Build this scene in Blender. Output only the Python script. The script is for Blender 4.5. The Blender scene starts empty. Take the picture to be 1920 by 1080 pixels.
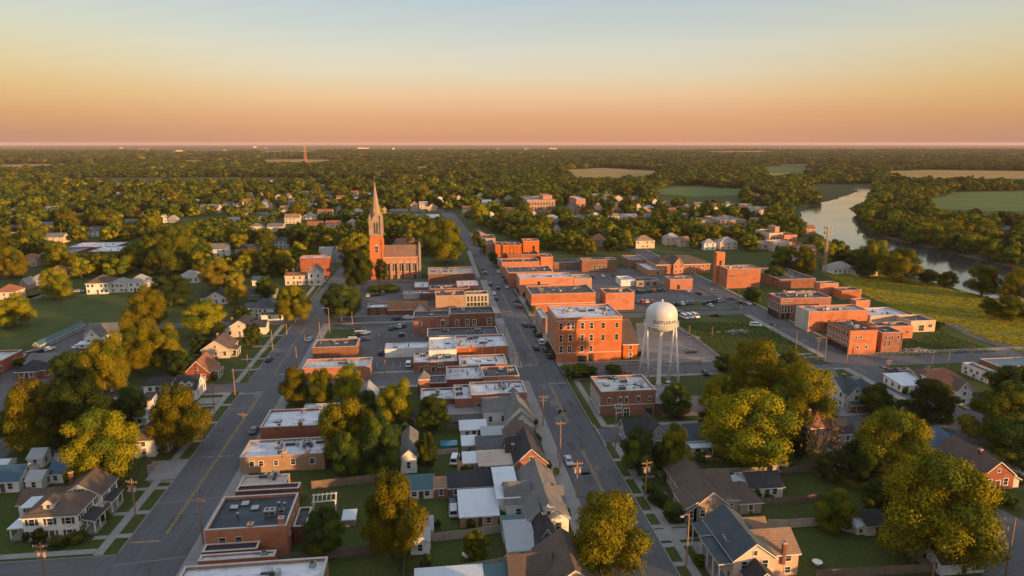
import bpy, bmesh, math, random
from mathutils import Vector, Matrix, Euler, noise as mnoise
R = random.Random(7)
S = bpy.context.scene
COL = S.collection
# ------------------------------------------------------------------ camera model (metres, grid frame: X across the streets, Y along them)
F, HC, HY = 1280.0, 75.0, 268.0
PITCH = math.atan((540 - HY) / F)
SP, CP = math.sin(PITCH), math.cos(PITCH)
YAW = math.atan2((960 - 805) / F, CP + (540 - HY) / F * SP)
SY, CY = math.sin(YAW), math.cos(YAW)
def G(px, py, z=0.0):
    "the point at height z seen at a pixel of the photograph"
    u = (px - 960) / F; v = (py - 540) / F
    t = (HC - z) / (SP + v * CP)
    x, y = u * t, (CP - v * SP) * t
    return (x * CY + y * SY, -x * SY + y * CY)
def P(a, b, z=0.0):
    x = a * CY - b * SY; y = a * SY + b * CY
    dz = HC - z
    dep = y * CP + dz * SP
    if dep < 1: return (-9e9, 9e9)
    return (960 + F * x / dep, 540 + F * (dz * CP - y * SP) / dep)
def solve(fn, lo, hi):
    "root of an increasing function"
    for _ in range(48):
        m = (lo + hi) / 2
        if fn(m) > 0: hi = m
        else: lo = m
    return (lo + hi) / 2
def height_at(a, b, ty): return solve(lambda z: ty - P(a, b, z)[1], 0, 73)
def lin(c):
    return tuple(((x / 255) / 12.92 if x <= 10 else (((x / 255) + .055) / 1.055) ** 2.4) for x in c)

# ------------------------------------------------------------------ materials
MATS = {}
def nodes_of(name):
    m = bpy.data.materials.new(name); m.use_nodes = True
    nt = m.node_tree; nt.nodes.clear()
    return m, nt
def N(nt, t, **k):
    n = nt.nodes.new(t)
    for a, v in k.items():
        if a.startswith('i_'): n.inputs[a[2:].replace('_', ' ')].default_value = v
        else: setattr(n, a, v)
    return n
def L(nt, a, b): nt.links.new(a, b)
def ramp(nt, stops, fac=None):
    r = N(nt, 'ShaderNodeValToRGB')
    els = r.color_ramp.elements
    while len(els) < len(stops): els.new(.5)
    for e, (p_, c) in zip(els, stops): e.position = p_; e.color = (*c, 1)
    if fac is not None: L(nt, fac, r.inputs[0])
    return r
def mixc(nt, fac, a, b, mode='MIX'):
    m = N(nt, 'ShaderNodeMix', data_type='RGBA', blend_type=mode)
    for sock, v in ((m.inputs['Factor'], fac), (m.inputs['A'], a), (m.inputs['B'], b)):
        if hasattr(v, 'is_linked') or hasattr(v, 'links'): L(nt, v, sock)
        elif isinstance(v, (int, float)): sock.default_value = v
        else: sock.default_value = (*v, 1)
    return m.outputs['Result']
def noise(nt, vec, scale, detail=4, rough=.6):
    n = N(nt, 'ShaderNodeTexNoise'); n.inputs['Scale'].default_value = scale
    n.inputs['Detail'].default_value = detail; n.inputs['Roughness'].default_value = rough
    L(nt, vec, n.inputs['Vector']); return n.outputs['Fac']
def mapping(nt, vec, scale=(1, 1, 1), loc=(0, 0, 0), rot=(0, 0, 0)):
    m = N(nt, 'ShaderNodeMapping'); m.inputs['Scale'].default_value = scale
    m.inputs['Location'].default_value = loc; m.inputs['Rotation'].default_value = rot
    L(nt, vec, m.inputs['Vector']); return m.outputs[0]
def finish(m, nt, color, rough=.85, spec=.3, metal=0.0, bump=None, bstr=.3):
    b = N(nt, 'ShaderNodeBsdfPrincipled'); o = N(nt, 'ShaderNodeOutputMaterial')
    if isinstance(color, tuple): b.inputs['Base Color'].default_value = (*color, 1)
    else: L(nt, color, b.inputs['Base Color'])
    if isinstance(rough, (int, float)): b.inputs['Roughness'].default_value = rough
    else: L(nt, rough, b.inputs['Roughness'])
    b.inputs['Specular IOR Level'].default_value = spec
    b.inputs['Metallic'].default_value = metal
    if bump is not None:
        bp = N(nt, 'ShaderNodeBump'); bp.inputs['Strength'].default_value = bstr
        L(nt, bump, bp.inputs['Height']); L(nt, bp.outputs[0], b.inputs['Normal'])
    L(nt, b.outputs[0], o.inputs[0]); return m
def pos(nt): return N(nt, 'ShaderNodeNewGeometry').outputs['Position']
def obj_co(nt): return N(nt, 'ShaderNodeTexCoord').outputs['Object']
def sc(c, k): return tuple(min(1, x * k) for x in c)

def plain(key, c, rough=.8, var=.18, scale=.6, spec=.3, metal=0.0, world=True):
    m, nt = nodes_of(key); v = pos(nt) if world else obj_co(nt)
    f = noise(nt, v, scale); g = noise(nt, v, scale * 9, 2)
    r = ramp(nt, [(.3, sc(c, 1 - var)), (.7, sc(c, 1 + var))], f)
    col = mixc(nt, .35, r.outputs[0], ramp(nt, [(.3, sc(c, 1 - var)), (.7, sc(c, 1 + var))], g).outputs[0])
    MATS[key] = finish(m, nt, col, rough, spec, metal); return MATS[key]
def brick(key, c, c2=None, stain=.4):
    "painted or bare brick: blotches, courses, rain streaks"
    m, nt = nodes_of(key); v = pos(nt); c2 = c2 or sc(c, .66)
    big = noise(nt, v, .22, 6, .7)
    col = mixc(nt, ramp(nt, [(.35, (0, 0, 0)), (.68, (1, 1, 1))], big).outputs[0], c, c2)
    st = noise(nt, mapping(nt, v, (1.3, 1.3, .12)), 1.0, 3)
    col = mixc(nt, ramp(nt, [(.55, (0, 0, 0)), (.75, (stain,) * 3)], st).outputs[0], col, sc(c2, .55))
    fine = noise(nt, mapping(nt, v, (1.6, 1.6, 6)), 1.2, 2)
    col = mixc(nt, ramp(nt, [(.35, (0, 0, 0)), (.75, (.45,) * 3)], fine).outputs[0], col, sc(c, 1.28))
    oi = N(nt, 'ShaderNodeObjectInfo'); hs = N(nt, 'ShaderNodeHueSaturation'); L(nt, col, hs.inputs['Color'])
    for sock, a_, b_ in (('Value', .82, 1.14), ('Saturation', .76, 1.0)):
        mr = N(nt, 'ShaderNodeMapRange'); mr.inputs['To Min'].default_value = a_; mr.inputs['To Max'].default_value = b_
        if sock == 'Value': L(nt, oi.outputs['Random'], mr.inputs['Value'])
        else:
            fr = N(nt, 'ShaderNodeMath', operation='FRACT'); mu = N(nt, 'ShaderNodeMath', operation='MULTIPLY'); mu.inputs[1].default_value = 7.31; L(nt, oi.outputs['Random'], mu.inputs[0]); L(nt, mu.outputs[0], fr.inputs[0]); L(nt, fr.outputs[0], mr.inputs['Value'])
        L(nt, mr.outputs[0], hs.inputs[sock])
    patch = N(nt, 'ShaderNodeTexVoronoi'); patch.inputs['Scale'].default_value = .33; L(nt, mapping(nt, v, (1, 1, 1.6)), patch.inputs['Vector'])
    pc = N(nt, 'ShaderNodeSeparateColor'); L(nt, patch.outputs['Color'], pc.inputs[0])
    col = mixc(nt, ramp(nt, [(.80, (0, 0, 0)), (.83, (.34,) * 3)], pc.outputs['Red']).outputs[0], hs.outputs[0], sc(c, .6))
    MATS[key] = finish(m, nt, col, .9, .2, 0, fine, .25); return MATS[key]
def flat_roof(key, c, dirt, seams=True, rough=.75, amount=.6):
    m, nt = nodes_of(key); v = pos(nt)
    n1 = noise(nt, v, .22, 6, .7); n2 = noise(nt, mapping(nt, v, (.5, 2.2, 1)), .5, 4)
    col = mixc(nt, ramp(nt, [(.48, (0, 0, 0)), (.72, (amount,) * 3)], n1).outputs[0], c, dirt)
    col = mixc(nt, ramp(nt, [(.58, (0, 0, 0)), (.75, (amount,) * 3)], n2).outputs[0], col, sc(dirt, .8))
    if seams:
        br = N(nt, 'ShaderNodeTexBrick'); br.inputs['Scale'].default_value = 1
        br.inputs['Brick Width'].default_value = 7; br.inputs['Row Height'].default_value = 1.9
        br.inputs['Mortar Size'].default_value = .05
        br.inputs['Color1'].default_value = (1, 1, 1, 1); br.inputs['Color2'].default_value = (.86, .86, .87, 1)
        br.inputs['Mortar'].default_value = (.62, .62, .62, 1)
        L(nt, v, br.inputs['Vector'])
        col = mixc(nt, .8, col, br.outputs['Color'], 'MULTIPLY')
    MATS[key] = finish(m, nt, col, rough, .3); return MATS[key]
def shingle(key, c, var=.25):
    m, nt = nodes_of(key); v = pos(nt)
    n1 = noise(nt, v, .25, 5, .7); n2 = noise(nt, mapping(nt, v, (1, 1, 3)), 2.5, 2)
    col = ramp(nt, [(.3, sc(c, 1 - var)), (.72, sc(c, 1 + var))], n1).outputs[0]
    col = mixc(nt, ramp(nt, [(.4, (0, 0, 0)), (.7, (.5,) * 3)], n2).outputs[0], col, sc(c, .7))
    wv = N(nt, 'ShaderNodeTexWave', wave_type='BANDS', bands_direction='Z'); wv.inputs['Scale'].default_value = 1.2
    wv.inputs['Distortion'].default_value = .6; L(nt, v, wv.inputs['Vector'])
    col = mixc(nt, .16, col, wv.outputs['Color'], 'MULTIPLY')
    MATS[key] = finish(m, nt, col, .92, .2, 0, n2, .35); return MATS[key]
def metal_roof(key, c):
    m, nt = nodes_of(key); v = pos(nt)
    wv = N(nt, 'ShaderNodeTexWave', wave_type='BANDS', bands_direction='X'); wv.inputs['Scale'].default_value = .8
    L(nt, v, wv.inputs['Vector'])
    col = mixc(nt, ramp(nt, [(.0, (1, 1, 1)), (.12, (0, 0, 0))], wv.outputs['Fac']).outputs[0], c, sc(c, .75))
    col = mixc(nt, ramp(nt, [(.5, (0, 0, 0)), (.75, (.4,) * 3)], noise(nt, v, .3, 5)).outputs[0], col, sc(c, .6))
    MATS[key] = finish(m, nt, col, .5, .4, .1); return MATS[key]

brick('brick_red', (.30, .085, .040)); brick('brick_orange', (.47, .122, .022), (.38, .090, .018))
brick('brick_brown', (.24, .105, .060)); brick('brick_tan', (.40, .215, .105), (.32, .16, .075))
brick('brick_dark', (.20, .062, .040)); brick('brick_pink', (.42, .21, .145), (.36, .16, .10))
brick('stone_tan', (.33, .235, .17), (.25, .175, .125)); brick('stone_pale', (.50, .44, .38), (.40, .34, .29))
brick('painted_white', (.62, .60, .57), (.54, .51, .47), .15); brick('cream', (.60, .50, .38), (.52, .43, .33), .15)
brick('white_siding', (.66, .63, .58), (.60, .57, .52), .12); brick('grey_siding', (.30, .29, .28), (.25, .24, .235), .15)
brick('tan_siding', (.36, .27, .19), (.30, .225, .16), .15); brick('peach', (.62, .42, .30), (.55, .36, .25), .12)
brick('greygreen', (.28, .30, .25), None, .15)
flat_roof('roof_white', (.66, .66, .70), (.24, .24, .27), True, .75, .9); flat_roof('roof_white_worn', (.56, .55, .54), (.16, .16, .165), True, .75, .9)
flat_roof('roof_dark', (.055, .06, .068), (.16, .165, .17), False, .7); flat_roof('roof_grey', (.24, .24, .245), (.11, .11, .115), True, .8)
flat_roof('roof_navy', (.030, .042, .058), (.10, .12, .14), False, .6, .5); flat_roof('roof_tan', (.50, .40, .33), (.30, .24, .20), True, .8)
flat_roof('roof_blue', (.10, .17, .22), (.20, .24, .27), True, .6)
shingle('shingle_brown', (.13, .095, .075)); shingle('shingle_dark', (.050, .050, .056)); shingle('shingle_grey', (.17, .165, .16))
shingle('shingle_slate', (.075, .095, .11)); shingle('shingle_rust', (.30, .13, .07)); shingle('shingle_tan', (.30, .19, .12))
shingle('shingle_pale', (.34, .32, .31)); shingle('shingle_teal', (.05, .095, .10)); shingle('shingle_church', (.25, .145, .105))
metal_roof('metal_white', (.58, .62, .66)); metal_roof('metal_blue', (.035, .085, .14)); metal_roof('metal_teal', (.05, .12, .13))
metal_roof('metal_grey', (.33, .35, .37))
plain('trim', (.66, .64, .60)); plain('coping_pale', (.44, .42, .40), .8, .25, .5); plain('trim_stone', (.52, .42, .34)); plain('trim_dark', (.05, .05, .05)); plain('trim_green', (.03, .10, .07))
plain('concrete', (.25, .235, .22), .9, .2, .35); plain('hvac', (.36, .36, .35), .5, .2, .8, .4, .3); plain('hvac_dark', (.05, .052, .055), .6)
plain('wood_pole', (.30, .17, .10), .9, .3, .7); plain('wood_fence', (.17, .12, .09), .95, .3, .8); plain('fence_tan', (.36, .30, .24), .95, .25, .7)
plain('galv', (.45, .45, .45), .45, .15, 1.5, .5, .5); plain('wire', (.04, .04, .04)); plain('rubber', (.015, .015, .015), .9)
plain('leg_white', (.76, .74, .72), .5, .1, .25); plain('tank_white', (.54, .53, .52), .35, .1, .25, .5); plain('letter', (.05, .06, .08), .6); plain('rust_red', (.35, .12, .07))
plain('bark', (.075, .055, .04), .95, .3, 1.5); plain('bark_pale', (.30, .22, .16), .95, .3, 1.5)
plain('mast_red', (.45, .20, .13)); plain('insulator', (.42, .30, .24)); plain('tarp', (.04, .22, .26), .5); plain('pool_water', (.03, .20, .26), .1, .1)
plain('door_brown', (.09, .05, .035)); plain('awning_green', (.03, .12, .09)); plain('awning_red', (.30, .05, .04))
def glassmat():
    m, nt = nodes_of('glass'); f = noise(nt, pos(nt), .5, 1)
    MATS['glass'] = finish(m, nt, ramp(nt, [(.4, (.012, .015, .02)), (.65, (.05, .055, .065))], f).outputs[0], .12, .6)
glassmat()
CARCOL = {'car_silver': (.45, .47, .50), 'car_white': (.68, .68, .68), 'car_black': (.012, .013, .016), 'car_navy': (.02, .035, .07),
          'car_red': (.30, .03, .02), 'car_grey': (.13, .135, .14), 'car_green': (.02, .055, .045), 'car_blue': (.06, .16, .28), 'car_tan': (.33, .27, .2)}
for k, c in CARCOL.items(): plain(k, c, .28, .04, 1, .6, .15, False)

def asphalt(key, c, along=None, patch=.35):
    m, nt = nodes_of(key); v = pos(nt)
    n1 = noise(nt, v, .045, 6, .65); n2 = noise(nt, v, 1.1, 4)
    col = ramp(nt, [(.32, sc(c, 1 - patch)), (.7, sc(c, 1 + patch))], n1).outputs[0]
    col = mixc(nt, ramp(nt, [(.4, (0, 0, 0)), (.75, (.45,) * 3)], n2).outputs[0], col, sc(c, .78))
    if along:
        s = (.42, .012, 1) if along == 'y' else (.012, .42, 1)
        st = noise(nt, mapping(nt, v, s), 1.6, 3)
        col = mixc(nt, ramp(nt, [(.36, (.55,) * 3), (.5, (0, 0, 0)), (.66, (.45,) * 3)], st).outputs[0], col, sc(c, .68))
    vo = N(nt, 'ShaderNodeTexVoronoi', feature='DISTANCE_TO_EDGE'); vo.inputs['Scale'].default_value = .11
    w = N(nt, 'ShaderNodeTexNoise'); w.inputs['Scale'].default_value = .25; L(nt, v, w.inputs['Vector'])
    va = N(nt, 'ShaderNodeVectorMath', operation='MULTIPLY_ADD'); L(nt, w.outputs['Color'], va.inputs[0]); va.inputs[1].default_value = (6, 6, 0); L(nt, v, va.inputs[2])
    L(nt, va.outputs[0], vo.inputs['Vector'])
    col = mixc(nt, ramp(nt, [(.0, (.32,) * 3), (.018, (0, 0, 0))], vo.outputs['Distance']).outputs[0], col, sc(c, .38))
    MATS[key] = finish(m, nt, col, .85, .25); return MATS[key]
asphalt('asphalt', (.112, .114, .122), 'y', .2); asphalt('asphalt_cross', (.115, .116, .122), 'x', .22); asphalt('lot', (.105, .103, .104), None, .4)
asphalt('gravel', (.22, .17, .145), None, .35); asphalt('pale_lot', (.24, .235, .23), None, .25)
def grass(key, c, c2, scale=.06, stripes=None):
    m, nt = nodes_of(key); v = pos(nt)
    n1 = noise(nt, v, scale, 6, .65); n2 = noise(nt, v, 1.3, 4, .7)
    col = mixc(nt, ramp(nt, [(.35, (0, 0, 0)), (.68, (1, 1, 1))], n1).outputs[0], c, c2)
    col = mixc(nt, ramp(nt, [(.38, (0, 0, 0)), (.7, (.6,) * 3)], n2).outputs[0], col, sc(c, .55))
    if stripes:
        st = noise(nt, mapping(nt, mapping(nt, v, (1, 1, 1), (0, 0, 0), (0, 0, stripes)), (.008, .13, 1)), 1.0, 4)
        col = mixc(nt, ramp(nt, [(.4, (0, 0, 0)), (.62, (.55,) * 3)], st).outputs[0], col, sc(c2, 1.35))
    MATS[key] = finish(m, nt, col, .95, .15, 0, n2, .5); return MATS[key]
grass('lawn', (.054, .084, .017), (.105, .112, .032), .09); grass('field', (.17, .17, .028), (.12, .14, .026), .03, math.radians(32))
grass('meadow', (.070, .125, .026), (.095, .135, .034), .012, 0.3); grass('crop_tan', (.36, .225, .065), (.26, .18, .055), .006, .2)
grass('forest_floor', (.030, .036, .013), (.052, .048, .018), .02); grass('dirt', (.11, .085, .055), (.07, .065, .03), .05)
def far_ground():
    "lawn and woodland floor near the town, dark treetop mottling farther out"
    m, nt = nodes_of('ground'); v = pos(nt)
    n1 = noise(nt, v, .06, 6, .65); n2 = noise(nt, v, 1.3, 4, .7)
    col = mixc(nt, ramp(nt, [(.35, (0, 0, 0)), (.68, (1, 1, 1))], n1).outputs[0], (.052, .078, .017), (.088, .096, .028))
    col = mixc(nt, ramp(nt, [(.38, (0, 0, 0)), (.7, (.6,) * 3)], n2).outputs[0], col, (.018, .026, .008))
    b1 = noise(nt, mapping(nt, v, (.0006, .0022, 1)), 1.0, 8, .7); b2 = noise(nt, v, .012, 6, .75)
    far = mixc(nt, ramp(nt, [(.4, (0, 0, 0)), (.62, (1, 1, 1))], b2).outputs[0], (.055, .060, .022), (.115, .092, .036))
    far = mixc(nt, ramp(nt, [(.62, (0, 0, 0)), (.7, (.8,) * 3)], b1).outputs[0], far, (.20, .14, .06))
    ln = N(nt, 'ShaderNodeVectorMath', operation='LENGTH'); L(nt, v, ln.inputs[0])
    k = N(nt, 'ShaderNodeMapRange'); k.inputs['From Min'].default_value = 900; k.inputs['From Max'].default_value = 2600
    L(nt, ln.outputs['Value'], k.inputs['Value'])
    MATS['ground'] = finish(m, nt, mixc(nt, k.outputs[0], col, far), .95, .1)
far_ground()
def water():
    m, nt = nodes_of('water'); v = pos(nt)
    n = noise(nt, mapping(nt, v, (.25, .25, 1)), 1.2, 4, .6)
    n2 = noise(nt, v, .012, 3)
    rg = ramp(nt, [(.4, (.05,) * 3), (.65, (.16,) * 3)], n2).outputs[0]
    MATS['water'] = finish(m, nt, (.030, .038, .042), rg, 1.0, 0, n, .22); next(q for q in nt.nodes if q.type == 'BSDF_PRINCIPLED').inputs['IOR'].default_value = 1.7
water()
def paint(key, c):
    m, nt = nodes_of(key); n = noise(nt, pos(nt), 1.4, 5, .75)
    MATS[key] = finish(m, nt, mixc(nt, ramp(nt, [(.46, (0, 0, 0)), (.6, (1, 1, 1))], n).outputs[0], c, (.115, .116, .12)), .8)
paint('paint_yellow', (.42, .25, .05)); paint('paint_white', (.42, .41, .40))
def leaf(key, c, c2):
    m, nt = nodes_of(key); g = N(nt, 'ShaderNodeNewGeometry')
    o = N(nt, 'ShaderNodeObjectInfo')
    v = obj_co(nt)
    n1 = noise(nt, v, 5, 3)
    f = N(nt, 'ShaderNodeMath', operation='MULTIPLY_ADD'); L(nt, g.outputs['Random Per Island'], f.inputs[0]); f.inputs[1].default_value = .34; L(nt, n1, f.inputs[2])
    col = ramp(nt, [(.4, sc(c, .62)), (.75, c), (1.0, c2)], f.outputs[0]).outputs[0]
    hs = N(nt, 'ShaderNodeHueSaturation'); L(nt, col, hs.inputs['Color'])
    mr = N(nt, 'ShaderNodeMapRange'); L(nt, o.outputs['Random'], mr.inputs['Value']); mr.inputs['To Min'].default_value = .68; mr.inputs['To Max'].default_value = 1.3
    L(nt, mr.outputs[0], hs.inputs['Value'])
    mh = N(nt, 'ShaderNodeMapRange'); L(nt, o.outputs['Random'], mh.inputs['Value']); mh.inputs['To Min'].default_value = .489; mh.inputs['To Max'].default_value = .516
    L(nt, mh.outputs[0], hs.inputs['Hue'])
    d = N(nt, 'ShaderNodeBsdfDiffuse'); t = N(nt, 'ShaderNodeBsdfTranslucent'); mx = N(nt, 'ShaderNodeMixShader'); mx.inputs[0].default_value = .16
    L(nt, hs.outputs[0], d.inputs[0]); L(nt, hs.outputs[0], t.inputs[0])
    L(nt, d.outputs[0], mx.inputs[1]); L(nt, t.outputs[0], mx.inputs[2])
    out = N(nt, 'ShaderNodeOutputMaterial'); L(nt, mx.outputs[0], out.inputs[0])
    MATS[key] = m; return m
leaf('leaf_yellow', (.205, .178, .011), (.285, .230, .013)); leaf('leaf_green', (.100, .122, .014), (.155, .165, .018))
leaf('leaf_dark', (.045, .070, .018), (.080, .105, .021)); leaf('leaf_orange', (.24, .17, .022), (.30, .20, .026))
leaf('leaf_hay', (.42, .34, .028), (.50, .40, .035)); leaf('leaf_grass', (.09, .12, .025), (.13, .15, .03)); leaf('leaf_twig', (.17, .115, .06), (.22, .15, .08))

# ------------------------------------------------------------------ mesh helper
class MB:
    def __init__(s): s.v = []; s.f = []; s.m = []
    def quad(s, a, b, c, d, m=0):
        n = len(s.v); s.v += [a, b, c, d]; s.f.append((n, n + 1, n + 2, n + 3)); s.m.append(m)
    def poly(s, pts, m=0):
        n = len(s.v); s.v += list(pts); s.f.append(tuple(range(n, n + len(pts)))); s.m.append(m)
    def box(s, x0, y0, z0, x1, y1, z1, m=0, bottom=True):
        n = len(s.v)
        s.v += [(x0, y0, z0), (x1, y0, z0), (x1, y1, z0), (x0, y1, z0), (x0, y0, z1), (x1, y0, z1), (x1, y1, z1), (x0, y1, z1)]
        fs = [(0, 1, 5, 4), (1, 2, 6, 5), (2, 3, 7, 6), (3, 0, 4, 7), (4, 5, 6, 7)]
        if bottom: fs.append((3, 2, 1, 0))
        for f in fs: s.f.append(tuple(n + i for i in f)); s.m.append(m)
    def prism(s, pts, z0, z1, m=0):
        k = len(pts)
        s.poly([(x, y, z1) for x, y in pts], m); s.poly([(x, y, z0) for x, y in reversed(pts)], m)
        for i in range(k):
            (xa, ya), (xb, yb) = pts[i], pts[(i + 1) % k]
            s.quad((xa, ya, z0), (xb, yb, z0), (xb, yb, z1), (xa, ya, z1), m)
    def tube(s, a, b, ra, rb, n=8, m=0, caps=True):
        a, b = Vector(a), Vector(b); d = (b - a).normalized()
        u = d.orthogonal().normalized(); w = d.cross(u)
        k = len(s.v)
        for c, r in ((a, ra), (b, rb)):
            for i in range(n):
                t = 2 * math.pi * i / n
                s.v.append(tuple(c + r * (math.cos(t) * u + math.sin(t) * w)))
        for i in range(n):
            j = (i + 1) % n
            s.f.append((k + i, k + j, k + n + j, k + n + i)); s.m.append(m)
        if caps:
            s.f.append(tuple(k + n + i for i in range(n))); s.m.append(m)
            s.f.append(tuple(k + i for i in reversed(range(n)))); s.m.append(m)
    def lathe(s, prof, n=24, m=0, c=(0, 0)):
        k = len(s.v)
        for r, z in prof:
            for i in range(n):
                t = 2 * math.pi * i / n; s.v.append((c[0] + r * math.cos(t), c[1] + r * math.sin(t), z))
        for q in range(len(prof) - 1):
            for i in range(n):
                j = (i + 1) % n
                s.f.append((k + q * n + i, k + q * n + j, k + (q + 1) * n + j, k + (q + 1) * n + i)); s.m.append(m)
    def bar(s, a, b, w, h, m=0):
        "horizontal-ish rectangular bar"
        a, b = Vector(a), Vector(b); d = (b - a).normalized()
        u = d.cross(Vector((0, 0, 1)))
        u = u.normalized() if u.length > 1e-4 else Vector((1, 0, 0)); q = u.cross(d)
        k = len(s.v)
        for c in (a, b):
            for i, j in ((-1, -1), (1, -1), (1, 1), (-1, 1)): s.v.append(tuple(c + u * i * w / 2 + q * j * h / 2))
        for f in ((0, 1, 5, 4), (1, 2, 6, 5), (2, 3, 7, 6), (3, 0, 4, 7), (3, 2, 1, 0), (4, 5, 6, 7)):
            s.f.append(tuple(k + i for i in f)); s.m.append(m)
    def mesh(s, name, mats, smooth=False):
        me = bpy.data.meshes.new(name); me.from_pydata(s.v, [], s.f)
        for k in ([mats] if isinstance(mats, str) else mats): me.materials.append(MATS[k])
        me.polygons.foreach_set('material_index', s.m)
        if smooth: me.polygons.foreach_set('use_smooth', [True] * len(s.f))
        me.update(); return me
    def build(s, name, mats, parent=None, smooth=False, loc=None):
        return link(name, s.mesh(name, mats, smooth), parent, loc)
def link(name, data, parent=None, loc=None, rz=0):
    o = bpy.data.objects.new(name, data); COL.objects.link(o)
    if parent: o.parent = parent
    if loc: o.location = loc
    if rz: o.rotation_euler.z = rz
    return o
def tag(o, label=None, cat=None, group=None, kind=None):
    if label: o['label'] = label
    if cat: o['category'] = cat
    if group: o['group'] = group
    if kind: o['kind'] = kind
    return o
def thing(name, label, cat, a, b, rz=0, group=None, z=0):
    return tag(link(name, None, None, (a, b, z), rz), label, cat, group)
def copy_tree(o, parent=None):
    c = o.copy(); COL.objects.link(c)
    if parent: c.parent = parent
    for ch in o.children: copy_tree(ch, c)
    return c
LANDMARKS = []                    # (phrase, pixel x, pixel y)
OCC = []                          # pixel rectangles of far houses the trees must not cover: x0,y0,x1,y1
# ------------------------------------------------------------------ camera, sun, sky, air
def setup_light():
    cam = bpy.data.cameras.new('camera'); cam.sensor_width = 36; cam.lens = F / 1920 * 36; cam.clip_end = 120000; cam.clip_start = 1
    o = link('camera', cam); o.location = (0, 0, HC); o.rotation_euler = (math.pi / 2 - PITCH, 0, -YAW); S.camera = o
    az, el = math.radians(SUN_AZ), math.radians(SUN_EL)
    d = Vector((math.sin(az) * math.cos(el), math.cos(az) * math.cos(el), math.sin(el)))
    s = bpy.data.lights.new('sun', 'SUN'); s.energy = SUN_E; s.angle = math.radians(.5); s.color = SUN_C
    so = link('sun', s); so.location = d * 300; so.rotation_euler = (-d).to_track_quat('-Z', 'Y').to_euler()
    w = bpy.data.worlds.new('World'); S.world = w; w.use_nodes = True; nt = w.node_tree; nt.nodes.clear()
    sky = N(nt, 'ShaderNodeTexSky', sky_type='NISHITA'); sky.sun_disc = False
    sky.sun_elevation = el; sky.sun_rotation = az; sky.altitude = 100; sky.dust_density = 2.5
    b1 = N(nt, 'ShaderNodeBackground'); b1.inputs[1].default_value = .03; L(nt, sky.outputs[0], b1.inputs[0])
    co = N(nt, 'ShaderNodeTexCoord').outputs['Generated']
    sep = N(nt, 'ShaderNodeSeparateXYZ'); L(nt, co, sep.inputs[0])
    mid = [(0, (216, 157, 124)), (.008, (220, 158, 122)), (.0356, (228, 166, 126)), (.0645, (234, 190, 146)), (.0932, (224, 206, 176)), (.1216, (216, 208, 190)), (.149, (200, 202, 195)), (.1886, (184, 194, 198))]
    side = [(0, (198, 146, 126)), (.018, (203, 150, 114)), (.0356, (212, 156, 108)), (.0645, (221, 174, 112)), (.0932, (219, 189, 138)), (.1216, (214, 199, 162)), (.149, (203, 200, 180)), (.1886, (190, 195, 188))]
    top = [(.32, SKY_MID), (1.0, SKY_TOP)]
    r1 = ramp(nt, [(z, sc(lin(c), SKY_LOW)) for z, c in mid] + top, sep.outputs['Z'])
    r2 = ramp(nt, [(z, sc(lin(c), SKY_LOW)) for z, c in side] + top, sep.outputs['Z'])
    dt = N(nt, 'ShaderNodeVectorMath', operation='DOT_PRODUCT'); L(nt, co, dt.inputs[0]); dt.inputs[1].default_value = (CY, -SY, 0)
    ab = N(nt, 'ShaderNodeMath', operation='ABSOLUTE'); L(nt, dt.outputs['Value'], ab.inputs[0])
    mr = N(nt, 'ShaderNodeMapRange', interpolation_type='SMOOTHSTEP'); mr.inputs['From Min'].default_value = .2; mr.inputs['From Max'].default_value = .66; L(nt, ab.outputs[0], mr.inputs['Value'])
    col = mixc(nt, mr.outputs[0], r1.outputs[0], r2.outputs[0])
    nz = noise(nt, mapping(nt, co, (1.5, 1.5, 22)), 1.3, 4)
    col = mixc(nt, .1, col, ramp(nt, [(.35, (.75, .78, .85)), (.65, (1.0, .98, .95))], nz).outputs[0], 'MULTIPLY')
    b2 = N(nt, 'ShaderNodeBackground'); b2.inputs[1].default_value = 1.0; L(nt, col, b2.inputs[0])
    ad = N(nt, 'ShaderNodeAddShader'); L(nt, b1.outputs[0], ad.inputs[0]); L(nt, b2.outputs[0], ad.inputs[1])
    L(nt, ad.outputs[0], N(nt, 'ShaderNodeOutputWorld').inputs[0])
    S.view_settings.view_transform = 'Standard'; S.view_settings.look = 'None'; S.view_settings.exposure = EXPO; S.view_settings.gamma = 1
    S.cycles.use_denoising = True; S.cycles.max_bounces = 5; S.cycles.diffuse_bounces = 2; S.cycles.glossy_bounces = 2; S.cycles.transmission_bounces = 2; S.cycles.volume_bounces = 0
    S.cycles.transparent_max_bounces = 4; S.cycles.caustics_reflective = False; S.cycles.sample_clamp_indirect = 4
    if HAZE > 0:
        m, nt = nodes_of('air'); pv = N(nt, 'ShaderNodeVolumePrincipled'); pv.inputs['Density'].default_value = HAZE
        pv.inputs['Color'].default_value = HAZE_C; pv.inputs['Anisotropy'].default_value = 0.0
        L(nt, pv.outputs[0], N(nt, 'ShaderNodeOutputMaterial').inputs['Volume'])
        MATS['air'] = m; mb = MB(); mb.box(-28000, -28000, -2.5, 28000, 28000, 82)
        tag(mb.build('haze', 'air'), None, None, None, 'stuff')
SUN_AZ, SUN_EL, SUN_E, SUN_C = 132, 6.8, 5.0, (1.0, .54, .20)
SKY_LOW, SKY_MID, SKY_TOP, EXPO = .565, (.36, .38, .405), (.29, .335, .41), 0.68
HAZE, HAZE_C = 3.3e-5, (.88, .69, .66, 1)
setup_light()

plain('patch_dark', (.070, .071, .076), .85, .3, .5); plain('patch_pale', (.15, .148, .145), .9, .25, .5)
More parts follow.
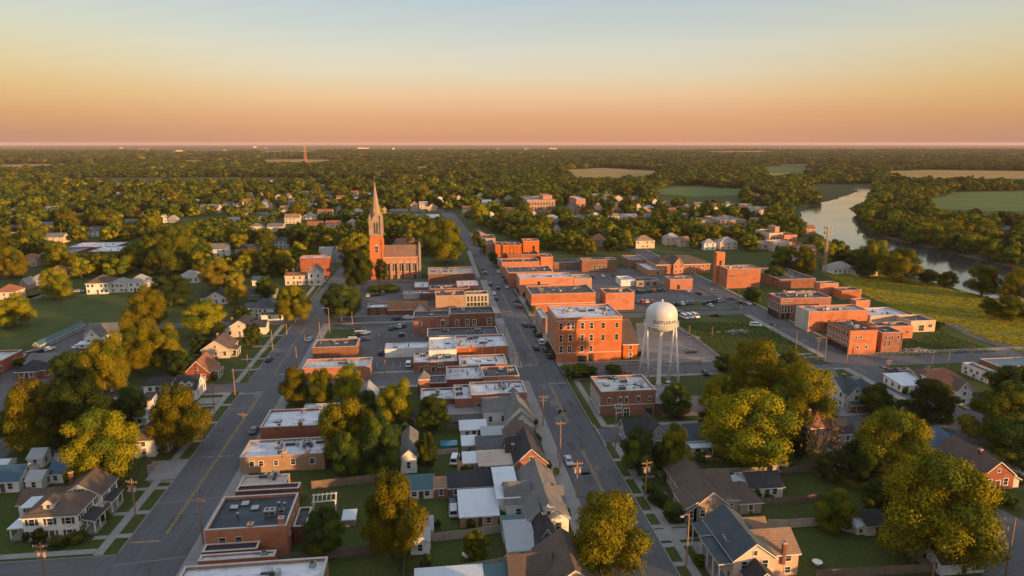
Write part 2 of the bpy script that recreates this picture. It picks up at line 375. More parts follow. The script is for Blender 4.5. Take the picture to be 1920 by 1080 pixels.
# ------------------------------------------------------------------ ground and flat setting
def structure(name, mb, mats): return tag(mb.build(name, mats), None, None, None, 'structure')
def px(*pts): return [G(x, y) for x, y in pts]
def rect(a0, b0, a1, b1): return [(a0, b0), (a1, b0), (a1, b1), (a0, b1)]
def ccw(p):
    s = sum(p[i][0] * p[(i + 1) % len(p)][1] - p[(i + 1) % len(p)][0] * p[i][1] for i in range(len(p)))
    return p if s > 0 else p[::-1]
def sheet(name, polys, mat, z):
    mb = MB()
    for p in polys: mb.poly([(x, y, z) for x, y in ccw(p)])
    return structure(name, mb, mat)
def wobble(pts, amp, step, seed):
    "a soft natural outline"
    r = random.Random(seed); out = []
    for i in range(len(pts)):
        (xa, ya), (xb, yb) = pts[i], pts[(i + 1) % len(pts)]
        n = max(1, int(math.hypot(xb - xa, yb - ya) / step))
        for k in range(n):
            t = k / n; out.append((xa + (xb - xa) * t + (r.uniform(-amp, amp) if k else 0), ya + (yb - ya) * t + (r.uniform(-amp, amp) if k else 0)))
    return out
mb = MB(); n = 96
mb.poly([(27000 * math.cos(2 * math.pi * i / n), 27000 * math.sin(2 * math.pi * i / n), 0) for i in range(n)])
structure('ground', mb, 'ground')

RIVER = px((1597, 351), (1608, 359), (1566, 374), (1520, 384), (1500, 398), (1512, 424), (1570, 462), (1640, 498), (1720, 522), (1800, 544), (1990, 590), (2080, 560), (1915, 506), (1850, 490), (1790, 476), (1720, 460), (1660, 446), (1622, 428), (1614, 408), (1590, 391), (1622, 376), (1626, 362), (1634, 352))
mb = MB(); mb.poly([(x, y, .06) for x, y in ccw(wobble(RIVER, 2.2, 14, 3))]); structure('river', mb, 'water')
bank = [(x, y) for x, y in RIVER]
cx_, cy_ = sum(p[0] for p in bank) / len(bank), sum(p[1] for p in bank) / len(bank)
sheet('river_bank', [wobble(px((1660, 452), (1720, 466), (1790, 482), (1850, 496), (1915, 513), (2080, 567), (2080, 545), (1915, 492), (1850, 478), (1790, 466), (1720, 450), (1650, 437)), 1.5, 12, 9)], 'dirt', .03)

FIELDS = {   # visible outline in the photograph, material
    'hay_field': (px((1545, 514), (1660, 516), (1790, 545), (1950, 572), (1990, 690), (1920, 664), (1838, 632), (1760, 604), (1700, 586), (1630, 558)), 'field'),
    'pasture': (px((1715, 376), (1790, 361), (1990, 357), (1990, 396), (1840, 396), (1760, 392)), 'meadow'),
    'stubble_field': (px((1640, 322), (1740, 319), (1990, 322), (1990, 336), (1780, 335), (1700, 333)), 'crop_tan'),
    'paddock': (px((1225, 353), (1300, 351), (1400, 355), (1392, 366), (1300, 370), (1232, 364)), 'meadow'),
    'wheat_field': (px((1050, 319), (1130, 315), (1240, 321), (1225, 330), (1150, 334), (1075, 332)), 'crop_tan'),
    'far_pasture': (px((1430, 315), (1480, 313), (1540, 319), (1500, 327), (1440, 327)), 'meadow'),
}
FAR_STRIPS = [((0, 309), (80, 308), (165, 311), (60, 314), (0, 313)), ((480, 300), (560, 299), (640, 301), (600, 306), (500, 305)), ((760, 313), (835, 311), (850, 314), (790, 318)), ((330, 301), (380, 300), (400, 303), (350, 305)),
              ((1310, 284), (1430, 283), (1500, 285), (1330, 287)), ((300, 284), (440, 282), (470, 284), (330, 287)), ((480, 284), (590, 283), (600, 285), (500, 287)), ((1180, 309), (1260, 308), (1240, 311)), ((40, 286), (60, 285), (90, 286)), ((1430, 325), (1480, 324), (1520, 327), (1450, 330))]
for k, (p_, m_) in FIELDS.items(): sheet(k, [wobble(p_, 2.5 if k == 'hay_field' else 14, 20 if k == 'hay_field' else 45, hash(k) % 97 if False else len(k))], m_, .05 if k == 'hay_field' else .2)
sheet('distant_field', [px(*s_) for s_ in FAR_STRIPS], 'crop_tan', .4)
LAWNS = [px((0, 600), (60, 570), (150, 552), (300, 545), (330, 575), (270, 640), (165, 612), (0, 665)),
         px((318, 438), (345, 418), (420, 402), (470, 414), (430, 430), (360, 440), (330, 452)),
         px((530, 423), (560, 420), (700, 424), (640, 432), (540, 432))]
sheet('lawn', LAWNS[:1], 'lawn', .03); sheet('meadow_clearing', LAWNS[1:], 'lawn', .1)

# parking lots and yards
sheet('parking_lot', [rect(-44, 222, 26, 286), rect(-44, 300, 27, 372), rect(48, 226, 139, 262), rect(46, 292, 139, 345), px((0, 690), (60, 660), (150, 604), (165, 640), (112, 690), (95, 740), (0, 800)), rect(60, 345, 150, 400)], 'lot', .02)
sheet('gravel_lot', [px((1192, 606), (1264, 604), (1300, 632), (1366, 683), (1198, 686), (1196, 640)), px((1240, 742), (1330, 742), (1338, 778), (1240, 782)), px((275, 872), (320, 862), (345, 860), (322, 905), (278, 905))], 'gravel', .035)
sheet('town_green', [px((1266, 605), (1424, 605), (1480, 630), (1560, 684), (1372, 684), (1300, 630)), px((1046, 674), (1310, 666), (1312, 681), (1052, 686)),
                     px((1058, 692), (1130, 692), (1128, 784), (1108, 784)), px((1605, 668), (1760, 620), (1920, 665), (1990, 680), (1700, 680), (1606, 684)),
                     px((600, 618), (668, 618), (668, 634), (590, 634)), px((560, 632), (585, 632), (583, 640), (556, 640)), px((1250, 566), (1340, 566), (1345, 574), (1255, 576))], 'lawn', .03)
sheet('worn_path', [px((1760, 602), (1790, 604), (1860, 632), (1990, 676), (1990, 694), (1900, 660), (1820, 632))], 'lot', .08)

# streets
MAIN = [(100, 30, 42), (400, 28.6, 40.8), (485, 26.5, 37.0), (620, 20, 31.0), (790, 8, 23)]
mb = MB()
for (b0, l0, r0), (b1, l1, r1) in zip(MAIN, MAIN[1:]): mb.quad((l0, b0, .045), (r0, b0, .045), (r1, b1, .045), (l1, b1, .045))
mb.quad((30, 20, .045), (42, 20, .045), (42, 100, .045), (30, 100, .045))
structure('main_street', mb, 'asphalt')
sheet('side_street', [rect(-59.4, 20, -46.4, 300), [(-59.4, 300), (-46.4, 300), (-48.5, 420), (-57, 420)]], 'asphalt', .045)
sheet('east_street', [rect(140, 60, 150, 470), px((1840, 1085), (1858, 975), (1876, 955), (1990, 1010), (1990, 1085))], 'asphalt', .045)
CROSS = [(-190, 113, -59.4, 121.5), (-46.4, 207.5, 30, 219.5), (42, 207.5, 140, 219.5), (150, 207.5, 420, 219.5), (-100, 207.5, -59.4, 215.5), (42, 158.5, 140, 167.5), (150, 158.5, 220, 167.5),
         (-120, 288, -59.4, 296), (-46.4, 288, 28.8, 297), (42, 282, 140, 290), (-46.4, 374, 28, 381), (41, 346, 140, 354)]
sheet('cross_street', [rect(a0, b0, a1, b1) for a0, b0, a1, b1 in CROSS], 'asphalt_cross', .04)
sheet('back_lane', [px((0, 818), (40, 800), (74, 806), (0, 865)), px((70, 560), (92, 548), (50, 562), (28, 560)), px((1620, 770), (1700, 755), (1900, 850), (1990, 900), (1990, 925), (1880, 872), (1780, 835)), px((1330, 415), (1375, 400), (1360, 412), (1345, 420))], 'asphalt', .035)

# pavements: raised slabs with a kerb
walks = MB()
def walk(a0, b0, a1, b1, h=.13): walks.box(a0, b0, -.05, a1, b1, h, 0, False)
for b0, b1 in ((60, 112.6), (122, 207), (216, 287.5), (296.5, 420)):
    walk(-59.62, b0, -59.42, b1, .14)                                  # kerb
    walk(-63.9, b0, -62.2, b1)                                         # walk beyond the verge
for b0, b1 in ((60, 207), (220, 287.5), (297.5, 373), (382, 420)): walk(-46.38, b0, -43.2, b1)
for b0, b1 in ((60, 207), (220, 287.5), (297.5, 373)): walk(26.2, b0, 29.98, b1)
for b0, b1 in ((381, 480),): walk(24.5, b0, 27.2, b1)
for b0, b1 in ((60, 158), (168, 207)):
    walk(42.02, b0, 42.25, b1, .14); walk(44.3, b0, 46.0, b1)
for b0, b1 in ((220, 281.5), (290.5, 345.5), (355, 480)): walk(42.02 - (b0 > 300) * 1.0, b0, 46.0 - (b0 > 300) * 1.2, b1)
for b0, b1 in ((60, 158), (168, 207), (220, 470)): walk(150.02, b0, 150.25, b1, .14); walk(151.8, b0, 153.4, b1)
for b0, b1 in ((168, 207), (220, 281)): walk(137.2, b0, 139.98, b1)
walk(-190, 122.6, -64, 124.2); walk(-190, 121.52, -59.6, 121.72, .14)
walk(46, 219.6, 139, 219.85, .14); walk(46, 222.4, 136, 223.8); walk(153.5, 219.6, 420, 220.0, .14); walk(153.5, 220.8, 400, 222.2)
walk(46, 205.6, 137, 207.3); walk(46, 167.6, 137, 169.4); walk(46, 156.6, 137, 158.3)
walk(-43, 205.4, 26, 207.3); walk(-43, 219.7, 26, 221.4); walk(-100, 205.6, -64, 207.2); walk(-43, 297.2, 26, 299.2); walk(-43, 285.6, 26, 287.6)
for b_ in (127.5, 136.2, 146.5, 160, 171, 183, 196, 228, 240, 256, 270): walk(-66.5 if b_ in (127.5, 136.2) else -68, b_, -64, b_ + 1.2, .12); walk(-62.2, b_, -59.65, b_ + 1.4, .12)
for b_ in (106, 112, 118.5, 124, 131, 139, 148): walk(42.3, b_, 44.3, b_ + 1.3, .12); walk(46, b_, 49.5, b_ + 1.1, .12)
structure('pavement', walks, 'concrete')
sheet('driveway', [rect(42.1, 114, 58, 118), rect(-66, 151, -59.5, 160), rect(-70, 198, -64, 203), rect(42.1, 97, 46, 101), px((1560, 760), (1590, 752), (1612, 770), (1560, 780))], 'concrete', .15)

mk = MB()
def dash(a0, b0, a1, b1, w=.16, m=0):
    d = math.hypot(a1 - a0, b1 - b0); nx, ny = -(b1 - b0) / d * w / 2, (a1 - a0) / d * w / 2
    mk.quad((a0 + nx, b0 + ny, .06), (a0 - nx, b0 - ny, .06), (a1 - nx, b1 - ny, .06), (a1 + nx, b1 + ny, .06), m)
for o_ in (-.22, .22):
    dash(-53 + o_, 128, -53 + o_, 203, .2); dash(-53 + o_, 224, -53 + o_, 282, .14); dash(36 + o_, 60, 36 + o_, 155, .2); dash(36 + o_, 172, 36 + o_, 204, .2); dash(35.7 + o_, 224, 35.2 + o_, 280, .18); dash(35 + o_, 292, 34.8 + o_, 344, .16)
    dash(-53 + o_, 60, -53 + o_, 110, .2)
dash(35.9, 203.5, 41.5, 203.5, .45, 1); dash(-59, 205.5, -53.3, 205.5, .45, 1); dash(-52.6, 222.5, -46.8, 222.5, .45, 1); dash(30.3, 222.5, 35.6, 222.5, .45, 1); dash(36, 280.5, 41.5, 280.5, .4, 1); dash(30, 299, 35, 299, .4, 1)
dash(-59, 125.6, -53, 125.6, .4, 0); dash(-53.2, 162, -49.5, 162, .25, 1); dash(-57.5, 162, -54, 162, .2, 1); dash(42.6, 156.5, 42.6, 170, .25, 1)
for k in range(14): dash(-36 + k * 2.7, 226, -36 + k * 2.7, 231, .12, 1)
for k in range(20): dash(62 + k * 2.7, 312, 62 + k * 2.7, 317, .14, 1)
for k in range(12): dash(-38 + k * 2.7, 262, -38 + k * 2.7, 267, .12, 1)
structure('road_marking', mk, ['paint_yellow', 'paint_white'])

rp = random.Random(31); pt = MB()
for _ in range(46):
    st = rp.choice(((-58.6, -47.2, 104, 285), (31, 41.2, 104, 340), (31, 41.2, 104, 200), (141, 149, 165, 330)))
    a = rp.uniform(st[0], st[1] - 1.2); b = rp.uniform(st[2], st[3]); w = rp.uniform(.7, 2.6); d = rp.uniform(1.2, 7); m = rp.randrange(2)
    pt.poly([(a, b, .052), (a + w, b + rp.uniform(-.1, .1), .052), (a + w + rp.uniform(-.1, .1), b + d, .052), (a, b + d, .052)], m)
for b in (132, 178, 236, 262, 315):     # trenches cut across the carriageway
    pt.quad((30.2, b, .053), (41.8, b + .8, .053), (41.8, b + 1.5, .053), (30.2, b + .7, .053), 0)
for b in (118, 140, 166, 193, 246): pt.quad((-59.2, b, .053), (-46.6, b + 1.4, .053), (-46.6, b + 1.9, .053), (-59.2, b + .5, .053), rp.randrange(2))
for a, b in ((33, 128), (38.5, 160), (34, 190), (-50, 135), (-55, 172), (-51, 230), (38, 250)): pt.poly([(a + .42 * math.cos(k * .524), b + .42 * math.sin(k * .524), .056) for k in range(12)], 0)
structure('road_patch', pt, ['patch_dark', 'patch_pale'])
# ------------------------------------------------------------------ trees: unit models (1 wide, 1 tall), placed at real sizes
def lobes_for(r, n, z0=.17, z1=.92, spread=.39, rr=(.13, .21), tall=False):
    out = []
    tries = 0
    while len(out) < n and tries < 4000:
        tries += 1
        t = r.random()
        z = z0 + (z1 - z0) * t
        prof = math.sin(math.pi * min(1, (.16 + t * .80))) ** .55 if not tall else (1 - t) ** .7 + .12
        a = r.random() * 6.283; d = spread * prof * math.sqrt(r.uniform(.2, 1)) * r.uniform(.85, 1.12)
        rad = r.uniform(*rr) * (1.0 - .28 * t)
        c = (d * math.cos(a), d * math.sin(a), z)
        if all((c[0] - q[0]) ** 2 + (c[1] - q[1]) ** 2 + ((c[2] - q[2]) * 1.1) ** 2 > (.62 * max(rad, q[3])) ** 2 for q in out):
            out.append((*c, rad))
    return out
def crown_mesh(name, seed, mats, nl, nleaf, size, mix=.0, wild=.5, **kw):
    r = random.Random(seed); lo = lobes_for(r, nl, **kw); mb = MB()
    tot = sum(q[3] ** 2 for q in lo)
    for i, (cx, cy, cz, rad) in enumerate(lo):
        m = 0
        if mix and len(mats) > 1: m = 1 if (r.random() < mix) else 0
        squash = r.uniform(.75, 1.0)
        for k in range(int(nleaf * rad * rad / tot)):
            while True:
                v = Vector((r.gauss(0, 1), r.gauss(0, 1), r.gauss(0, 1))).normalized()
                if v.z > -.55 or r.random() < .35: break
            q = rad * (r.uniform(.62, 1.0) if r.random() < .75 else r.uniform(.95, 1.22)) * (1 + .16 * mnoise.noise(v * 3 + Vector((i * 7, seed, 0))))
            p = Vector((cx, cy, cz)) + Vector((v.x, v.y, v.z * squash)) * q
            inside = 0
            for j, o in enumerate(lo):
                if j != i and (p.x - o[0]) ** 2 + (p.y - o[1]) ** 2 + (p.z - o[2]) ** 2 < (.62 * o[3]) ** 2: inside = 1; break
            if inside or p.z < .1: continue
            nrm = (v * .8 + Vector((r.uniform(-1, 1), r.uniform(-1, 1), r.uniform(-.6, 1))) * wild).normalized()
            u = nrm.orthogonal().normalized(); u = Matrix.Rotation(r.random() * 6.28, 3, nrm) @ u; w = nrm.cross(u)
            s = size * r.uniform(.55, 1.25)
            a_, b_ = u * s * .5, w * s * r.uniform(.3, .55)
            mb.quad(tuple(p - a_), tuple(p - b_ * .9), tuple(p + a_), tuple(p + b_), m)
    # bring the crown to a width and a height of one
    rs_ = sorted(math.hypot(v[0], v[1]) for v in mb.v); zs_ = sorted(v[2] for v in mb.v)
    kx = .5 / rs_[int(len(rs_) * .975)]; kz = 1 / zs_[int(len(zs_) * .992)]
    mb.v = [(v[0] * kx, v[1] * kx, v[2] * kz) for v in mb.v]; lo = [(q[0] * kx, q[1] * kx, q[2] * kz, q[3] * kx) for q in lo]
    me = mb.mesh(name, mats); return me, lo
def trunk_mesh(name, lo, seed, mat='bark', thick=.028):
    r = random.Random(seed); mb = MB()
    top = .42; sway = (r.uniform(-.02, .02), r.uniform(-.02, .02))
    mb.tube((0, 0, -.01), (sway[0] * .5, sway[1] * .5, .2), thick * 1.25, thick * .9, 7, 0, False)
    mb.tube((sway[0] * .5, sway[1] * .5, .2), (sway[0], sway[1], top), thick * .9, thick * .6, 7, 0, False)
    for q in sorted(lo, key=lambda q: -q[3])[:9]:
        z = min(top, max(.16, q[2] - .25)); m = ((q[0] + sway[0]) * .4, (q[1] + sway[1]) * .4, (z + q[2]) * .52)
        mb.tube((sway[0] * .8, sway[1] * .8, z), m, thick * .5, thick * .34, 5, 0, False); mb.tube(m, q[:3], thick * .34, thick * .1, 5, 0, False)
    return mb.mesh(name, mat)
KINDS = {'y': ['leaf_yellow', 'leaf_green'], 'g': ['leaf_green', 'leaf_yellow'], 'd': ['leaf_dark', 'leaf_green'], 'o': ['leaf_orange', 'leaf_yellow']}
BIG, MID = {}, {}
for kk, ms in KINDS.items():
    BIG[kk] = []; MID[kk] = []
    for s_ in range(3 if kk != 'o' else 2):
        me, lo = crown_mesh('crown_mesh', 31 * s_ + ord(kk), ms, 34 + 6 * s_, 40000, .0235, .22, .34, rr=(.105, .19))
        BIG[kk].append((me, trunk_mesh('trunk_mesh', lo, s_)))
    for s_ in range(4 if kk != 'o' else 2):
        me, lo = crown_mesh('crown_mesh', 57 * s_ + ord(kk) + 5, ms, 17 + 3 * s_, 5600, .056, .2, .3, rr=(.14, .23))
        MID[kk].append((me, trunk_mesh('trunk_mesh', lo, s_ + 9)))
BUSH = []
for s_ in range(3):
    me, lo = crown_mesh('bush_mesh', 801 + s_, ['leaf_dark', 'leaf_green'], 12, 3000, .075, .35, z0=.2, z1=.75, spread=.33, rr=(.18, .26))
    BUSH.append(me)
TREES = []      # objects with pixel info, for labels of look-alikes
def tree(label, a, b, w, h, kind, big=True, group=None, rz=None, name='tree'):
    lib = (BIG if big else MID)[kind]; me, tr = lib[R.randrange(len(lib))]
    t = thing(name, label, 'tree', a, b, R.random() * 6.28 if rz is None else rz, group)
    t.scale = (w, w, h)
    link('crown', me, t); link('trunk', tr, t)
    return t
NEAR = []        # pixel rect of hand placed trees
def T(cx, by, ty, w, kind, label, group=None):
    a, b = G(cx, by)
    h = height_at(a, b, ty)
    x0, y0 = P(a, b, h / 2); x1, _ = P(a + 1, b, h / 2)
    wm = w / (x1 - x0) * CY
    # foot of the tree is where the pixel column meets the ground under the middle of the crown
    NEAR.append((cx, by, ty, w))
    return tree(label, a, b, wm * 1.02, h * 1.02, kind)
def bush(label, cx, by, w, hpx, group=None, kind=None):
    a, b = G(cx, by); t = link('shrub', BUSH[R.randrange(3)], None, (a, b, 0), R.random() * 6)
    x0, _ = P(a, b); x1, _ = P(a + 1, b); wm = w / (x1 - x0); h = height_at(a, b, by - hpx)
    t.scale = (wm, wm, h * 1.15); tag(t, label, 'shrub', group); return t

TB = [
 # left of the side street
 (197, 908, 778, 158, 'y', 'huge yellow-green tree behind the white corner house at lower left'),
 (335, 842, 728, 116, 'y', 'round golden tree in front of the white house with two triangular dormers'),
 (210, 738, 630, 90, 'y', 'tall golden tree left of the wide cluster, above the dark bushes'),
 (262, 700, 598, 84, 'y', 'golden tree in the middle of the yellow cluster behind the white gabled house'),
 (312, 692, 615, 78, 'y', 'low golden tree at the right end of the yellow cluster'),
 (278, 625, 543, 76, 'y', 'upright golden tree at the edge of the big left lawn'),
 (388, 628, 565, 88, 'y', 'golden tree beside the cream gabled houses, right of the lawn'),
 (408, 545, 490, 62, 'o', 'pale orange tree standing behind the dark-roofed white bungalow'),
 (328, 512, 425, 86, 'g', 'tall full green tree above the long low sheds on the left'),
 (70, 845, 722, 112, 'y', 'dark tree with golden upper branches near the left edge above the blue roofs'),
 (150, 850, 722, 116, 'd', 'broad dark green tree between the two golden trees at left'),
 (140, 745, 662, 84, 'd', 'dark bushy tree right of the small red brick garage'),
 (108, 560, 505, 62, 'y', 'round golden tree beside the drive, left of the white hip-roofed house'),
 (28, 612, 556, 76, 'y', 'golden tree at the far left edge beside the lawn'),
 (320, 572, 517, 76, 'd', 'dark leafy tree right of the white hip-roofed houses'),
 (445, 570, 515, 44, 'o', 'narrow orange-topped tree left of the grey-roofed white church house'),
 (553, 604, 537, 62, 'y', 'golden tree beside the side street, right of the long white house'),
 (500, 560, 520, 42, 'd', 'small dark tree behind the long white house with grey roof'),
 (468, 508, 468, 52, 'y', 'golden tree in front of the pinkish house, left of the brick block'),
 (640, 602, 535, 78, 'd', 'dark round tree with a golden top at the bend of the side street'),
 (338, 712, 660, 50, 'd', 'dark tree between the yellow cluster and the orange-roofed house'),
 (248, 800, 728, 62, 'd', 'dark tree below the golden cluster, left of the dormered white house'),
 (205, 815, 748, 62, 'd', 'dark tree between the black-topped trees and the huge yellow one'),
 (95, 700, 672, 0, 'd', ''),
 (25, 520, 466, 60, 'y', 'golden tree above the orange-lit house at the left edge'),
 # between the two streets
 (556, 757, 692, 60, 'y', 'leftmost of the three trees behind the two small brick boxes'),
 (606, 762, 696, 56, 'g', 'middle of the three trees behind the two small brick boxes'),
 (657, 758, 686, 62, 'y', 'rightmost of the three trees behind the two small brick boxes'),
 (747, 795, 718, 74, 'y', 'golden tree beside the small white gabled roof in mid-block'),
 (812, 808, 745, 64, 'd', 'dark round tree against the long white-roofed brick building'),
 (655, 872, 750, 108, 'y', 'large golden tree at the end of the two white-roofed brick shops'),
 (650, 898, 815, 66, 'd', 'dark tree at the corner of the tan brick shop'),
 (712, 895, 785, 84, 'd', 'dark green tree left of the narrow white two-storey house'),
 (736, 1046, 892, 122, 'y', 'large golden tree in the back yards beside the white garage'),
 (608, 1040, 962, 76, 'd', 'dark round tree beside the navy-roofed brick building'),
 (801, 884, 815, 42, 'd', 'dark slim tree right of the narrow white two-storey house'),
 (892, 1050, 1000, 52, 'g', 'small thin green tree in the yard behind the tan fence'),
 (838, 494, 415, 74, 'g', 'tall green tree at the main street, right of the church'),
 (800, 478, 428, 62, 'g', 'green tree behind the church roof beside the tan row'),
 (715, 530, 487, 26, 'd', 'small dark tree against the foot of the church tower'),
 (672, 545, 470, 54, 'd', 'dark tree just left of the brick church tower'),
 (645, 490, 455, 36, 'g', 'green tree between the grey gabled house and the church'),
 # right of the main street
 (1135, 1078, 935, 152, 'y', 'large golden tree leaning over the main street in the foreground'),
 (1197, 892, 810, 66, 'd', 'dark tree with orange tip left of the pair beside the grey bungalow'),
 (1262, 890, 800, 62, 'y', 'slim tree with a golden crown next to the white porch house'),
 (1266, 782, 722, 56, 'd', 'dark low tree in the yard at the foot of the water tower'),
 (1345, 772, 705, 62, 'y', 'golden tree right of the water tower legs'),
 (1402, 872, 738, 160, 'y', 'very large golden tree below the water tower lot'),
 (1412, 762, 645, 112, 'y', 'tall golden tree on the edge of the town green'),
 (1478, 715, 662, 52, 'g', 'green tree behind the grey-roofed twin gable house'),
 (1508, 800, 688, 110, 'y', 'golden tree left of the twin gable brick house'),
 (1470, 790, 720, 70, 'd', 'dark tree between the two biggest golden trees by the green'),
 (1640, 782, 722, 54, 'd', 'dark round street tree right of the twin gable brick house'),
 (1742, 795, 718, 80, 'd', 'dark broad tree in front of the brown hip-roofed white house'),
 (1695, 795, 752, 42, 'd', 'small dark tree left of the broad dark street tree'),
 (1872, 838, 740, 120, 'g', 'green tree with a golden side at the right edge above the brick house'),
 (1898, 770, 692, 90, 'd', 'dark tree in front of the teal-roofed brick building at right'),
 (1900, 870, 790, 110, 'd', 'dark tree behind the brick house at the right edge'),
 (1672, 905, 778, 154, 'y', 'large golden tree left of the brick house with the porch'),
 (1752, 1058, 870, 226, 'y', 'enormous spreading tree golden on its right at lower right'),
 (1560, 992, 925, 72, 'g', 'small round green tree in the dark lawn beside the white shed'),
 (1625, 920, 850, 60, 'd', 'dark tree under the large golden tree at right'),
 (1600, 900, 830, 50, 'd', 'dark tree behind the bare tan tree'),
 (1885, 600, 556, 76, 'g', 'lone bushy green tree on the hay field'),
 (1410, 568, 540, 34, 'd', 'small dark tree beside the tall cube of brick'),
 (1300, 870, 800, 0, 'd', ''),
 (1505, 520, 465, 46, 'g', 'green tree left of the wooden mast on the hay field edge'),
 (1465, 515, 470, 42, 'd', 'dark tree behind the long dark flat roof'),
 (1690, 530, 468, 72, 'y', 'tall golden tree on the riverbank right of the riverside cottages'),
 (1635, 515, 452, 52, 'g', 'green riverside tree behind the cottages'),
 (1740, 532, 506, 34, 'd', 'dark tree on the riverbank, low against the water'),
 (1775, 540, 511, 36, 'd', 'dark pair of crowns on the riverbank against the water'),
 (1840, 556, 500, 56, 'g', 'green tree by the river left of the right edge'),
 (1905, 565, 505, 60, 'y', 'golden tree by the river at the right edge'),
 (500, 520, 480, 40, 'd', 'dark tree behind the blue-tarped white cottage'), (438, 545, 508, 40, 'd', 'dark tree between the pale orange tree and the blue-tarped cottage'), (560, 470, 425, 44, 'd', 'dark tree right of the lone white two-storey house'), (498, 470, 430, 40, 'g', 'green tree left of the lone white two-storey house'),
 (590, 460, 425, 40, 'd', 'dark tree behind the big grey gabled house'), (665, 590, 560, 0, 'd', ''), (475, 650, 610, 34, 'd', 'dark shrub-like tree on the lawn corner by the cream house'), (375, 665, 632, 44, 'd', 'dark tree behind the cream gabled cottage'), 
 (60, 690, 662, 0, 'd', ''), 
 (30, 830, 772, 60, 'd', 'dark tree at the left edge above the sheds'), (1530, 790, 745, 50, 'd', 'dark tree left of the twin-gabled house front walk'),
 (1490, 850, 800, 60, 'd', 'dark tree in the shade right of the very large golden tree'), (1440, 830, 780, 56, 'd', 'dark tree at the foot of the very large golden tree'), (1560, 900, 850, 56, 'd', 'dark tree beside the bare tan tree'), (1645, 965, 905, 66, 'd', 'very dark tree behind the white garden shed'),
 (1690, 900, 850, 60, 'd', 'dark tree in front of the house with the navy roof'), (1845, 905, 850, 0, 'd', ''), (1240, 890, 830, 46, 'd', 'dark tree behind the long grey-brown bungalow'), (1330, 800, 770, 40, 'd', 'dark tree beside the white porch house roof'),
 (1360, 700, 668, 46, 'd', 'dark tree on the near corner of the town green'), (1590, 520, 492, 0, 'd', ''), (1680, 900, 870, 0, 'd', ''), (760, 830, 798, 36, 'd', 'dark tree behind the tiny white shed'), (690, 780, 735, 46, 'd', 'dark tree right of the small white gabled house mid-block'), (640, 840, 770, 70, 'g', 'green tree left behind the large golden tree by the brick shops'),
 (530, 596, 566, 30, 'd', 'dark tree against the front of the long white house'), (455, 600, 575, 34, 'd', 'dark tree between the two cream gabled houses and the long white one'), (1620, 520, 480, 40, 'd', 'dark tree between the two riverside cottages'), (1580, 505, 470, 40, 'd', 'dark tree behind the white riverside cottage'),
 (1450, 530, 500, 36, 'd', 'dark tree beside the long black flat roof'), (1250, 520, 0, 0, 'd', ''),
]
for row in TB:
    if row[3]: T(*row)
# the bare tree
def bare_tree(cx, by, ty, w, label):
    a, b = G(cx, by); h = height_at(a, b, ty); r = random.Random(5); mb = MB()
    def grow(p, d, ln, th, lev):
        q = p + d * ln; mb.tube(tuple(p), tuple(q), th, th * .62, 5, 0, False)
        if lev == 0: return
        for _ in range(3 if lev > 1 else 4):
            e = (d + Vector((r.uniform(-1, 1), r.uniform(-1, 1), r.uniform(-.1, .7))) * .62).normalized()
            grow(p + d * ln * r.uniform(.6, 1), e, ln * r.uniform(.6, .82), th * .58, lev - 1)
    grow(Vector((0, 0, 0)), Vector((0, 0, 1)), h * .3, .24, 5)
    t = thing('bare_tree', label, 'tree', a, b); mb.build('limbs', 'bark_pale', t)
    me, lo = crown_mesh('twig_mesh', 77, ['leaf_twig'], 14, 700, .05)
    c = link('crown', me, t); c.scale = (h * .8, h * .8, h)
bare_tree(1537, 893, 782, 80, 'nearly bare tan tree with pale branches in front of the rusty roof')
bare_tree(1335, 690, 660, 20, 'small leafless tree at the edge of the town green') if False else None

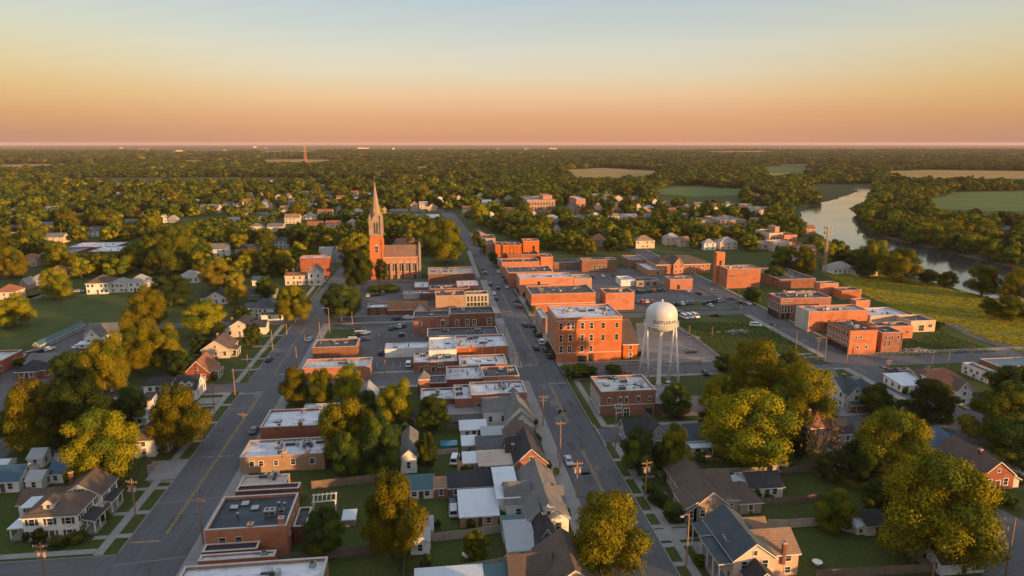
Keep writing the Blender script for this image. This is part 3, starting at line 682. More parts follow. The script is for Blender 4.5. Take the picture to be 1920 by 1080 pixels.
for i, (x, y, w, h, lb) in enumerate([
 (1085, 705, 66, 18, 'long dark hedge at the main street corner, opposite the tall brick block'), (1150, 700, 34, 12, 'low hedge right of the long corner hedge'),
 (505, 1018, 0, 0, ''), (110, 1022, 44, 12, 'clipped dark shrubs along the front of the white corner house'), (145, 1016, 40, 14, 'dark shrubs at the right corner of the white corner house'),
 (55, 1014, 22, 16, 'reddish shrub spot at the left porch of the white corner house'), (195, 975, 26, 14, 'shrub beside the front steps of the white corner house'),
 (1230, 945, 36, 22, 'loose shrub in front of the long grey-brown bungalow'), (1262, 975, 42, 28, 'big dark shrub at the corner of the grey-brown bungalow'),
 (1215, 925, 24, 16, 'flowering shrub at the grey-brown bungalow, nearest the walk'), (1043, 890, 12, 10, 'small round shrub beside the brick gable house on the main street'),
 (1028, 880, 14, 14, 'dark shrub by the porch corner of the brick gable house'), (935, 975, 30, 12, 'shrubs along the front of the low white-roofed cottage'),
 (1330, 830, 26, 14, 'shrub at the right of the white porch house'), (1312, 865, 20, 14, 'dark round shrub in the yard below the white porch house'),
 (1350, 1050, 34, 26, 'dark shrub beside the front steps of the blue-roofed foreground house'), (1310, 1060, 22, 16, 'shrub nearest the sidewalk in front of the blue-roofed house'),
 (100, 695, 40, 16, 'low bush in front of the small red brick garage'), (40, 690, 26, 14, 'dark bush along the wall of the brick building at the left edge'),
 (925, 935, 34, 8, 'clipped hedge before the dark-roofed brown cottage'), (868, 872, 12, 12, 'dark bush between the small white sheds'),
 (560, 570, 0, 0, ''), (720, 545, 60, 7, 'low hedge along the foot of the church nave'), (985, 560, 10, 12, 'street tree in the sidewalk by the second brick row'),
 (972, 540, 10, 13, 'street tree farther up the sidewalk by the white-roofed brick block'), (1000, 588, 10, 12, 'street tree at the corner by the small white-fronted shop'),
 (1013, 640, 10, 14, 'street tree under the side wall of the three-storey brick block'), (1025, 655, 9, 12, 'dark street shrub near the corner of the three-storey brick block'),
 (1003, 628, 7, 9, 'small planter shrub on the sidewalk beside the white-fronted shop'), (905, 478, 16, 26, 'slim green street tree by the far shop fronts'), (893, 462, 16, 24, 'slim green street tree just below the stepped gable'),
 (925, 498, 16, 22, 'slim green street tree below the tall orange block'), (1560, 625, 26, 18, 'dark bush between the white-fronted block and the long brick block'),
 (1240, 905, 20, 18, 'shrub by the pole in front of the grey-brown bungalow'), (1445, 940, 14, 10, 'pale shrub beside the white garage'),
 (1625, 985, 12, 14, 'potted clutter shrub beside the white garden shed'), (1300, 1005, 22, 12, 'shrub on the lawn strip before the blue-roofed house'),
 (1760, 930, 50, 22, 'shrubs along the porch of the red brick house'), (1880, 945, 44, 18, 'shrubs at the corner of the red brick house porch'),
 (1785, 690, 0, 0, ''), (1770, 610, 0, 0, ''), (1760, 618, 18, 12, 'sunlit bush at the end of the orange warehouse'),
 (800, 1075, 24, 30, 'tall thin shrub below the white garage')]):
    if w: bush(lb, x, y, w, h)
# ------------------------------------------------------------------ building kit
WIN = {}
def window_mesh(w, h, style):
    k = (round(w, 1), round(h, 1), style)
    if k in WIN: return WIN[k]
    w, h = k[0], k[1]; mb = MB(); fr = max(.09, min(.16, w * .12)); d = .09
    # frame (0) and glass (1), facing -y
    mb.box(-w / 2 - fr, -d, 0, -w / 2, .04, h, 0); mb.box(w / 2, -d, 0, w / 2 + fr, .04, h, 0)
    mb.box(-w / 2 - fr, -d, h, w / 2 + fr, .04, h + fr, 0); mb.box(-w / 2 - fr - .06, -d - .07, -fr, w / 2 + fr + .06, .04, 0, 0)
    mb.box(-w / 2, -.055, h * .49, w / 2, .02, h * .53, 0)
    if w > 1.1: mb.box(-.035, -.05, 0, .035, .02, h * .49, 0); mb.box(-.035, -.05, h * .53, .035, .02, h, 0)
    mb.quad((-w / 2, -.03, 0), (w / 2, -.03, 0), (w / 2, -.03, h), (-w / 2, -.03, h), 1)
    if style == 'arch':
        pts = [(w / 2 + fr) * math.cos(math.pi * i / 8) for i in range(9)]
        mb.poly([((w / 2 + fr) * math.cos(math.pi * i / 8), -d, h + fr + (w / 2 + fr) * .8 * math.sin(math.pi * i / 8)) for i in range(9)], 0)
    if style == 'shut':
        mb.box(-w / 2 - fr - .5, -.07, 0, -w / 2 - fr, .02, h, 2); mb.box(w / 2 + fr, -.07, 0, w / 2 + fr + .5, .02, h, 2)
    fm = {'stone': 'trim_stone', 'dark': 'trim_dark', 'green': 'trim_green', 'arch': 'trim_stone'}.get(style, 'trim')
    me = mb.mesh('window_mesh', [fm, 'glass'] + (['trim_dark'] if style == 'shut' else []))
    WIN[k] = me; return me
def door_mesh(w, h):
    k = ('door', w, h)
    if k in WIN: return WIN[k]
    mb = MB(); mb.box(-w / 2, -.06, 0, w / 2, .03, h, 0); mb.box(-w / 2 - .12, -.09, 0, -w / 2, .03, h + .12, 1); mb.box(w / 2, -.09, 0, w / 2 + .12, .03, h + .12, 1); mb.box(-w / 2, -.09, h, w / 2, .03, h + .12, 1)
    WIN[k] = mb.mesh('door_mesh', ['door_brown', 'trim']); return WIN[k]
def place_face(root, me, name, face, u, z, w, d, x0=0, y0=0):
    "put a window or door on a face of the block x0..x0+w, y0..y0+d; u is the distance along the face"
    if face == 'F': return link(name, me, root, (x0 + u, y0, z))
    if face == 'B': return link(name, me, root, (x0 + u, y0 + d, z), math.pi)
    if face == 'L': return link(name, me, root, (x0, y0 + u, z), -math.pi / 2)
    return link(name, me, root, (x0 + w, y0 + u, z), math.pi / 2)
def unit_mesh(kind):
    k = ('unit', kind)
    if k in WIN: return WIN[k]
    mb = MB()
    if kind == 0:
        mb.box(-1, -.7, .15, 1, .7, 1.15, 0); mb.box(-1.06, -.76, 1.15, 1.06, .76, 1.22, 0); mb.box(-.9, -.72, .3, -.1, -.7, 1.0, 1); mb.box(.1, -.72, .3, .9, -.7, 1.0, 1)
        for x in (-.45, .45): mb.lathe([(.34, 1.22), (.34, 1.32), (.26, 1.32), (.0, 1.28)], 12, 1, (x, 0))
        for x in (-.9, .9): mb.box(x - .06, -.6, 0, x + .06, .6, .15, 1)
    elif kind == 1:
        mb.box(-.5, -.5, 0, .5, .5, .8, 0); mb.lathe([(.4, .8), (.4, .95), (.3, .95), (0, .9)], 12, 1); mb.box(-.42, -.52, .15, .42, -.5, .65, 1)
    elif kind == 2:
        mb.box(-.8, -.8, 0, .8, .8, .28, 1); mb.poly([(-.7, -.7, .3), (.7, -.7, .3), (.7, .7, .42), (-.7, .7, .42)], 0)
    elif kind == 3:
        mb.tube((0, 0, 0), (0, 0, 1.2), .16, .16, 8, 1); mb.lathe([(.3, 1.15), (.3, 1.25), (0, 1.45)], 10, 0)
    elif kind == 5:
        mb.tube((0, 0, 0), (0, 0, .9), .09, .09, 6, 0); mb.tube((.5, .3, 0), (.5, .3, .6), .12, .12, 6, 1)
    elif kind == 6:
        mb.box(-2.4, -.06, .12, 2.4, .06, .24, 0); mb.box(2.3, -.06, .12, 2.42, 2.2, .24, 0); mb.box(-2.5, -.2, 0, -2.2, .2, .35, 1); mb.box(-.4, -.3, .02, .5, .35, .3, 1)
    else:
        mb.box(-1.5, -.25, .1, 1.5, .25, .55, 1); mb.box(-.5, .25, .1, .1, 1.6, .5, 0); mb.box(.9, -.6, 0, 1.6, .6, .9, 0)
    WIN[k] = mb.mesh('unit_mesh', ['hvac', 'hvac_dark']); return WIN[k]
def chimney_mesh(w, h, key='brick_red'):
    k = ('chim', w, round(h, 1), key)
    if k in WIN: return WIN[k]
    mb = MB(); mb.box(-w / 2, -w / 2, 0, w / 2, w / 2, h, 0); mb.box(-w / 2 - .08, -w / 2 - .08, h, w / 2 + .08, w / 2 + .08, h + .15, 1); mb.box(-w / 4, -w / 4, h + .15, w / 4, w / 4, h + .4, 0)
    WIN[k] = mb.mesh('chimney_mesh', [key, 'trim_stone']); return WIN[k]

def block(root, w, d, h, wall, roof, x0=0, y0=0, par=.55, coping='trim_stone', steps=None, wallname='wall', roofname='roof', z0=0):
    "flat-roofed masonry volume with parapet: children wall, coping, roof"
    coping = 'coping_pale' if coping == 'trim' else coping
    t = .3; mb = MB(); x1, y1 = x0 + w, y0 + d; rz = h - par
    for (xa, ya, xb, yb) in ((x0, y0, x1, y0), (x1, y0, x1, y1), (x1, y1, x0, y1), (x0, y1, x0, y0)):
        mb.quad((xa, ya, z0), (xb, yb, z0), (xb, yb, h), (xa, ya, h))
    ix0, iy0, ix1, iy1 = x0 + t, y0 + t, x1 - t, y1 - t
    for (xa, ya, xb, yb) in ((ix1, iy0, ix0, iy0), (ix1, iy1, ix1, iy0), (ix0, iy1, ix1, iy1), (ix0, iy0, ix0, iy1)):
        mb.quad((xa, ya, rz - .05), (xb, yb, rz - .05), (xb, yb, h), (xa, ya, h))
    wl = mb.build(wallname, wall, root)
    cb = MB(); e = .06; q = .10
    cb.box(x0 - e, y0 - e, h, x1 + e, y0 + t + .05, h + q); cb.box(x0 - e, y1 - t - .05, h, x1 + e, y1 + e, h + q)
    cb.box(x0 - e, y0 + t + .05, h, x0 + t + .05, y1 - t - .05, h + q); cb.box(x1 - t - .05, y0 + t + .05, h, x1 + e, y1 - t - .05, h + q)
    cb.build('coping', coping, root)
    rb = MB(); rb.quad((ix0 - .02, iy0 - .02, rz), (ix1 + .02, iy0 - .02, rz), (ix1 + .02, iy1 + .02, rz), (ix0 - .02, iy1 + .02, rz)); rb.build(roofname, roof, root)
    return wl
def rows(root, face, specs, w, d, h, x0=0, y0=0):
    for s in specs:
        n, z0f, z1f, ww = s[:4]; u0, u1 = (s[4], s[5]) if len(s) > 5 else (.04, .96); st = s[6] if len(s) > 6 else 'stone'
        ln = w if face in 'FB' else d
        me = door_mesh(round(ww, 1), round((z1f - z0f) * h, 1)) if st == 'door' else window_mesh(ww, (z1f - z0f) * h, st)
        for i in range(n):
            u = ln * (u0 + (u1 - u0) * (i + .5) / n)
            place_face(root, me, 'door' if st == 'door' else 'window', face, u, h * z0f, w, d, x0, y0)
def footprint(nlx, by, ty, nrx, fy, h=None):
    a0, b0 = G(nlx, by); h = h or height_at(a0, b0, ty)
    a1 = solve(lambda a: P(a, b0, h)[0] - nrx, a0, a0 + 400)
    b1 = solve(lambda b: fy - P(a0, b, h)[1], b0, b0 + 300)
    return a0, b0, a1 - a0, b1 - b0, h
def B(label, nlx, by, ty, nrx, fy, wall, roof, F=(), Lf=(), Rt=(), units=(), chim=(), coping='trim_stone', name='brick_building', cat='building', par=.55, lm=None, h=None, extra=None, group=None, pil=0, band=None, awn=None):
    a0, b0, w, d, h = footprint(nlx, by, ty, nrx, fy, h)
    root = thing(name, label, cat, a0, b0, 0, group)
    block(root, w, d, h, wall, roof, 0, 0, par, coping)
    rows(root, 'F', F, w, d, h); rows(root, 'L', Lf, w, d, h); rows(root, 'R', Rt, w, d, h)
    for k, fx, fy_ in units:
        o = link('rooftop_unit', unit_mesh(k), root, (w * fx, d * fy_, h - par), R.choice((0, 0, 1.57)))
    q_ = random.Random(int(a0 * 7 + b0 * 13))
    for _ in range(2 + int(w * d / 90)):
        if w > 5 and d > 5: link('roof_vent', unit_mesh(q_.choice((2, 3, 3, 5, 5, 6))), root, (w * q_.uniform(.1, .9), d * q_.uniform(.12, .88), h - par), q_.choice((0, 1.57)))
    for fx, fy_, ch in chim: link('chimney', chimney_mesh(.9, ch + par, wall), root, (min(w - .5, max(.5, w * fx)), d * fy_, h - par))
    if pil:
        mb = MB()
        for i in range(pil + 1): u = w * i / pil; mb.box(max(-.02, u - .3), -.18, 0, min(w + .02, u + .3), -.002, h * .97)
        mb.build('pilaster', wall, root)
    if band:
        mb = MB()
        for zf in band: mb.box(-.06, -.07, h * zf, w + .06, -.003, h * zf + .28); mb.box(-.07, -.003, h * zf, -.003, d, h * zf + .28); mb.box(w + .003, -.003, h * zf, w + .07, d, h * zf + .28)
        mb.build('stone_band', coping, root)
    if awn:
        for face, u0, u1, z, key in awn:
            mb = MB()
            if face == 'F': mb.poly([(w * u0, -.01, z), (w * u0, -1.5, z - .7), (w * u1, -1.5, z - .7), (w * u1, -.01, z)]); mb.poly([(w * u0, -1.5, z - .7), (w * u0, -1.5, z - 1), (w * u1, -1.5, z - 1), (w * u1, -1.5, z - .7)])
            elif face == 'L': mb.poly([(-.01, d * u1, z), (-1.5, d * u1, z - .7), (-1.5, d * u0, z - .7), (-.01, d * u0, z)]); mb.poly([(-1.5, d * u1, z - .7), (-1.5, d * u1, z - 1), (-1.5, d * u0, z - 1), (-1.5, d * u0, z - .7)])
            else: mb.poly([(w + .01, d * u0, z), (w + 1.5, d * u0, z - .7), (w + 1.5, d * u1, z - .7), (w + .01, d * u1, z)]); mb.poly([(w + 1.5, d * u0, z - .7), (w + 1.5, d * u0, z - 1), (w + 1.5, d * u1, z - 1), (w + 1.5, d * u1, z - .7)])
            mb.build('awning', key, root)
    if lm: LANDMARKS.append((lm, *P(a0 + w / 2, b0, h / 2)))
    if extra: extra(root, w, d, h)
    return root, (a0, b0, w, d, h)

# ---- pitched roofs and houses
def roof_mb(mb, x0, y0, w, d, e, r, axis, oh=.4, th=.22):
    x1, y1 = x0 + w, y0 + d; X0, X1, Y0, Y1 = x0 - oh, x1 + oh, y0 - oh, y1 + oh
    def slab(pts):
        mb.poly(pts); mb.poly([(x, y, z - th) for x, y, z in reversed(pts)])
        for i in range(len(pts)):
            a, b = pts[i], pts[(i + 1) % len(pts)]
            mb.quad(a, (a[0], a[1], a[2] - th), (b[0], b[1], b[2] - th), b, 1)
    if axis == 'y':
        xm = (x0 + x1) / 2; s = (r - e) / (w / 2); ez = e - s * oh
        slab([(X0, Y0, ez), (xm, Y0, r), (xm, Y1, r), (X0, Y1, ez)][::-1]); slab([(xm, Y0, r), (X1, Y0, ez), (X1, Y1, ez), (xm, Y1, r)])
    elif axis == 'x':
        ym = (y0 + y1) / 2; s = (r - e) / (d / 2); ez = e - s * oh
        slab([(X0, Y0, ez), (X1, Y0, ez), (X1, ym, r), (X0, ym, r)]); slab([(X0, ym, r), (X1, ym, r), (X1, Y1, ez), (X0, Y1, ez)])
    elif axis == 'h':
        k = min(w, d) / 2 * .98
        ez = e - .05
        if w >= d: p, q = (x0 + k, (y0 + y1) / 2, r), (x1 - k, (y0 + y1) / 2, r)
        else: p, q = ((x0 + x1) / 2, y0 + k, r), ((x0 + x1) / 2, y1 - k, r)
        A_, B_, C_, D_ = (X0, Y0, ez), (X1, Y0, ez), (X1, Y1, ez), (X0, Y1, ez)
        if w >= d: fs = [[A_, B_, q, p], [B_, C_, q], [C_, D_, p, q], [D_, A_, p]]
        else: fs = [[A_, B_, p], [B_, C_, q, p], [C_, D_, q], [D_, A_, p, q]]
        for f in fs: mb.poly(f)
        for a, b in ((A_, B_), (B_, C_), (C_, D_), (D_, A_)): mb.quad(a, (a[0], a[1], a[2] - th), (b[0], b[1], b[2] - th), b, 1)
        mb.poly([(x, y, z - th) for x, y, z in (D_, C_, B_, A_)], 1)
    elif axis[0] == 's':     # single slope; axis = 's-y' drops toward -y ...
        z = {'-y': (e, e, r, r), '+y': (r, r, e, e), '-x': (e, r, r, e), '+x': (r, e, e, r)}[axis[1:]]
        slab([(X0, Y0, z[0]), (X1, Y0, z[1]), (X1, Y1, z[2]), (X0, Y1, z[3])])
def wall_mb(mb, x0, y0, w, d, e, r, axis):
    x1, y1 = x0 + w, y0 + d; g = -.08
    if axis == 'y':
        xm = (x0 + x1) / 2
        mb.poly([(x0, y0, 0), (x1, y0, 0), (x1, y0, e + g), (xm, y0, r + g), (x0, y0, e + g)]); mb.poly([(x1, y1, 0), (x0, y1, 0), (x0, y1, e + g), (xm, y1, r + g), (x1, y1, e + g)])
        mb.quad((x1, y0, 0), (x1, y1, 0), (x1, y1, e + g), (x1, y0, e + g)); mb.quad((x0, y1, 0), (x0, y0, 0), (x0, y0, e + g), (x0, y1, e + g))
    elif axis == 'x':
        ym = (y0 + y1) / 2
        mb.poly([(x1, y0, 0), (x1, y1, 0), (x1, y1, e + g), (x1, ym, r + g), (x1, y0, e + g)]); mb.poly([(x0, y1, 0), (x0, y0, 0), (x0, y0, e + g), (x0, ym, r + g), (x0, y1, e + g)])
        mb.quad((x0, y0, 0), (x1, y0, 0), (x1, y0, e + g), (x0, y0, e + g)); mb.quad((x1, y1, 0), (x0, y1, 0), (x0, y1, e + g), (x1, y1, e + g))
    else:
        z = (e, e, e, e) if axis in 'h' else {'-y': (e, e, r, r), '+y': (r, r, e, e), '-x': (e, r, r, e), '+x': (r, e, e, r)}[axis[1:]]
        c = [(x0, y0), (x1, y0), (x1, y1), (x0, y1)]
        for i in range(4):
            j = (i + 1) % 4
            mb.quad((*c[i], 0), (*c[j], 0), (*c[j], z[j] + g * 1.5), (*c[i], z[i] + g * 1.5))
def hblock(root, x0, y0, w, d, e, r, axis, wall, roof, faces='FR', style='w', win=True, dens=2.7, sub=''):
    mb = MB(); wall_mb(mb, x0, y0, w, d, e, r, axis); mb.build(sub + 'wall', wall, root)
    mb = MB(); roof_mb(mb, x0, y0, w, d, e, r, axis, .35 if w > 4 else .2); mb.build(sub + 'roof', [roof, 'trim'], root)
    if not win: return
    ns = 2 if e > 4.3 else 1; sh = e / ns
    for f in faces:
        ln = w if f in 'FB' else d; n = max(1, int(ln / dens))
        for s in range(ns):
            hh = min(1.5, sh * .5); ww = 1.0 if ln > 4 else .8
            for i in range(n):
                if n > 2 and R.random() < .12: continue
                place_face(root, window_mesh(ww, hh, style), 'window', f, ln * (i + .5) / n, s * sh + sh * .30, w, d, x0, y0)
        if ((f in 'FB' and axis == 'y') or (f in 'LR' and axis == 'x')) and r - e > 1.6:
            place_face(root, window_mesh(.7, .8, style), 'window', f, ln / 2, e + (r - e) * .18, w, d, x0, y0)
def porch(root, x0, y0, w, d, h, roof='shingle_dark', flat=False, dirn='-y'):
    pr = link('porch', None, root); 
    mb = MB(); mb.box(x0, y0, 0, x0 + w, y0 + d, .45, 0); mb.build('deck', 'concrete', pr)
    mb = MB(); roof_mb(mb, x0, y0, w, d, h, h + (.12 if flat else .75), 's' + dirn, .25, .18); mb.build('porch_roof', [roof, 'trim'], pr)
    pm = MB(); pm.box(-.1, -.1, .45, .1, .1, h - .1); me = pm.mesh('post_mesh', 'trim')
    n = max(2, int(max(w, d) / 2.2) + 1)
    for i in range(n):
        t = i / (n - 1)
        if dirn == '-y': q = (x0 + .15 + (w - .3) * t, y0 + .15, 0)
        elif dirn == '+x': q = (x0 + w - .15, y0 + .15 + (d - .3) * t, 0)
        else: q = (x0 + .15, y0 + .15 + (d - .3) * t, 0)
        link('post', me, pr, q)
    return pr
def dormer(root, x, y, z, w, h, d, wall, roof, rz=0):
    t = link('dormer', None, root, (x, y, z), rz)
    mb = MB(); wall_mb(mb, -w / 2, 0, w, d, h * .6, h, 'y'); mb.build('wall', wall, t)
    mb = MB(); roof_mb(mb, -w / 2, 0, w, d, h * .6, h, 'y', .18, .12); mb.build('roof', [roof, 'trim'], t)
    link('window', window_mesh(.7, h * .4, 'w'), t, (0, -.0, h * .1))
def H(label, nlx, by, nrx, dep, e, r, axis, wall, roof, rz=0, ext=(), ch=(), faces=None, porches=(), dorm=(), style='w', name='house', cat='house', lm=None, win=True, dens=2.7, group=None):
    a0, b0 = G(nlx, by); a1 = solve(lambda a: P(a, b0, 0)[0] - nrx, a0 - 5, a0 + 400); w = a1 - a0
    root = thing(name, label, cat, a0, b0, math.radians(rz), group)
    if faces is None: faces = 'FR' if a0 + w / 2 < b0 * .12 else 'FL'
    hblock(root, 0, 0, w, dep, e, r, axis, wall, roof, faces, style, win, dens)
    for x in ext:
        xx0, yy0, ww, dd, ee, rr, ax = x[:7]; wl = x[7] if len(x) > 7 else wall; rf = x[8] if len(x) > 8 else roof; sub = x[9] if len(x) > 9 else 'wing_'
        if isinstance(xx0, str): xx0 = w + float(xx0)
        if isinstance(yy0, str): yy0 = dep + float(yy0)
        hblock(root, xx0, yy0, ww, dd, ee, rr, ax, wl, rf, faces, style, win, dens, sub)
    for fx, fy, z0, z1 in ch: link('chimney', chimney_mesh(.6, (z1 - z0) * .8, 'brick_dark'), root, (w * fx, dep * fy, z0))
    for p in porches:
        p = list(p)
        if isinstance(p[0], str): p[0] = w + float(p[0])
        if p[2] is None: p[2] = w
        porch(root, *p)
    for q in dorm: dormer(root, w * q[0], dep * q[1], *q[2:6], wall, roof, q[6] if len(q) > 6 else 0)
    if win and w > 4: place_face(root, door_mesh(1.0, 2.1), 'door', 'F', w * .52, .1, w, dep)
    if lm: LANDMARKS.append((lm, *P(a0 + w / 2, b0, e / 2)))
    return root
# ------------------------------------------------------------------ brick blocks
_fp = footprint
def footprint(nlx, by, ty, nrx, fy, h=None):
    if isinstance(nlx, tuple): return (*nlx, h) if len(nlx) == 4 else nlx
    if h is None: return _fp(nlx, by, ty, nrx, fy)
    a0, b0 = G(nlx, ty, h)
    a1 = solve(lambda a: P(a, b0, h)[0] - nrx, a0, a0 + 400)
    b1 = solve(lambda b: fy - P(a0, b, h)[1], b0, b0 + 300)
    return a0, b0, a1 - a0, b1 - b0, h
W3 = 'painted_white'
# left foreground, along the side street
B('white-roofed shop cut off by the bottom edge, beside the side street', (-42.1, 91, 23.2, 16.2), 0, 0, 0, 0, 'brick_tan', 'roof_white', h=6, units=[(4, .62, .8), (1, .9, .9)], coping='trim')
B('low white lean-to roof behind the bottom-edge shop', 371, 0, 1053, 514, 1041, 'brick_orange', 'roof_white', h=4, coping='trim', units=[(1, .85, .5)], par=.3)
B('narrow dark lean-to under the wall of the navy-roofed building', 378, 0, 1036, 482, 1021, 'brick_dark', 'roof_navy', h=3.4, par=.3)
B('brick building with a big navy tar roof and white rooftop vents beside the side street', 384, 0, 995, 537, 932, 'brick_orange', 'roof_navy', h=6, coping='trim', units=[(0, .72, .42), (1, .86, .5), (3, .8, .62), (3, .88, .6), (2, .2, .7)], chim=[(.93, .06, 1.2), (.55, .04, .5)], F=[(2, .5, .72, 1.1, .1, .5)], Rt=[(3, .5, .75, 1.1)], lm='the navy-roofed brick building')
B('dark red brick stair annex on the right of the navy-roofed building', 549, 0, 988, 574, 952, 'brick_dark', 'roof_dark', h=3.6, par=.4, coping='trim_stone')
B('pale flat canopy roof in front of the tan brick shop', 447, 0, 911, 536, 893, 'brick_tan', 'roof_tan', h=2.9, par=.2, coping='trim', units=[(4, .5, .8), (4, .7, .8)])
B('low dark roof strip between the tan shop and the navy-roofed building', 441, 0, 922, 560, 911, 'brick_dark', 'roof_navy', h=3.2, par=.3)
B('tan brick shop with a white roof and five small white windows', 452, 888, 858, 608, 826, 'brick_tan', 'roof_white', F=[(2, .42, .72, 1.0, .08, .3, 'w'), (1, .42, .72, .9, .36, .48, 'w'), (1, .42, .74, 1.0, .56, .68, 'w'), (1, .4, .72, 1.1, .78, .92, 'w')], units=[(0, .4, .62), (4, .55, .7), (0, .74, .66), (1, .45, .35), (4, .92, .75)], chim=[(.53, .02, .8), (.79, .02, .5)], coping='trim', lm='the tan brick shop')
B('red brick shop with a white roof, lit orange at its street corner', 487, 0, 802, 622, 769, 'brick_red', 'roof_white', h=4.4, units=[(0, .82, .7), (2, .2, .4)], chim=[(.56, .02, 1.0)], coping='trim')
B('small white flat roofs behind the red brick shop by the side street', 566, 0, 773, 632, 758, 'grey_siding', 'roof_white', h=3.2, par=.2, coping='trim')
# left side of main street, near to far
B('long white-roofed brick building on main street, its taller half', 884, 0, 740, 988, 717, 'brick_red', 'roof_white', h=6.6, F=[(2, .34, .6, 1.2, .02, .45), (1, .4, .66, 1.1, .8, .95)], units=[(3, .45, .5), (3, .3, .6), (0, .62, .6), (3, .6, .35), (1, .55, .72)], coping='trim', Rt=[(3, .5, .75, 1.2), (3, .05, .35, 1.6)], lm='the long white-roofed brick building')
B('lower middle part of the long white-roofed brick building', 853, 0, 748, 884, 722, 'brick_red', 'roof_white', h=5.6, coping='trim', units=[(0, .3, .4), (0, .3, .75)])
B('low white-roofed rear part of the long brick building, behind the dark tree', 789, 0, 750, 853, 729, 'brick_brown', 'roof_white', h=4.6, coping='trim', units=[(4, .5, .6), (2, .8, .25)])
B('white and tar roofed brick building with flat tar stains, end toward the yard', 838, 0, 712, 905, 687, 'brick_dark', 'roof_white_worn', h=4.6, coping='trim', units=[(3, .6, .4)])
B('dark-roofed store with an orange front wall and a white vent, on main street', 906, 0, 707, 974, 688, 'brick_orange', 'roof_dark', h=5.2, coping='trim', units=[(3, .12, .45), (2, .55, .75), (0, .8, .5)], band=[.7])
B('dark shed roof beside the alley left of the tar-stained white roof', 784, 0, 720, 837, 706, 'brick_dark', 'roof_dark', h=3.4, par=.2)
B('low white roof wedge with two dark roof hatches on main street', 862, 0, 685, 951, 667, 'brick_red', 'roof_white', h=4.2, coping='trim', units=[(2, .42, .5), (2, .66, .55), (4, .12, .4)])
B('red brick garage block with dark equipment on its white roof', 776, 698, 680, 857, 661, 'brick_red', 'roof_white', F=[(1, .0, .55, 1.0, .14, .2, 'door'), (1, .3, .62, 1.0, .26, .34, 'w'), (1, .0, .5, 1.2, .4, .5, 'door'), (1, .45, .78, 1.4, .56, .68, 'w')], units=[(4, .36, .4), (4, .5, .42), (0, .62, .5), (0, .2, .75), (1, .72, .5), (0, .8, .5)], coping='trim')
B('long low shed with white walls in the parking lot', 722, 671, 655, 803, 644, 'painted_white', 'roof_white', coping='trim', par=.25)
B('tall white-roofed rear half of the orange pilastered block', 804, 0, 657, 856, 633, 'painted_white', 'roof_white', h=5.4, coping='trim', units=[(2, .7, .6)])
B('orange sunlit brick block with dark pilasters and a white roof on main street', 856, 675, 652, 952, 630, 'brick_orange', 'roof_white', pil=4, chim=[(.28, .02, 1.2)], units=[(0, .1, .35), (0, .3, .8), (0, .42, .85), (4, .55, .4), (2, .7, .6)], coping='trim', Rt=[(3, .5, .75, 1.2)], lm='the orange pilastered block')
B('low dark-roofed building between the navy-roofed brick block and the orange block', 801, 0, 631, 935, 616, 'brick_dark', 'roof_dark', h=4.3, coping='trim', units=[(0, .72, .6), (1, .76, .35), (4, .25, .7)])
B('old red brick block with a blue-grey tar roof and two arched windows', 776, 627, 595, 843, 584, 'brick_red', 'roof_navy', F=[(1, .5, .76, 1.1, .08, .26), (1, .46, .74, 1.5, .7, .92, 'arch')], units=[(2, .5, .5)])
B('brown brick block with white-framed windows and a dark roof on main street', 844, 0, 589, 928, 577, 'brick_brown', 'roof_navy', h=8, F=[(1, .42, .68, 1.2, .08, .22, 'w'), (2, .42, .7, 1.3, .3, .62, 'w'), (1, .44, .74, 1.5, .8, .94, 'w')], units=[(3, .2, .5), (0, .3, .6), (1, .45, .4), (3, .5, .6)], Rt=[(3, .5, .75, 1.2)], lm='the brown brick main street block')
B('tan brick building with its upper wall sunlit, left of the arched white front', 817, 577, 555, 872, 546, 'brick_tan', 'roof_dark', units=[(1, .6, .5)], chim=[(.65, .5, 1.2)])
B('pale building with a row of tall arched windows facing the parking side', 873, 575, 552, 916, 546, 'stone_pale', 'roof_dark', F=[(6, .42, .82, .9, .04, .96, 'arch'), (6, .06, .28, 1.0, .04, .96, 'dark')], units=[(0, .3, .4), (1, .6, .5)], coping='trim_stone', lm='the pale arched-window building')
B('small dark red brick store with a white roof behind the tan building', 788, 563, 550, 816, 545, 'brick_dark', 'roof_white', coping='trim')
B('white canopy roof beside main street, above the pale arched building', 857, 0, 535, 897, 527, 'brick_red', 'roof_white', h=5, coping='trim', par=.2)
B('dark-roofed brick store behind the white canopy', 806, 0, 542, 880, 536, 'brick_dark', 'roof_dark', h=4.6, units=[(4, .2, .6), (4, .4, .6), (0, .3, .4)], coping='trim')
B('brown brick box with a tan littered roof beside the church', 803, 530, 514, 888, 502, 'brick_brown', 'roof_tan', units=[(4, .28, .4), (4, .4, .45), (0, .52, .5), (1, .62, .3), (0, .55, .8), (1, .35, .5)], coping='trim', lm='the brown box with a tan roof')
B('little white-roofed annex left of the brown box', 777, 545, 539, 803, 529, 'brick_red', 'roof_white', coping='trim', par=.2)
B('low red brick shop with a white roof on the cross street', 689, 592, 577, 727, 569, 'brick_dark', 'roof_white', F=[(2, .1, .7, 1.2)], coping='trim')
B('pale low building with a white roof behind the red gabled hall', 756, 561, 551, 787, 546, 'stone_pale', 'roof_white_worn', coping='trim')
B('small brick box with a dark seamed roof and white parapet by the side street', 587, 672, 652, 669, 637, 'brick_brown', 'roof_dark', coping='trim', units=[(2, .5, .5)], lm='the small brick box with the white parapet')
B('low brick garage with a worn white roof just below the white-parapet box', 567, 0, 691, 694, 674, 'brick_orange', 'roof_white_worn', h=4.2, coping='trim', units=[(4, .6, .5), (1, .52, .6)], Rt=[(2, .1, .6, 2.0)])
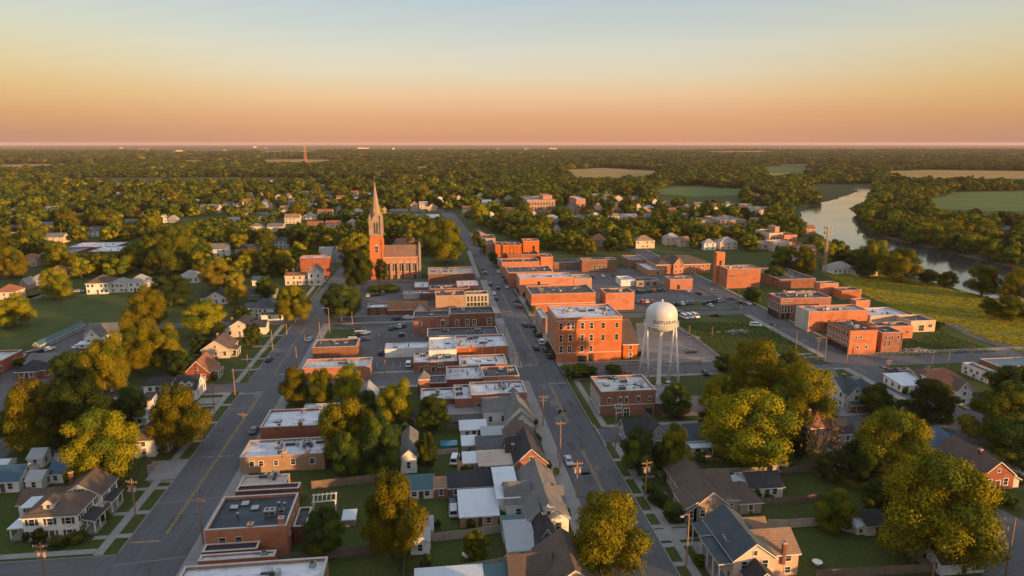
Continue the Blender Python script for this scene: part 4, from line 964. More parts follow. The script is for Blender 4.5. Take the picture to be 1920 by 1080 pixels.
# right side of main street
B('tall three-storey orange brick block at the main street corner', 1043, 680, 597, 1167, 573, 'brick_orange', 'roof_white', F=[(1, .75, .89, 1.0, .03, .1, 'w'), (2, .75, .89, 1.0, .14, .28, 'w'), (1, .75, .89, 1.1, .35, .43, 'w'), (1, .75, .88, 1.1, .49, .57, 'w'), (1, .75, .87, 1.1, .67, .75), (1, .76, .86, 1.0, .88, .96), (1, .47, .62, 1.0, .03, .1, 'w'), (1, .48, .62, 1.1, .16, .26, 'w'), (1, .48, .61, 1.1, .35, .43, 'w'), (1, .48, .61, 1.1, .49, .57, 'w'), (1, .48, .6, 1.1, .67, .75), (1, .48, .6, 1.1, .88, .96), (1, .23, .37, 1.1, .03, .11, 'w'), (1, .23, .37, 1.2, .15, .25, 'w'), (1, .24, .36, 1.1, .35, .43, 'w'), (1, .24, .35, 1.1, .49, .57, 'w'), (1, .0, .13, 3.0, .34, .46, 'green'), (1, .0, .16, 1.3, .49, .57, 'dark')],
  Lf=[(7, .75, .89, 1.1), (7, .48, .62, 1.1), (7, .24, .37, 1.1), (6, .03, .17, 2.2, .04, .96, 'dark')], units=[(4, .5, .55), (0, .3, .6), (4, .65, .6), (0, .8, .35), (2, .9, .6), (4, .85, .7)], coping='trim_stone', band=[.20, .93], lm='the three-storey orange brick block')
B('small pale-fronted shop squeezed beside the three-storey brick block', 1016, 625, 597, 1028, 578, 'brick_pink', 'roof_white', Lf=[(4, .55, .8, 1.1, .04, .96, 'w'), (3, .06, .35, 2.0)], coping='trim')
B('long orange brick row with a dark roof, second up main street from the corner', 996, 586, 552, 1117, 536, 'brick_orange', 'roof_dark', Lf=[(8, .6, .82, 1.1), (7, .05, .3, 2, .04, .96, 'dark')], units=[(0, .2, .5), (2, .4, .5), (1, .5, .4), (4, .75, .5)], coping='trim_stone', band=[.45], lm='the long orange row')
B('orange brick block with a curved dark roof edge, right of the long row', 1135, 582, 550, 1190, 541, 'brick_orange', 'roof_dark', units=[(0, .6, .5)], coping='trim_stone')
B('orange brick block with a white roof and red side wall on main street', 974, 556, 522, 1075, 513, 'brick_orange', 'roof_white', Lf=[(6, .58, .82, 1.1), (5, .05, .3, 2, .04, .96, 'dark')], F=[(1, .6, .8, 1.0, .32, .4, 'dark')], units=[(2, .3, .5), (4, .6, .4)])
B('low orange brick rear building beside the white-roofed block', 1076, 0, 523, 1110, 515, 'brick_pink', 'roof_tan', h=7)
B('dark-roofed orange brick block just below the tall twin blocks', 953, 540, 511, 1038, 500, 'brick_orange', 'roof_dark', Lf=[(6, .58, .82, 1.1), (5, .05, .3, 2, .04, .96, 'dark')], units=[(2, .3, .5), (0, .6, .5), (4, .8, .5)])
B('sunlit plain orange wall block below the tall twin blocks', 941, 516, 492, 1012, 485, 'brick_orange', 'roof_dark', units=[(1, .6, .5)], Lf=[(4, .5, .75, 1.1)])
B('broad orange block with a recessed dark roof terrace', 952, 506, 478, 1012, 467, 'brick_red', 'roof_dark', F=[(1, .3, .45, 4, .05, .4)])
B('tall orange brick block with pilasters up main street', 943, 502, 460, 978, 454, 'brick_orange', 'roof_dark', pil=5, units=[(4, .4, .5), (0, .7, .5)], Lf=[(4, .62, .8, 1.1), (4, .3, .5, 1.1)])
B('tallest plain orange block with one dark slit window up main street', 981, 498, 452, 1011, 448, 'brick_orange', 'roof_dark', F=[(1, .35, .8, 1.0, .58, .72, 'dark')], units=[(4, .4, .5)], lm='the tall orange blocks')
B('square orange brick wing at the right of the tall blocks', 1014, 507, 482, 1037, 476, 'brick_orange', 'roof_dark', units=[(4, .5, .5)])
B('narrow orange brick shop left of the pilastered tall block', 929, 482, 459, 943, 454, 'brick_orange', 'roof_dark', Lf=[(3, .55, .8, 1)])
B('small brick shop with a sunlit upper wall up main street', 911, 478, 457, 928, 450, 'brick_pink', 'roof_dark', Lf=[(3, .55, .8, 1)])
B('little brick shop with a sunlit sloping parapet up main street', 904, 464, 447, 929, 440, 'brick_pink', 'roof_dark', Lf=[(2, .5, .8, 1)])
# blocks behind the right row
B('low brown building with a dark roof right of the orange wing', 1038, 505, 493, 1090, 486, 'brick_brown', 'roof_dark', F=[(3, .2, .7, 1.2, .3, .9)])
B('brown brick hall with a pale flat roof behind the orange rows', 1091, 510, 488, 1156, 484, 'brick_brown', 'roof_grey', F=[(3, .1, .55, 1.4, .3, .72)])
B('brick block with a pale grey roof between the brown hall and the hipped hall', 1179, 503, 487, 1213, 479, 'brick_brown', 'roof_grey')
B('brick building with a long bluish white roof', 1215, 517, 506, 1247, 492, 'brick_tan', 'roof_white', coping='trim', F=[(1, .1, .7, 1.4, .5, .64)])
B('cube of orange brick with a shadowed right half by the east street', 1362, 541, 505, 1427, 498, 'brick_orange', 'roof_tan', units=[(0, .2, .5), (4, .5, .5), (1, .8, .4)], F=[(1, .62, .72, 1.2, .55, .62), (3, .6, .7, .8, .08, .3)], Lf=[(3, .5, .7, 1)], lm='the cube of orange brick')
B('slim square brick tower behind the cube of orange brick', 1341, 533, 474, 1360, 472, 'brick_orange', 'roof_dark', F=[(1, .5, .75, 1.1, .4, .6, 'dark')])
B('small flat orange brick box by the east street parking', 1256, 544, 524, 1299, 518, 'brick_orange', 'roof_grey', units=[(4, .4, .5), (0, .7, .5)], F=[(1, .1, .45, 1.2, .3, .45, 'dark')], lm='the flat orange brick box')
B('small white-walled building with a white roof near the orange box', 1164, 537, 525, 1191, 518, 'painted_white', 'roof_white', coping='trim')
B('low tan building with garage windows next to the white-walled one', 1193, 538, 527, 1236, 521, 'stone_tan', 'roof_dark', F=[(3, .2, .75, 2.0)])
B('corner brick building with a stained white roof, below the water tower', 1126, 782, 735, 1230, 706, 'brick_red', 'roof_white_worn', F=[(1, .56, .72, .8, .1, .2, 'arch'), (2, .56, .74, .9, .3, .52, 'arch'), (1, .58, .74, .9, .62, .74, 'arch'), (1, .58, .72, .8, .84, .94, 'arch'), (1, .16, .3, 1.4, .28, .38, 'w'), (1, .0, .3, 1.5, .42, .52, 'w'), (1, .0, .26, 1.6, .82, .94, 'dark'), (1, .36, .48, 1.8, .26, .38, 'w')], Lf=[(7, .56, .74, .9, .03, .97, 'w'), (6, .12, .36, 1.2, .03, .97, 'w')], units=[(0, .42, .2), (0, .55, .65), (4, .4, .88), (2, .2, .5)], band=[.44], lm='the corner brick building')
B('low dark brick annex with a grey roof right of the corner brick building', 1231, 778, 757, 1290, 724, 'brick_dark', 'roof_grey', par=.15, coping='trim', F=[(1, .1, .6, 1.0, .2, .3)])
# east street row
B('long two-storey orange brick block, farthest of the east street row', 1461, 600, 560, 1559, 550, 'brick_red', 'roof_dark', F=[(4, .36, .66, .9, .02, .26, 'w'), (3, .76, .86, .6, .04, .2), (2, .04, .28, 1.2, .02, .2, 'dark')], Lf=[(6, .42, .72, 1.3), (5, .04, .3, 1.8, .04, .96, 'dark')], coping='trim', chim=[(.25, .8, 1.5)], units=[(4, .4, .6), (4, .55, .5), (0, .7, .5)], lm='the farthest east street block')
F2_ = B('orange brick block with a pale stone street front and a broad pinkish roof', 1515, 622, 585, 1628, 574, 'brick_orange', 'roof_tan', Lf=[(5, .56, .8, 1.0, .04, .96, 'w'), (4, .03, .36, 1.8, .04, .96, 'dark')], units=[(4, .3, .5), (0, .4, .5), (2, .75, .5), (4, .55, .4)], extra=lambda root, w, d, h: (lambda mb: (mb.box(-.22, -.02, 0, -.003, d + .02, h + .3), mb.build('street_front', 'stone_pale', root)))(MB()), lm='the pale-fronted east street block')
B('long peach warehouse with a bluish white roof behind the pale-fronted block', 1630, 613, 592, 1704, 578, 'peach', 'roof_white', units=[(2, .4, .6), (2, .7, .4)], coping='trim')
B('peach end warehouse with a black roof beside the hay field', 1706, 623, 602, 1755, 591, 'peach', 'roof_dark', F=[(1, .1, .6, 2.2, .36, .52, 'stone'), (1, .4, .66, 1.5, .72, .86)])
B('three-storey orange brick block nearest the crossing on the east street', 1590, 665, 620, 1646, 601, 'brick_orange', 'roof_dark', F=[(2, .66, .76, .9, .14, .5, 'w'), (2, .24, .36, .9, .16, .8, 'w')], Lf=[(8, .72, .86, 1.0), (8, .42, .58, 1.0, .02, .98, 'w'), (6, .04, .26, 2.0, .04, .96, 'dark')], units=[(3, .3, .4), (4, .5, .7), (0, .5, .35), (3, .3, .8), (3, .6, .8)], coping='brick_dark', lm='the near east street block')
B('lower orange wing with small square windows, attached right of the near block', 1650, 661, 624, 1693, 612, 'brick_red', 'roof_dark', F=[(3, .68, .82, .8, .06, .96), (2, .34, .56, .8, .08, .5), (1, .36, .5, .8, .82, .96)], units=[(2, .5, .5), (3, .8, .5)], pil=1)
B('long orange rear range with a black roof behind the near block', 1648, 636, 613, 1713, 605, 'brick_orange', 'roof_dark', units=[(0, .5, .5)], F=[(2, .4, .6, .8, .5, .95)])
B('bright orange blank-walled box at the foot of the hay field', 1536, 555, 532, 1573, 528, 'brick_orange', 'roof_grey')
B('brick barn-like box with an orange front beside the hay field', 1577, 562, 545, 1616, 539, 'brick_orange', 'roof_dark')
B('tiny orange brick hut nearest the hay field track', 1604, 577, 564, 1632, 560, 'brick_orange', 'roof_dark')
B('low orange shed by the long dark roof', 1492, 537, 525, 1526, 523, 'brick_orange', 'roof_dark')
B('low building with a cluttered white roof behind the farthest east street block', 1489, 564, 553, 1541, 546, 'stone_pale', 'roof_white_worn', units=[(4, .2, .5), (4, .5, .4), (0, .7, .6)])
B('long building with a wide black flat roof beside the hay field', 1462, 0, 524, 1530, 503, 'brick_brown', 'roof_dark', h=5, units=[(2, .5, .4)])
B('white-walled house-like shop at the right, end on to the crossing', 1850, 719, 700, 1874, 680, 'painted_white', 'roof_dark', F=[(2, .2, .6, .9, .1, .9)], Lf=[(4, .5, .75, .9), (3, .1, .35, .9)], coping='trim')
B('brick building with a teal roof at the right edge', 1886, 706, 693, 1995, 673, 'brick_brown', 'roof_blue', coping='trim', par=.2, F=[(4, .2, .7, 1.2)])
# left edge
_a, _b = G(42, 656, 4.4)
B('brick building with a white-edged roof at the left edge', (_a - 16, _b - 26, 16, 26), 0, 0, 0, 0, 'brick_red', 'roof_white_worn', h=4.4, coping='trim', Rt=[(3, .3, .62, 1.4)])
B('long low building with a white roof, farther of the two behind the left clearing', 126, 472, 464, 214, 455, 'brick_brown', 'roof_white', coping='trim', par=.2)
B('wide white-roofed shed, nearer of the two behind the left clearing', 166, 482, 472, 243, 462, 'brick_brown', 'roof_white', coping='trim', par=.2, lm='the wide white-roofed shed on the left')
B('dark-roofed shed left of the wide white-roofed shed', 78, 486, 479, 124, 464, 'brick_dark', 'roof_grey', par=.2)
B('red brick flat block with a white roof left of the grey gabled house', 564, 518, 484, 617, 479, 'brick_red', 'roof_white', coping='trim', F=[(2, .3, .5, 1.0)], lm='the red brick flat block')
# far institutions
def penthouse(root, w, d, h): 
    mb = MB(); mb.box(w * .62, d * .2, h - .4, w * .95, d * .7, h + 4); mb.build('penthouse', 'brick_pink', root)
B('large pale school with two rows of windows beyond the trees', 988, 398, 375, 1041, 368, 'brick_pink', 'roof_grey', F=[(9, .58, .8, 1.8), (9, .15, .42, 1.8)], extra=penthouse, name='school', lm='the far school')
B('long white-roofed hall right of the far school', 1080, 398, 373, 1098, 368, 'brick_pink', 'roof_white', coping='trim', F=[(2, .3, .6, 2)], name='school')
B('wide orange-lit low hospital-like block beyond the trees on the right', 1350, 427, 413, 1400, 405, 'brick_tan', 'roof_grey', F=[(6, .3, .6, 2.4)], Lf=[(6, .3, .6, 2.4)], lm='the wide far block on the right')
B('pale lower wing at the left of the wide far block', 1316, 425, 414, 1352, 408, 'brick_tan', 'roof_grey', F=[(5, .3, .6, 2.2)])
B('large peach building with a stepped top near the river', 1441, 462, 437, 1468, 430, 'peach', 'roof_dark', F=[(4, .5, .7, 1.4), (4, .15, .35, 1.4)], extra=penthouse, lm='the peach stepped building')
B('orange brick wing right of the peach stepped building', 1469, 464, 441, 1495, 436, 'brick_orange', 'roof_dark', F=[(3, .5, .7, 1.4)])
B('low peach entrance block in front of the peach stepped building', 1450, 472, 455, 1484, 450, 'peach', 'roof_tan', F=[(3, .2, .6, 2)])

# ------------------------------------------------------------------ church
def church():
    a0, b0 = G(697, 524); a1 = solve(lambda a: P(a, b0, 0)[0] - 720, a0, a0 + 50); w = a1 - a0; d = w
    root = thing('church', 'brick church with a tall grey-tan spire and long nave', 'church', a0, b0)
    hB = height_at(a0, b0, 443); hG = height_at(a0, b0, 414); hS = height_at(a0 + w / 2, b0 + d / 2, 338)
    tw = link('tower', None, root)
    mb = MB(); mb.box(0, 0, 0, w, d, hB, 0)
    for x in (-.35, w - .75):
        for y in (-.35, d - .75): mb.box(x, y, 0, x + 1.1, y + 1.1, hB * .92, 0)
    mb.build('tower_wall', 'brick_orange', tw)
    mb = MB(); mb.box(-.3, -.3, hB, w + .3, d + .3, hB + .7); mb.box(.25, .25, hB + .7, w - .25, d - .25, hG)
    for x in (-.35, w - .95):
        for y in (-.35, d - .95): mb.box(x, y, hB + .7, x + 1.3, y + 1.3, hG + 1.2); mb.poly([(x, y, hG + 1.2), (x + 1.3, y, hG + 1.2), (x + .65, y + .65, hG + 4)]); mb.poly([(x + 1.3, y, hG + 1.2), (x + 1.3, y + 1.3, hG + 1.2), (x + .65, y + .65, hG + 4)]); mb.poly([(x + 1.3, y + 1.3, hG + 1.2), (x, y + 1.3, hG + 1.2), (x + .65, y + .65, hG + 4)]); mb.poly([(x, y + 1.3, hG + 1.2), (x, y, hG + 1.2), (x + .65, y + .65, hG + 4)])
    # gablets on the four faces
    for k in range(4):
        q = Matrix.Rotation(k * math.pi / 2, 3, 'Z'); c = Vector((w / 2, d / 2, 0)); hw = w * .36
        pts = [Vector((-hw, -d / 2 + .1, hG)), Vector((hw, -d / 2 + .1, hG)), Vector((0, -d / 2 + .1, hG + 4.4)), Vector((0, 0, hG + 4.4))]
        pts = [tuple(q @ p + c) for p in pts]; mb.poly(pts[:3]); mb.poly([pts[1], pts[3], pts[2]]); mb.poly([pts[0], pts[2], pts[3]])
    mb.build('belfry', 'stone_tan', tw)
    mb = MB(); k = 8; rr = w * .52
    base = [(w / 2 + rr * math.cos(math.pi / 8 + i * math.pi / 4), d / 2 + rr * math.sin(math.pi / 8 + i * math.pi / 4), hG + .02) for i in range(8)]
    midz = hG + (hS - hG) * .5
    for i in range(8):
        p, q = base[i], base[(i + 1) % 8]
        m1 = (w / 2 + (p[0] - w / 2) * .46, d / 2 + (p[1] - d / 2) * .46, midz); m2 = (w / 2 + (q[0] - w / 2) * .46, d / 2 + (q[1] - d / 2) * .46, midz)
        mb.quad(p, q, m2, m1); mb.poly([m1, m2, (w / 2, d / 2, hS)])
    mb.tube((w / 2, d / 2, hS - .4), (w / 2, d / 2, hS + 1.2), .12, .08, 6); mb.bar((w / 2 - .5, d / 2, hS + .6), (w / 2 + .5, d / 2, hS + .6), .12, .12)
    mb.build('spire', 'stone_tan', tw)
    lm_ = MB(); lw, lh = .95, hG - hB - 3
    for x in (-1.15, .2): lm_.poly([(x, 0, 0), (x + lw, 0, 0), (x + lw, 0, lh), (x + lw / 2, 0, lh + .8), (x, 0, lh)], 0)
    lme = lm_.mesh('louvre_mesh', 'trim_dark')
    for f in range(4):
        o = link('louvre', lme, tw, [(w / 2, .2, hB + 1.4), (w - .2, d / 2, hB + 1.4), (w / 2, d - .2, hB + 1.4), (.2, d / 2, hB + 1.4)][f], f * math.pi / 2)
    link('window', window_mesh(1.5, 3.6, 'arch'), tw, (w / 2, -.02, hB * .62)); link('window', window_mesh(1.5, 3.6, 'arch'), tw, (w / 2, -.02, hB * .18))
    # nave
    x0 = w + .3; x1 = solve(lambda a: P(a0 + a, b0, 8)[0] - 784, 5, 60); nd = 15; e = height_at(a0 + x0, b0, 482); r = e + 5.6
    y0 = .8
    mb = MB(); wall_mb(mb, x0, y0, x1 - x0, nd, e, r, 'x'); mb.build('nave_wall', 'brick_orange', root)
    mb = MB(); roof_mb(mb, x0, y0, x1 - x0, nd, e, r, 'x', .3, .3); mb.build('nave_roof', ['shingle_church', 'trim_stone'], root)
    mb = MB(); t = .7      # end gable parapet
    mb.poly([(x1 + .4, y0 - .6, 0), (x1 + .4, y0 + nd + .6, 0), (x1 + .4, y0 + nd + .6, e + .9), (x1 + .4, y0 + nd / 2, r + 1.3), (x1 + .4, y0 - .6, e + .9)])
    mb.poly([(x1 + 1.4, y0 - .6, 0), (x1 + 1.4, y0 + nd + .6, 0), (x1 + 1.4, y0 + nd + .6, e + .9), (x1 + 1.4, y0 + nd / 2, r + 1.3), (x1 + 1.4, y0 - .6, e + .9)][::-1])
    rim = [(y0 - .6, 0), (y0 - .6, e + .9), (y0 + nd / 2, r + 1.3), (y0 + nd + .6, e + .9), (y0 + nd + .6, 0)]
    for (ya, za), (yb, zb) in zip(rim, rim[1:]): mb.quad((x1 + .4, ya, za), (x1 + 1.4, ya, za), (x1 + 1.4, yb, zb), (x1 + .4, yb, zb))
    mb.build('end_gable', 'stone_tan', root)
    nb = 5; bw = (x1 - x0) / nb
    bt = MB(); bt.box(-.45, -1.0, 0, .45, 0, e * .62); bt.poly([(-.45, -1.0, e * .62), (.45, -1.0, e * .62), (.45, 0, e * .76), (-.45, 0, e * .76)]); bt.poly([(.45, -1, e * .62), (.45, 0, e * .62), (.45, 0, e * .76)]); bt.poly([(-.45, 0, e * .62), (-.45, -1, e * .62), (-.45, 0, e * .76)])
    bme = bt.mesh('buttress_mesh', 'stone_tan')
    lan = MB()
    for x in (-.95, .15): lan.poly([(x, -.06, 0), (x + .8, -.06, 0), (x + .8, -.06, e * .34), (x + .4, -.06, e * .40), (x, -.06, e * .34)], 1); lan.box(x - .12, -.1, -.15, x, .02, e * .36); lan.box(x + .8, -.1, -.15, x + .92, .02, e * .36); lan.box(x - .12, -.12, -.3, x + .92, .02, -.15); lan.poly([(x - .12, -.09, e * .36), (x + .92, -.09, e * .36), (x + .4, -.09, e * .46)], 0)
    lne = lan.mesh('lancet_mesh', ['trim_stone', 'glass'])
    for i in range(nb + 1): link('buttress', bme, root, (x0 + i * bw + (.45 if i == 0 else -.45 if i == nb else 0), y0, 0))
    for i in range(nb):
        link('lancet_window', lne, root, (x0 + (i + .5) * bw, y0, e * .34))
        if i in (0, 1, 2, 4): link('door', door_mesh(2.2, 2.4), root, (x0 + (i + .5) * bw, y0, 0))
    LANDMARKS.append(('the church', *P(a0 + 8, b0, 8)))
church()

# ------------------------------------------------------------------ water tower
def water_tower():
    legs = [G(*q) for q in ((1198, 712), (1216, 721), (1253, 717), (1273, 728))]
    ca, cb = sum(q[0] for q in legs) / 4, sum(q[1] for q in legs) / 4
    zb = height_at(ca, cb, 621); zt = height_at(ca, cb, 567); zr = height_at(ca, cb, 608)
    rad = 57 / 2 / 1280 * (cb * CP * CY + (HC - 20) * SP + ca * SY * CP) * 1.03
    root = thing('water_tower', 'white dome-topped water tower on slim legs with dark lettering', 'water tower', ca, cb)
    H_ = zt - zb; prof = []
    for i in range(9): t = math.pi / 2 * i / 8; prof.append((max(.02, rad * .93 * math.sin(t)), zr - .05 - (zr - zb) * math.cos(t)))
    prof += [(rad * .965, zr + .3), (rad * .985, zr + H_ * .08), (rad * .99, zb + H_ * .60)]
    z2 = zb + H_ * .60; 
    for i in range(1, 12): t = math.pi / 2 * i / 11; prof.append((max(.02, rad * .99 * math.cos(t) ** .8 if i < 11 else .02), z2 + (zt - z2) * math.sin(t)))
    mb = MB(); mb.lathe(prof, 56); tk = mb.build('tank', 'tank_white', root, True)
    mb = MB(); mb.lathe([(rad * .95, zr - .05), (rad * 1.1, zr - .05), (rad * 1.1, zr + .1), (rad * .95, zr + .1)], 56)
    for zz in (.55, 1.05): mb.lathe([(rad * 1.085, zr + zz), (rad * 1.1, zr + zz), (rad * 1.1, zr + zz + .09), (rad * 1.085, zr + zz + .09), (rad * 1.085, zr + zz)], 56)
    for i in range(28): t = 2 * math.pi * i / 28; mb.tube((rad * 1.09 * math.cos(t), rad * 1.09 * math.sin(t), zr), (rad * 1.09 * math.cos(t), rad * 1.09 * math.sin(t), zr + 1.1), .04, .04, 4, 0, False)
    mb.build('balcony', 'tank_white', root)
    mb = MB(); mb.lathe([(.9, 0), (.64, 1.2), (.64, zb - 1.0), (1.3, zb + .3)], 20); mb.build('riser_pipe', 'leg_white', root, True)
    mb = MB(); mb.tube((0, 0, zt - .1), (0, 0, zt + .7), .28, .22, 10); mb.lathe([(.45, zt + .7), (0.02, zt + 1.1)], 12); mb.build('vent', 'tank_white', root)
    tops = []
    for (x, y) in legs:
        dx, dy = x - ca, y - cb; l = math.hypot(dx, dy); k = rad * .97 / l; tops.append((dx, dy, dx * k, dy * k))
    for dx, dy, tx, ty_ in tops:
        mb = MB(); mb.tube((dx, dy, .4), (tx, ty_, zr + .6), .31, .27, 12); mb.box(dx - .6, dy - .6, 0, dx + .6, dy + .6, .4); mb.build('leg', 'leg_white', root, True)
    def at(i, f): dx, dy, tx, ty_ = tops[i]; return (dx + (tx - dx) * f, dy + (ty_ - dy) * f, .4 + (zr - .4) * f)
    order = [0, 1, 3, 2]
    for q in range(4):
        i, j = order[q], order[(q + 1) % 4]
        mb = MB()
        for f in (.34, .68): mb.tube(at(i, f), at(j, f), .075, .075, 6, 0, False)
        for f0, f1 in ((.02, .34), (.34, .68)): mb.tube(at(i, f0), at(j, f1), .032, .032, 5, 0, False); mb.tube(at(j, f0), at(i, f1), .032, .032, 5, 0, False)
        mb.build('bracing', 'tank_white', root)
    # lettering wrapped on the drum
    cu = bpy.data.curves.new('lettering', 'FONT'); cu.body = 'OUTLERAN'; cu.size = 1.45; cu.extrude = .015; cu.align_x = 'CENTER'; cu.space_character = 1.12; cu.offset = .02
    tmp = bpy.data.objects.new('lettering', cu); COL.objects.link(tmp); dg = bpy.context.evaluated_depsgraph_get()
    me = bpy.data.meshes.new_from_object(tmp.evaluated_get(dg)); bpy.data.objects.remove(tmp)
    bm = bmesh.new(); bm.from_mesh(me)
    bmesh.ops.subdivide_edges(bm, edges=[e for e in bm.edges if e.calc_length() > .5], cuts=2)
    R_ = rad * .99 + .03; base = math.atan2(-cb, -ca) + .28; zz = zb + H_ * .38
    for v in bm.verts:
        t = base + v.co.x / R_; r_ = R_ + v.co.z; v.co = Vector((r_ * math.cos(t), r_ * math.sin(t), zz + v.co.y))
    bm.to_mesh(me); bm.free(); me.materials.append(MATS['letter']); link('lettering', me, root)
    LANDMARKS.append(('the water tower', *P(ca, cb, 12)))
water_tower()
# ------------------------------------------------------------------ houses: front-left foot pixel, front-right pixel, depth, eaves, ridge
_H = H
def H(label, nlx, *a, **k):
    if isinstance(nlx, tuple):      # (a0, b0) on the ground and a width in metres
        x, y = P(*nlx); return _H(label, x, y, P(nlx[0] + a[0], nlx[1])[0], *a[1:], **k)
    return _H(label, nlx, *a, **k)
WS, CR, GR, TN, PE = 'white_siding', 'cream', 'grey_siding', 'tan_siding', 'peach'
# lower left
H('white two-storey corner house with a brown hipped roof and little dormer', 48, 1016, 150, 9.5, 5.1, 7.2, 'h', WS, 'shingle_brown', ext=[(2.6, 8.2, 8.0, 7, 4.9, 7.4, 'y'), (-6.5, 10, 8, 6, 2.8, 4.6, 'x')], ch=[(.3, 1.35, 5, 8.4)], porches=[('.05', 1.2, 2.4, 4.5, 2.9, 'shingle_dark', False, '+x'), ('.05', 8.6, 2.4, 5, 2.9, 'shingle_dark', False, '+x'), (-3.0, .6, 3.0, 5, 2.7, 'metal_white', True, '-x'), (-3.4, 5.8, 3.4, 4, 4.2, 'metal_white', True, '-x')], dorm=[(.42, .16, 5.7, 1.9, 2.0, 2.6)], style='shut', faces='FR', lm='the white corner house')
H('white gable house with a porch, tucked behind the huge yellow tree', 250, 858, 292, 11, 4.4, 7.0, 'h', WS, 'shingle_brown', porches=[('.05', 2, 2.4, 7, 2.8, 'shingle_dark', False, '+x')])
H('small brick house with an orange-lit steep roof by the side street', 348, 717, 394, 10, 3.2, 7.0, 'y', 'brick_red', 'shingle_rust', ext=[(-3.5, 2, 4, 6, 2.8, 4.6, 'x')], ch=[(-.1, .2, 2.8, 5.6)], porches=[('.05', 2, 2.2, 5, 2.6, 'shingle_rust', False, '+x')], lm='the orange-roofed brick house')
H('white house with a dark roof and two white triangular dormers', 328, 752, 369, 9, 3.4, 6.6, 'x', WS, 'shingle_dark', dorm=[(.35, .1, 4.0, 1.7, 1.9, 2.4), (.68, .1, 4.0, 1.7, 1.9, 2.4)], lm='the dormered white house')
H('little white garage with a dark lean-to roof left of the dormered house', 264, 768, 284, 5, 2.6, 3.4, 's-y', WS, 'shingle_dark')
H('low dark-roofed shed behind the little white garage', 270, 738, 319, 5.5, 2.4, 3.2, 's-y', WS, 'shingle_dark')
H('white metal-roofed shed with a dark panel, above the huge yellow tree', 224, 800, 276, 6, 2.4, 3.4, 'x', WS, 'metal_white')
H('cream gabled cottage with a brown roof and brick chimney by the side street', 379, 673, 431, 11, 3.4, 6.6, 'y', CR, 'shingle_brown', ext=[(-4.5, 4, 5, 7, 3, 4.8, 'x')], ch=[(.45, .5, 5.8, 8)], porches=[('.05', 1, 2.2, 5, 2.6, 'shingle_brown', False, '+x')], lm='the cream gabled cottage')
H('cream house with a steep dark roof, next up the street from the cream cottage', 423, 633, 476, 10, 3.4, 6.8, 'y', CR, 'shingle_dark', ext=[('-1', 3, 5, 6, 3.2, 5.4, 'x')], ch=[(.2, .3, 5, 7.6)])
H('long white house with a slate roof and many windows by the side street', 484, 599, 531, 9, 5.0, 8, 'x', WS, 'shingle_slate', ext=[(-7, 3, 7.2, 7, 4.4, 5.2, 's-y'), (2, -2.4, 9, 2.5, 2.6, 3.2, 's-y')], dens=2.0, lm='the long white house')
H('peach mansion wing with a rust roof and a tall white gabled tower end', 535, 535, 580, 9, 5.2, 6.4, 'x', PE, 'shingle_rust', ext=[('.02', -2, 7, 9, 7, 10.5, 'y', WS, 'shingle_grey')], ch=[(.05, .3, 5.6, 8.5), (.3, .5, 6, 8.5), (.6, .5, 6, 8.7)], lm='the peach mansion')
H('big grey gabled house at the end of the side street', 598, 492, 638, 13, 5.2, 9.2, 'x', GR, 'shingle_pale', ext=[('-5', -2, 8, 9, 6.4, 10.5, 'y')], ch=[(.8, .3, 7, 11)], lm='the big grey gabled house')
H('pinkish hipped house behind the golden tree, left of the brick flat block', 442, 480, 485, 9, 4.4, 7.6, 'h', 'brick_pink', 'shingle_dark', ext=[('.02', -3, 6, 7, 3.5, 6, 'y', PE)])
H('white two-storey house with a slate hip, alone among the trees', 516, 467, 538, 9, 6.0, 8.4, 'h', WS, 'shingle_slate', ext=[('.02', 2, 6, 6, 4.4, 6.2, 'h')], lm='the lone white two-storey house')
H('red-walled small house with a dark roof beside the grey barn roof', 482, 503, 510, 8, 3.4, 6, 'x', 'brick_red', 'shingle_dark')
H('broad grey barn-like roof left of the red brick flat block', 512, 505, 556, 12, 2.6, 6.6, 'h', GR, 'shingle_slate')
H('white bungalow with a dark hipped roof and white gable trim', 385, 571, 426, 9, 3, 6, 'y', WS, 'shingle_dark', ext=[(-3, 3, 4, 6, 2.6, 4.4, 'x')])
H('small white cottage with a blue tarp on its roof', 473, 536, 492, 7, 3.0, 4.6, 'x', WS, 'metal_blue')
H('wide low slate-roofed house behind the long white house', 462, 562, 515, 9, 2.6, 4.8, 'x', 'greygreen', 'shingle_slate')
H('white hip-roofed house standing at the top of the big left lawn', 163, 552, 204, 13, 5.6, 8.8, 'h', WS, 'shingle_brown', ext=[('.02', 3, 8, 9, 4.6, 7.0, 'h', WS, 'shingle_pale')], style='w', dens=2.0, lm='the white hip-roofed house')
H('pale house with a grey hip roof right of the white hip-roofed house', 241, 548, 266, 13, 5.0, 7.8, 'h', WS, 'shingle_pale', ext=[('.02', 2, 8, 8, 4.4, 6.6, 'h')])
H('light hip-roofed house beyond the dark tree, right of the white pair', 333, 531, 373, 10, 3.4, 6.4, 'h', CR, 'shingle_pale')
H('orange-lit low house above the round golden tree', 88, 520, 126, 9, 3.2, 6.2, 'h', PE, 'shingle_rust')
H('peach two-storey house with a flat rust roof at far left', 37, 500, 70, 10, 5.4, 7.6, 'h', PE, 'shingle_rust')
H('narrow tan gabled house beside the peach two-storey house', 73, 497, 88, 9, 3.6, 7.4, 'y', TN, 'shingle_tan', ext=[('.02', 1, 4, 5, 4.6, 6, 'y', WS)])
H('low house with a pale round-edged roof left of the round golden tree', 53, 536, 80, 9, 2.8, 5.4, 'h', 'greygreen', 'shingle_pale')
H('small pale gabled house left of the pale round-edged roof', 38, 544, 53, 8, 3, 6, 'y', 'brick_pink', 'shingle_pale')
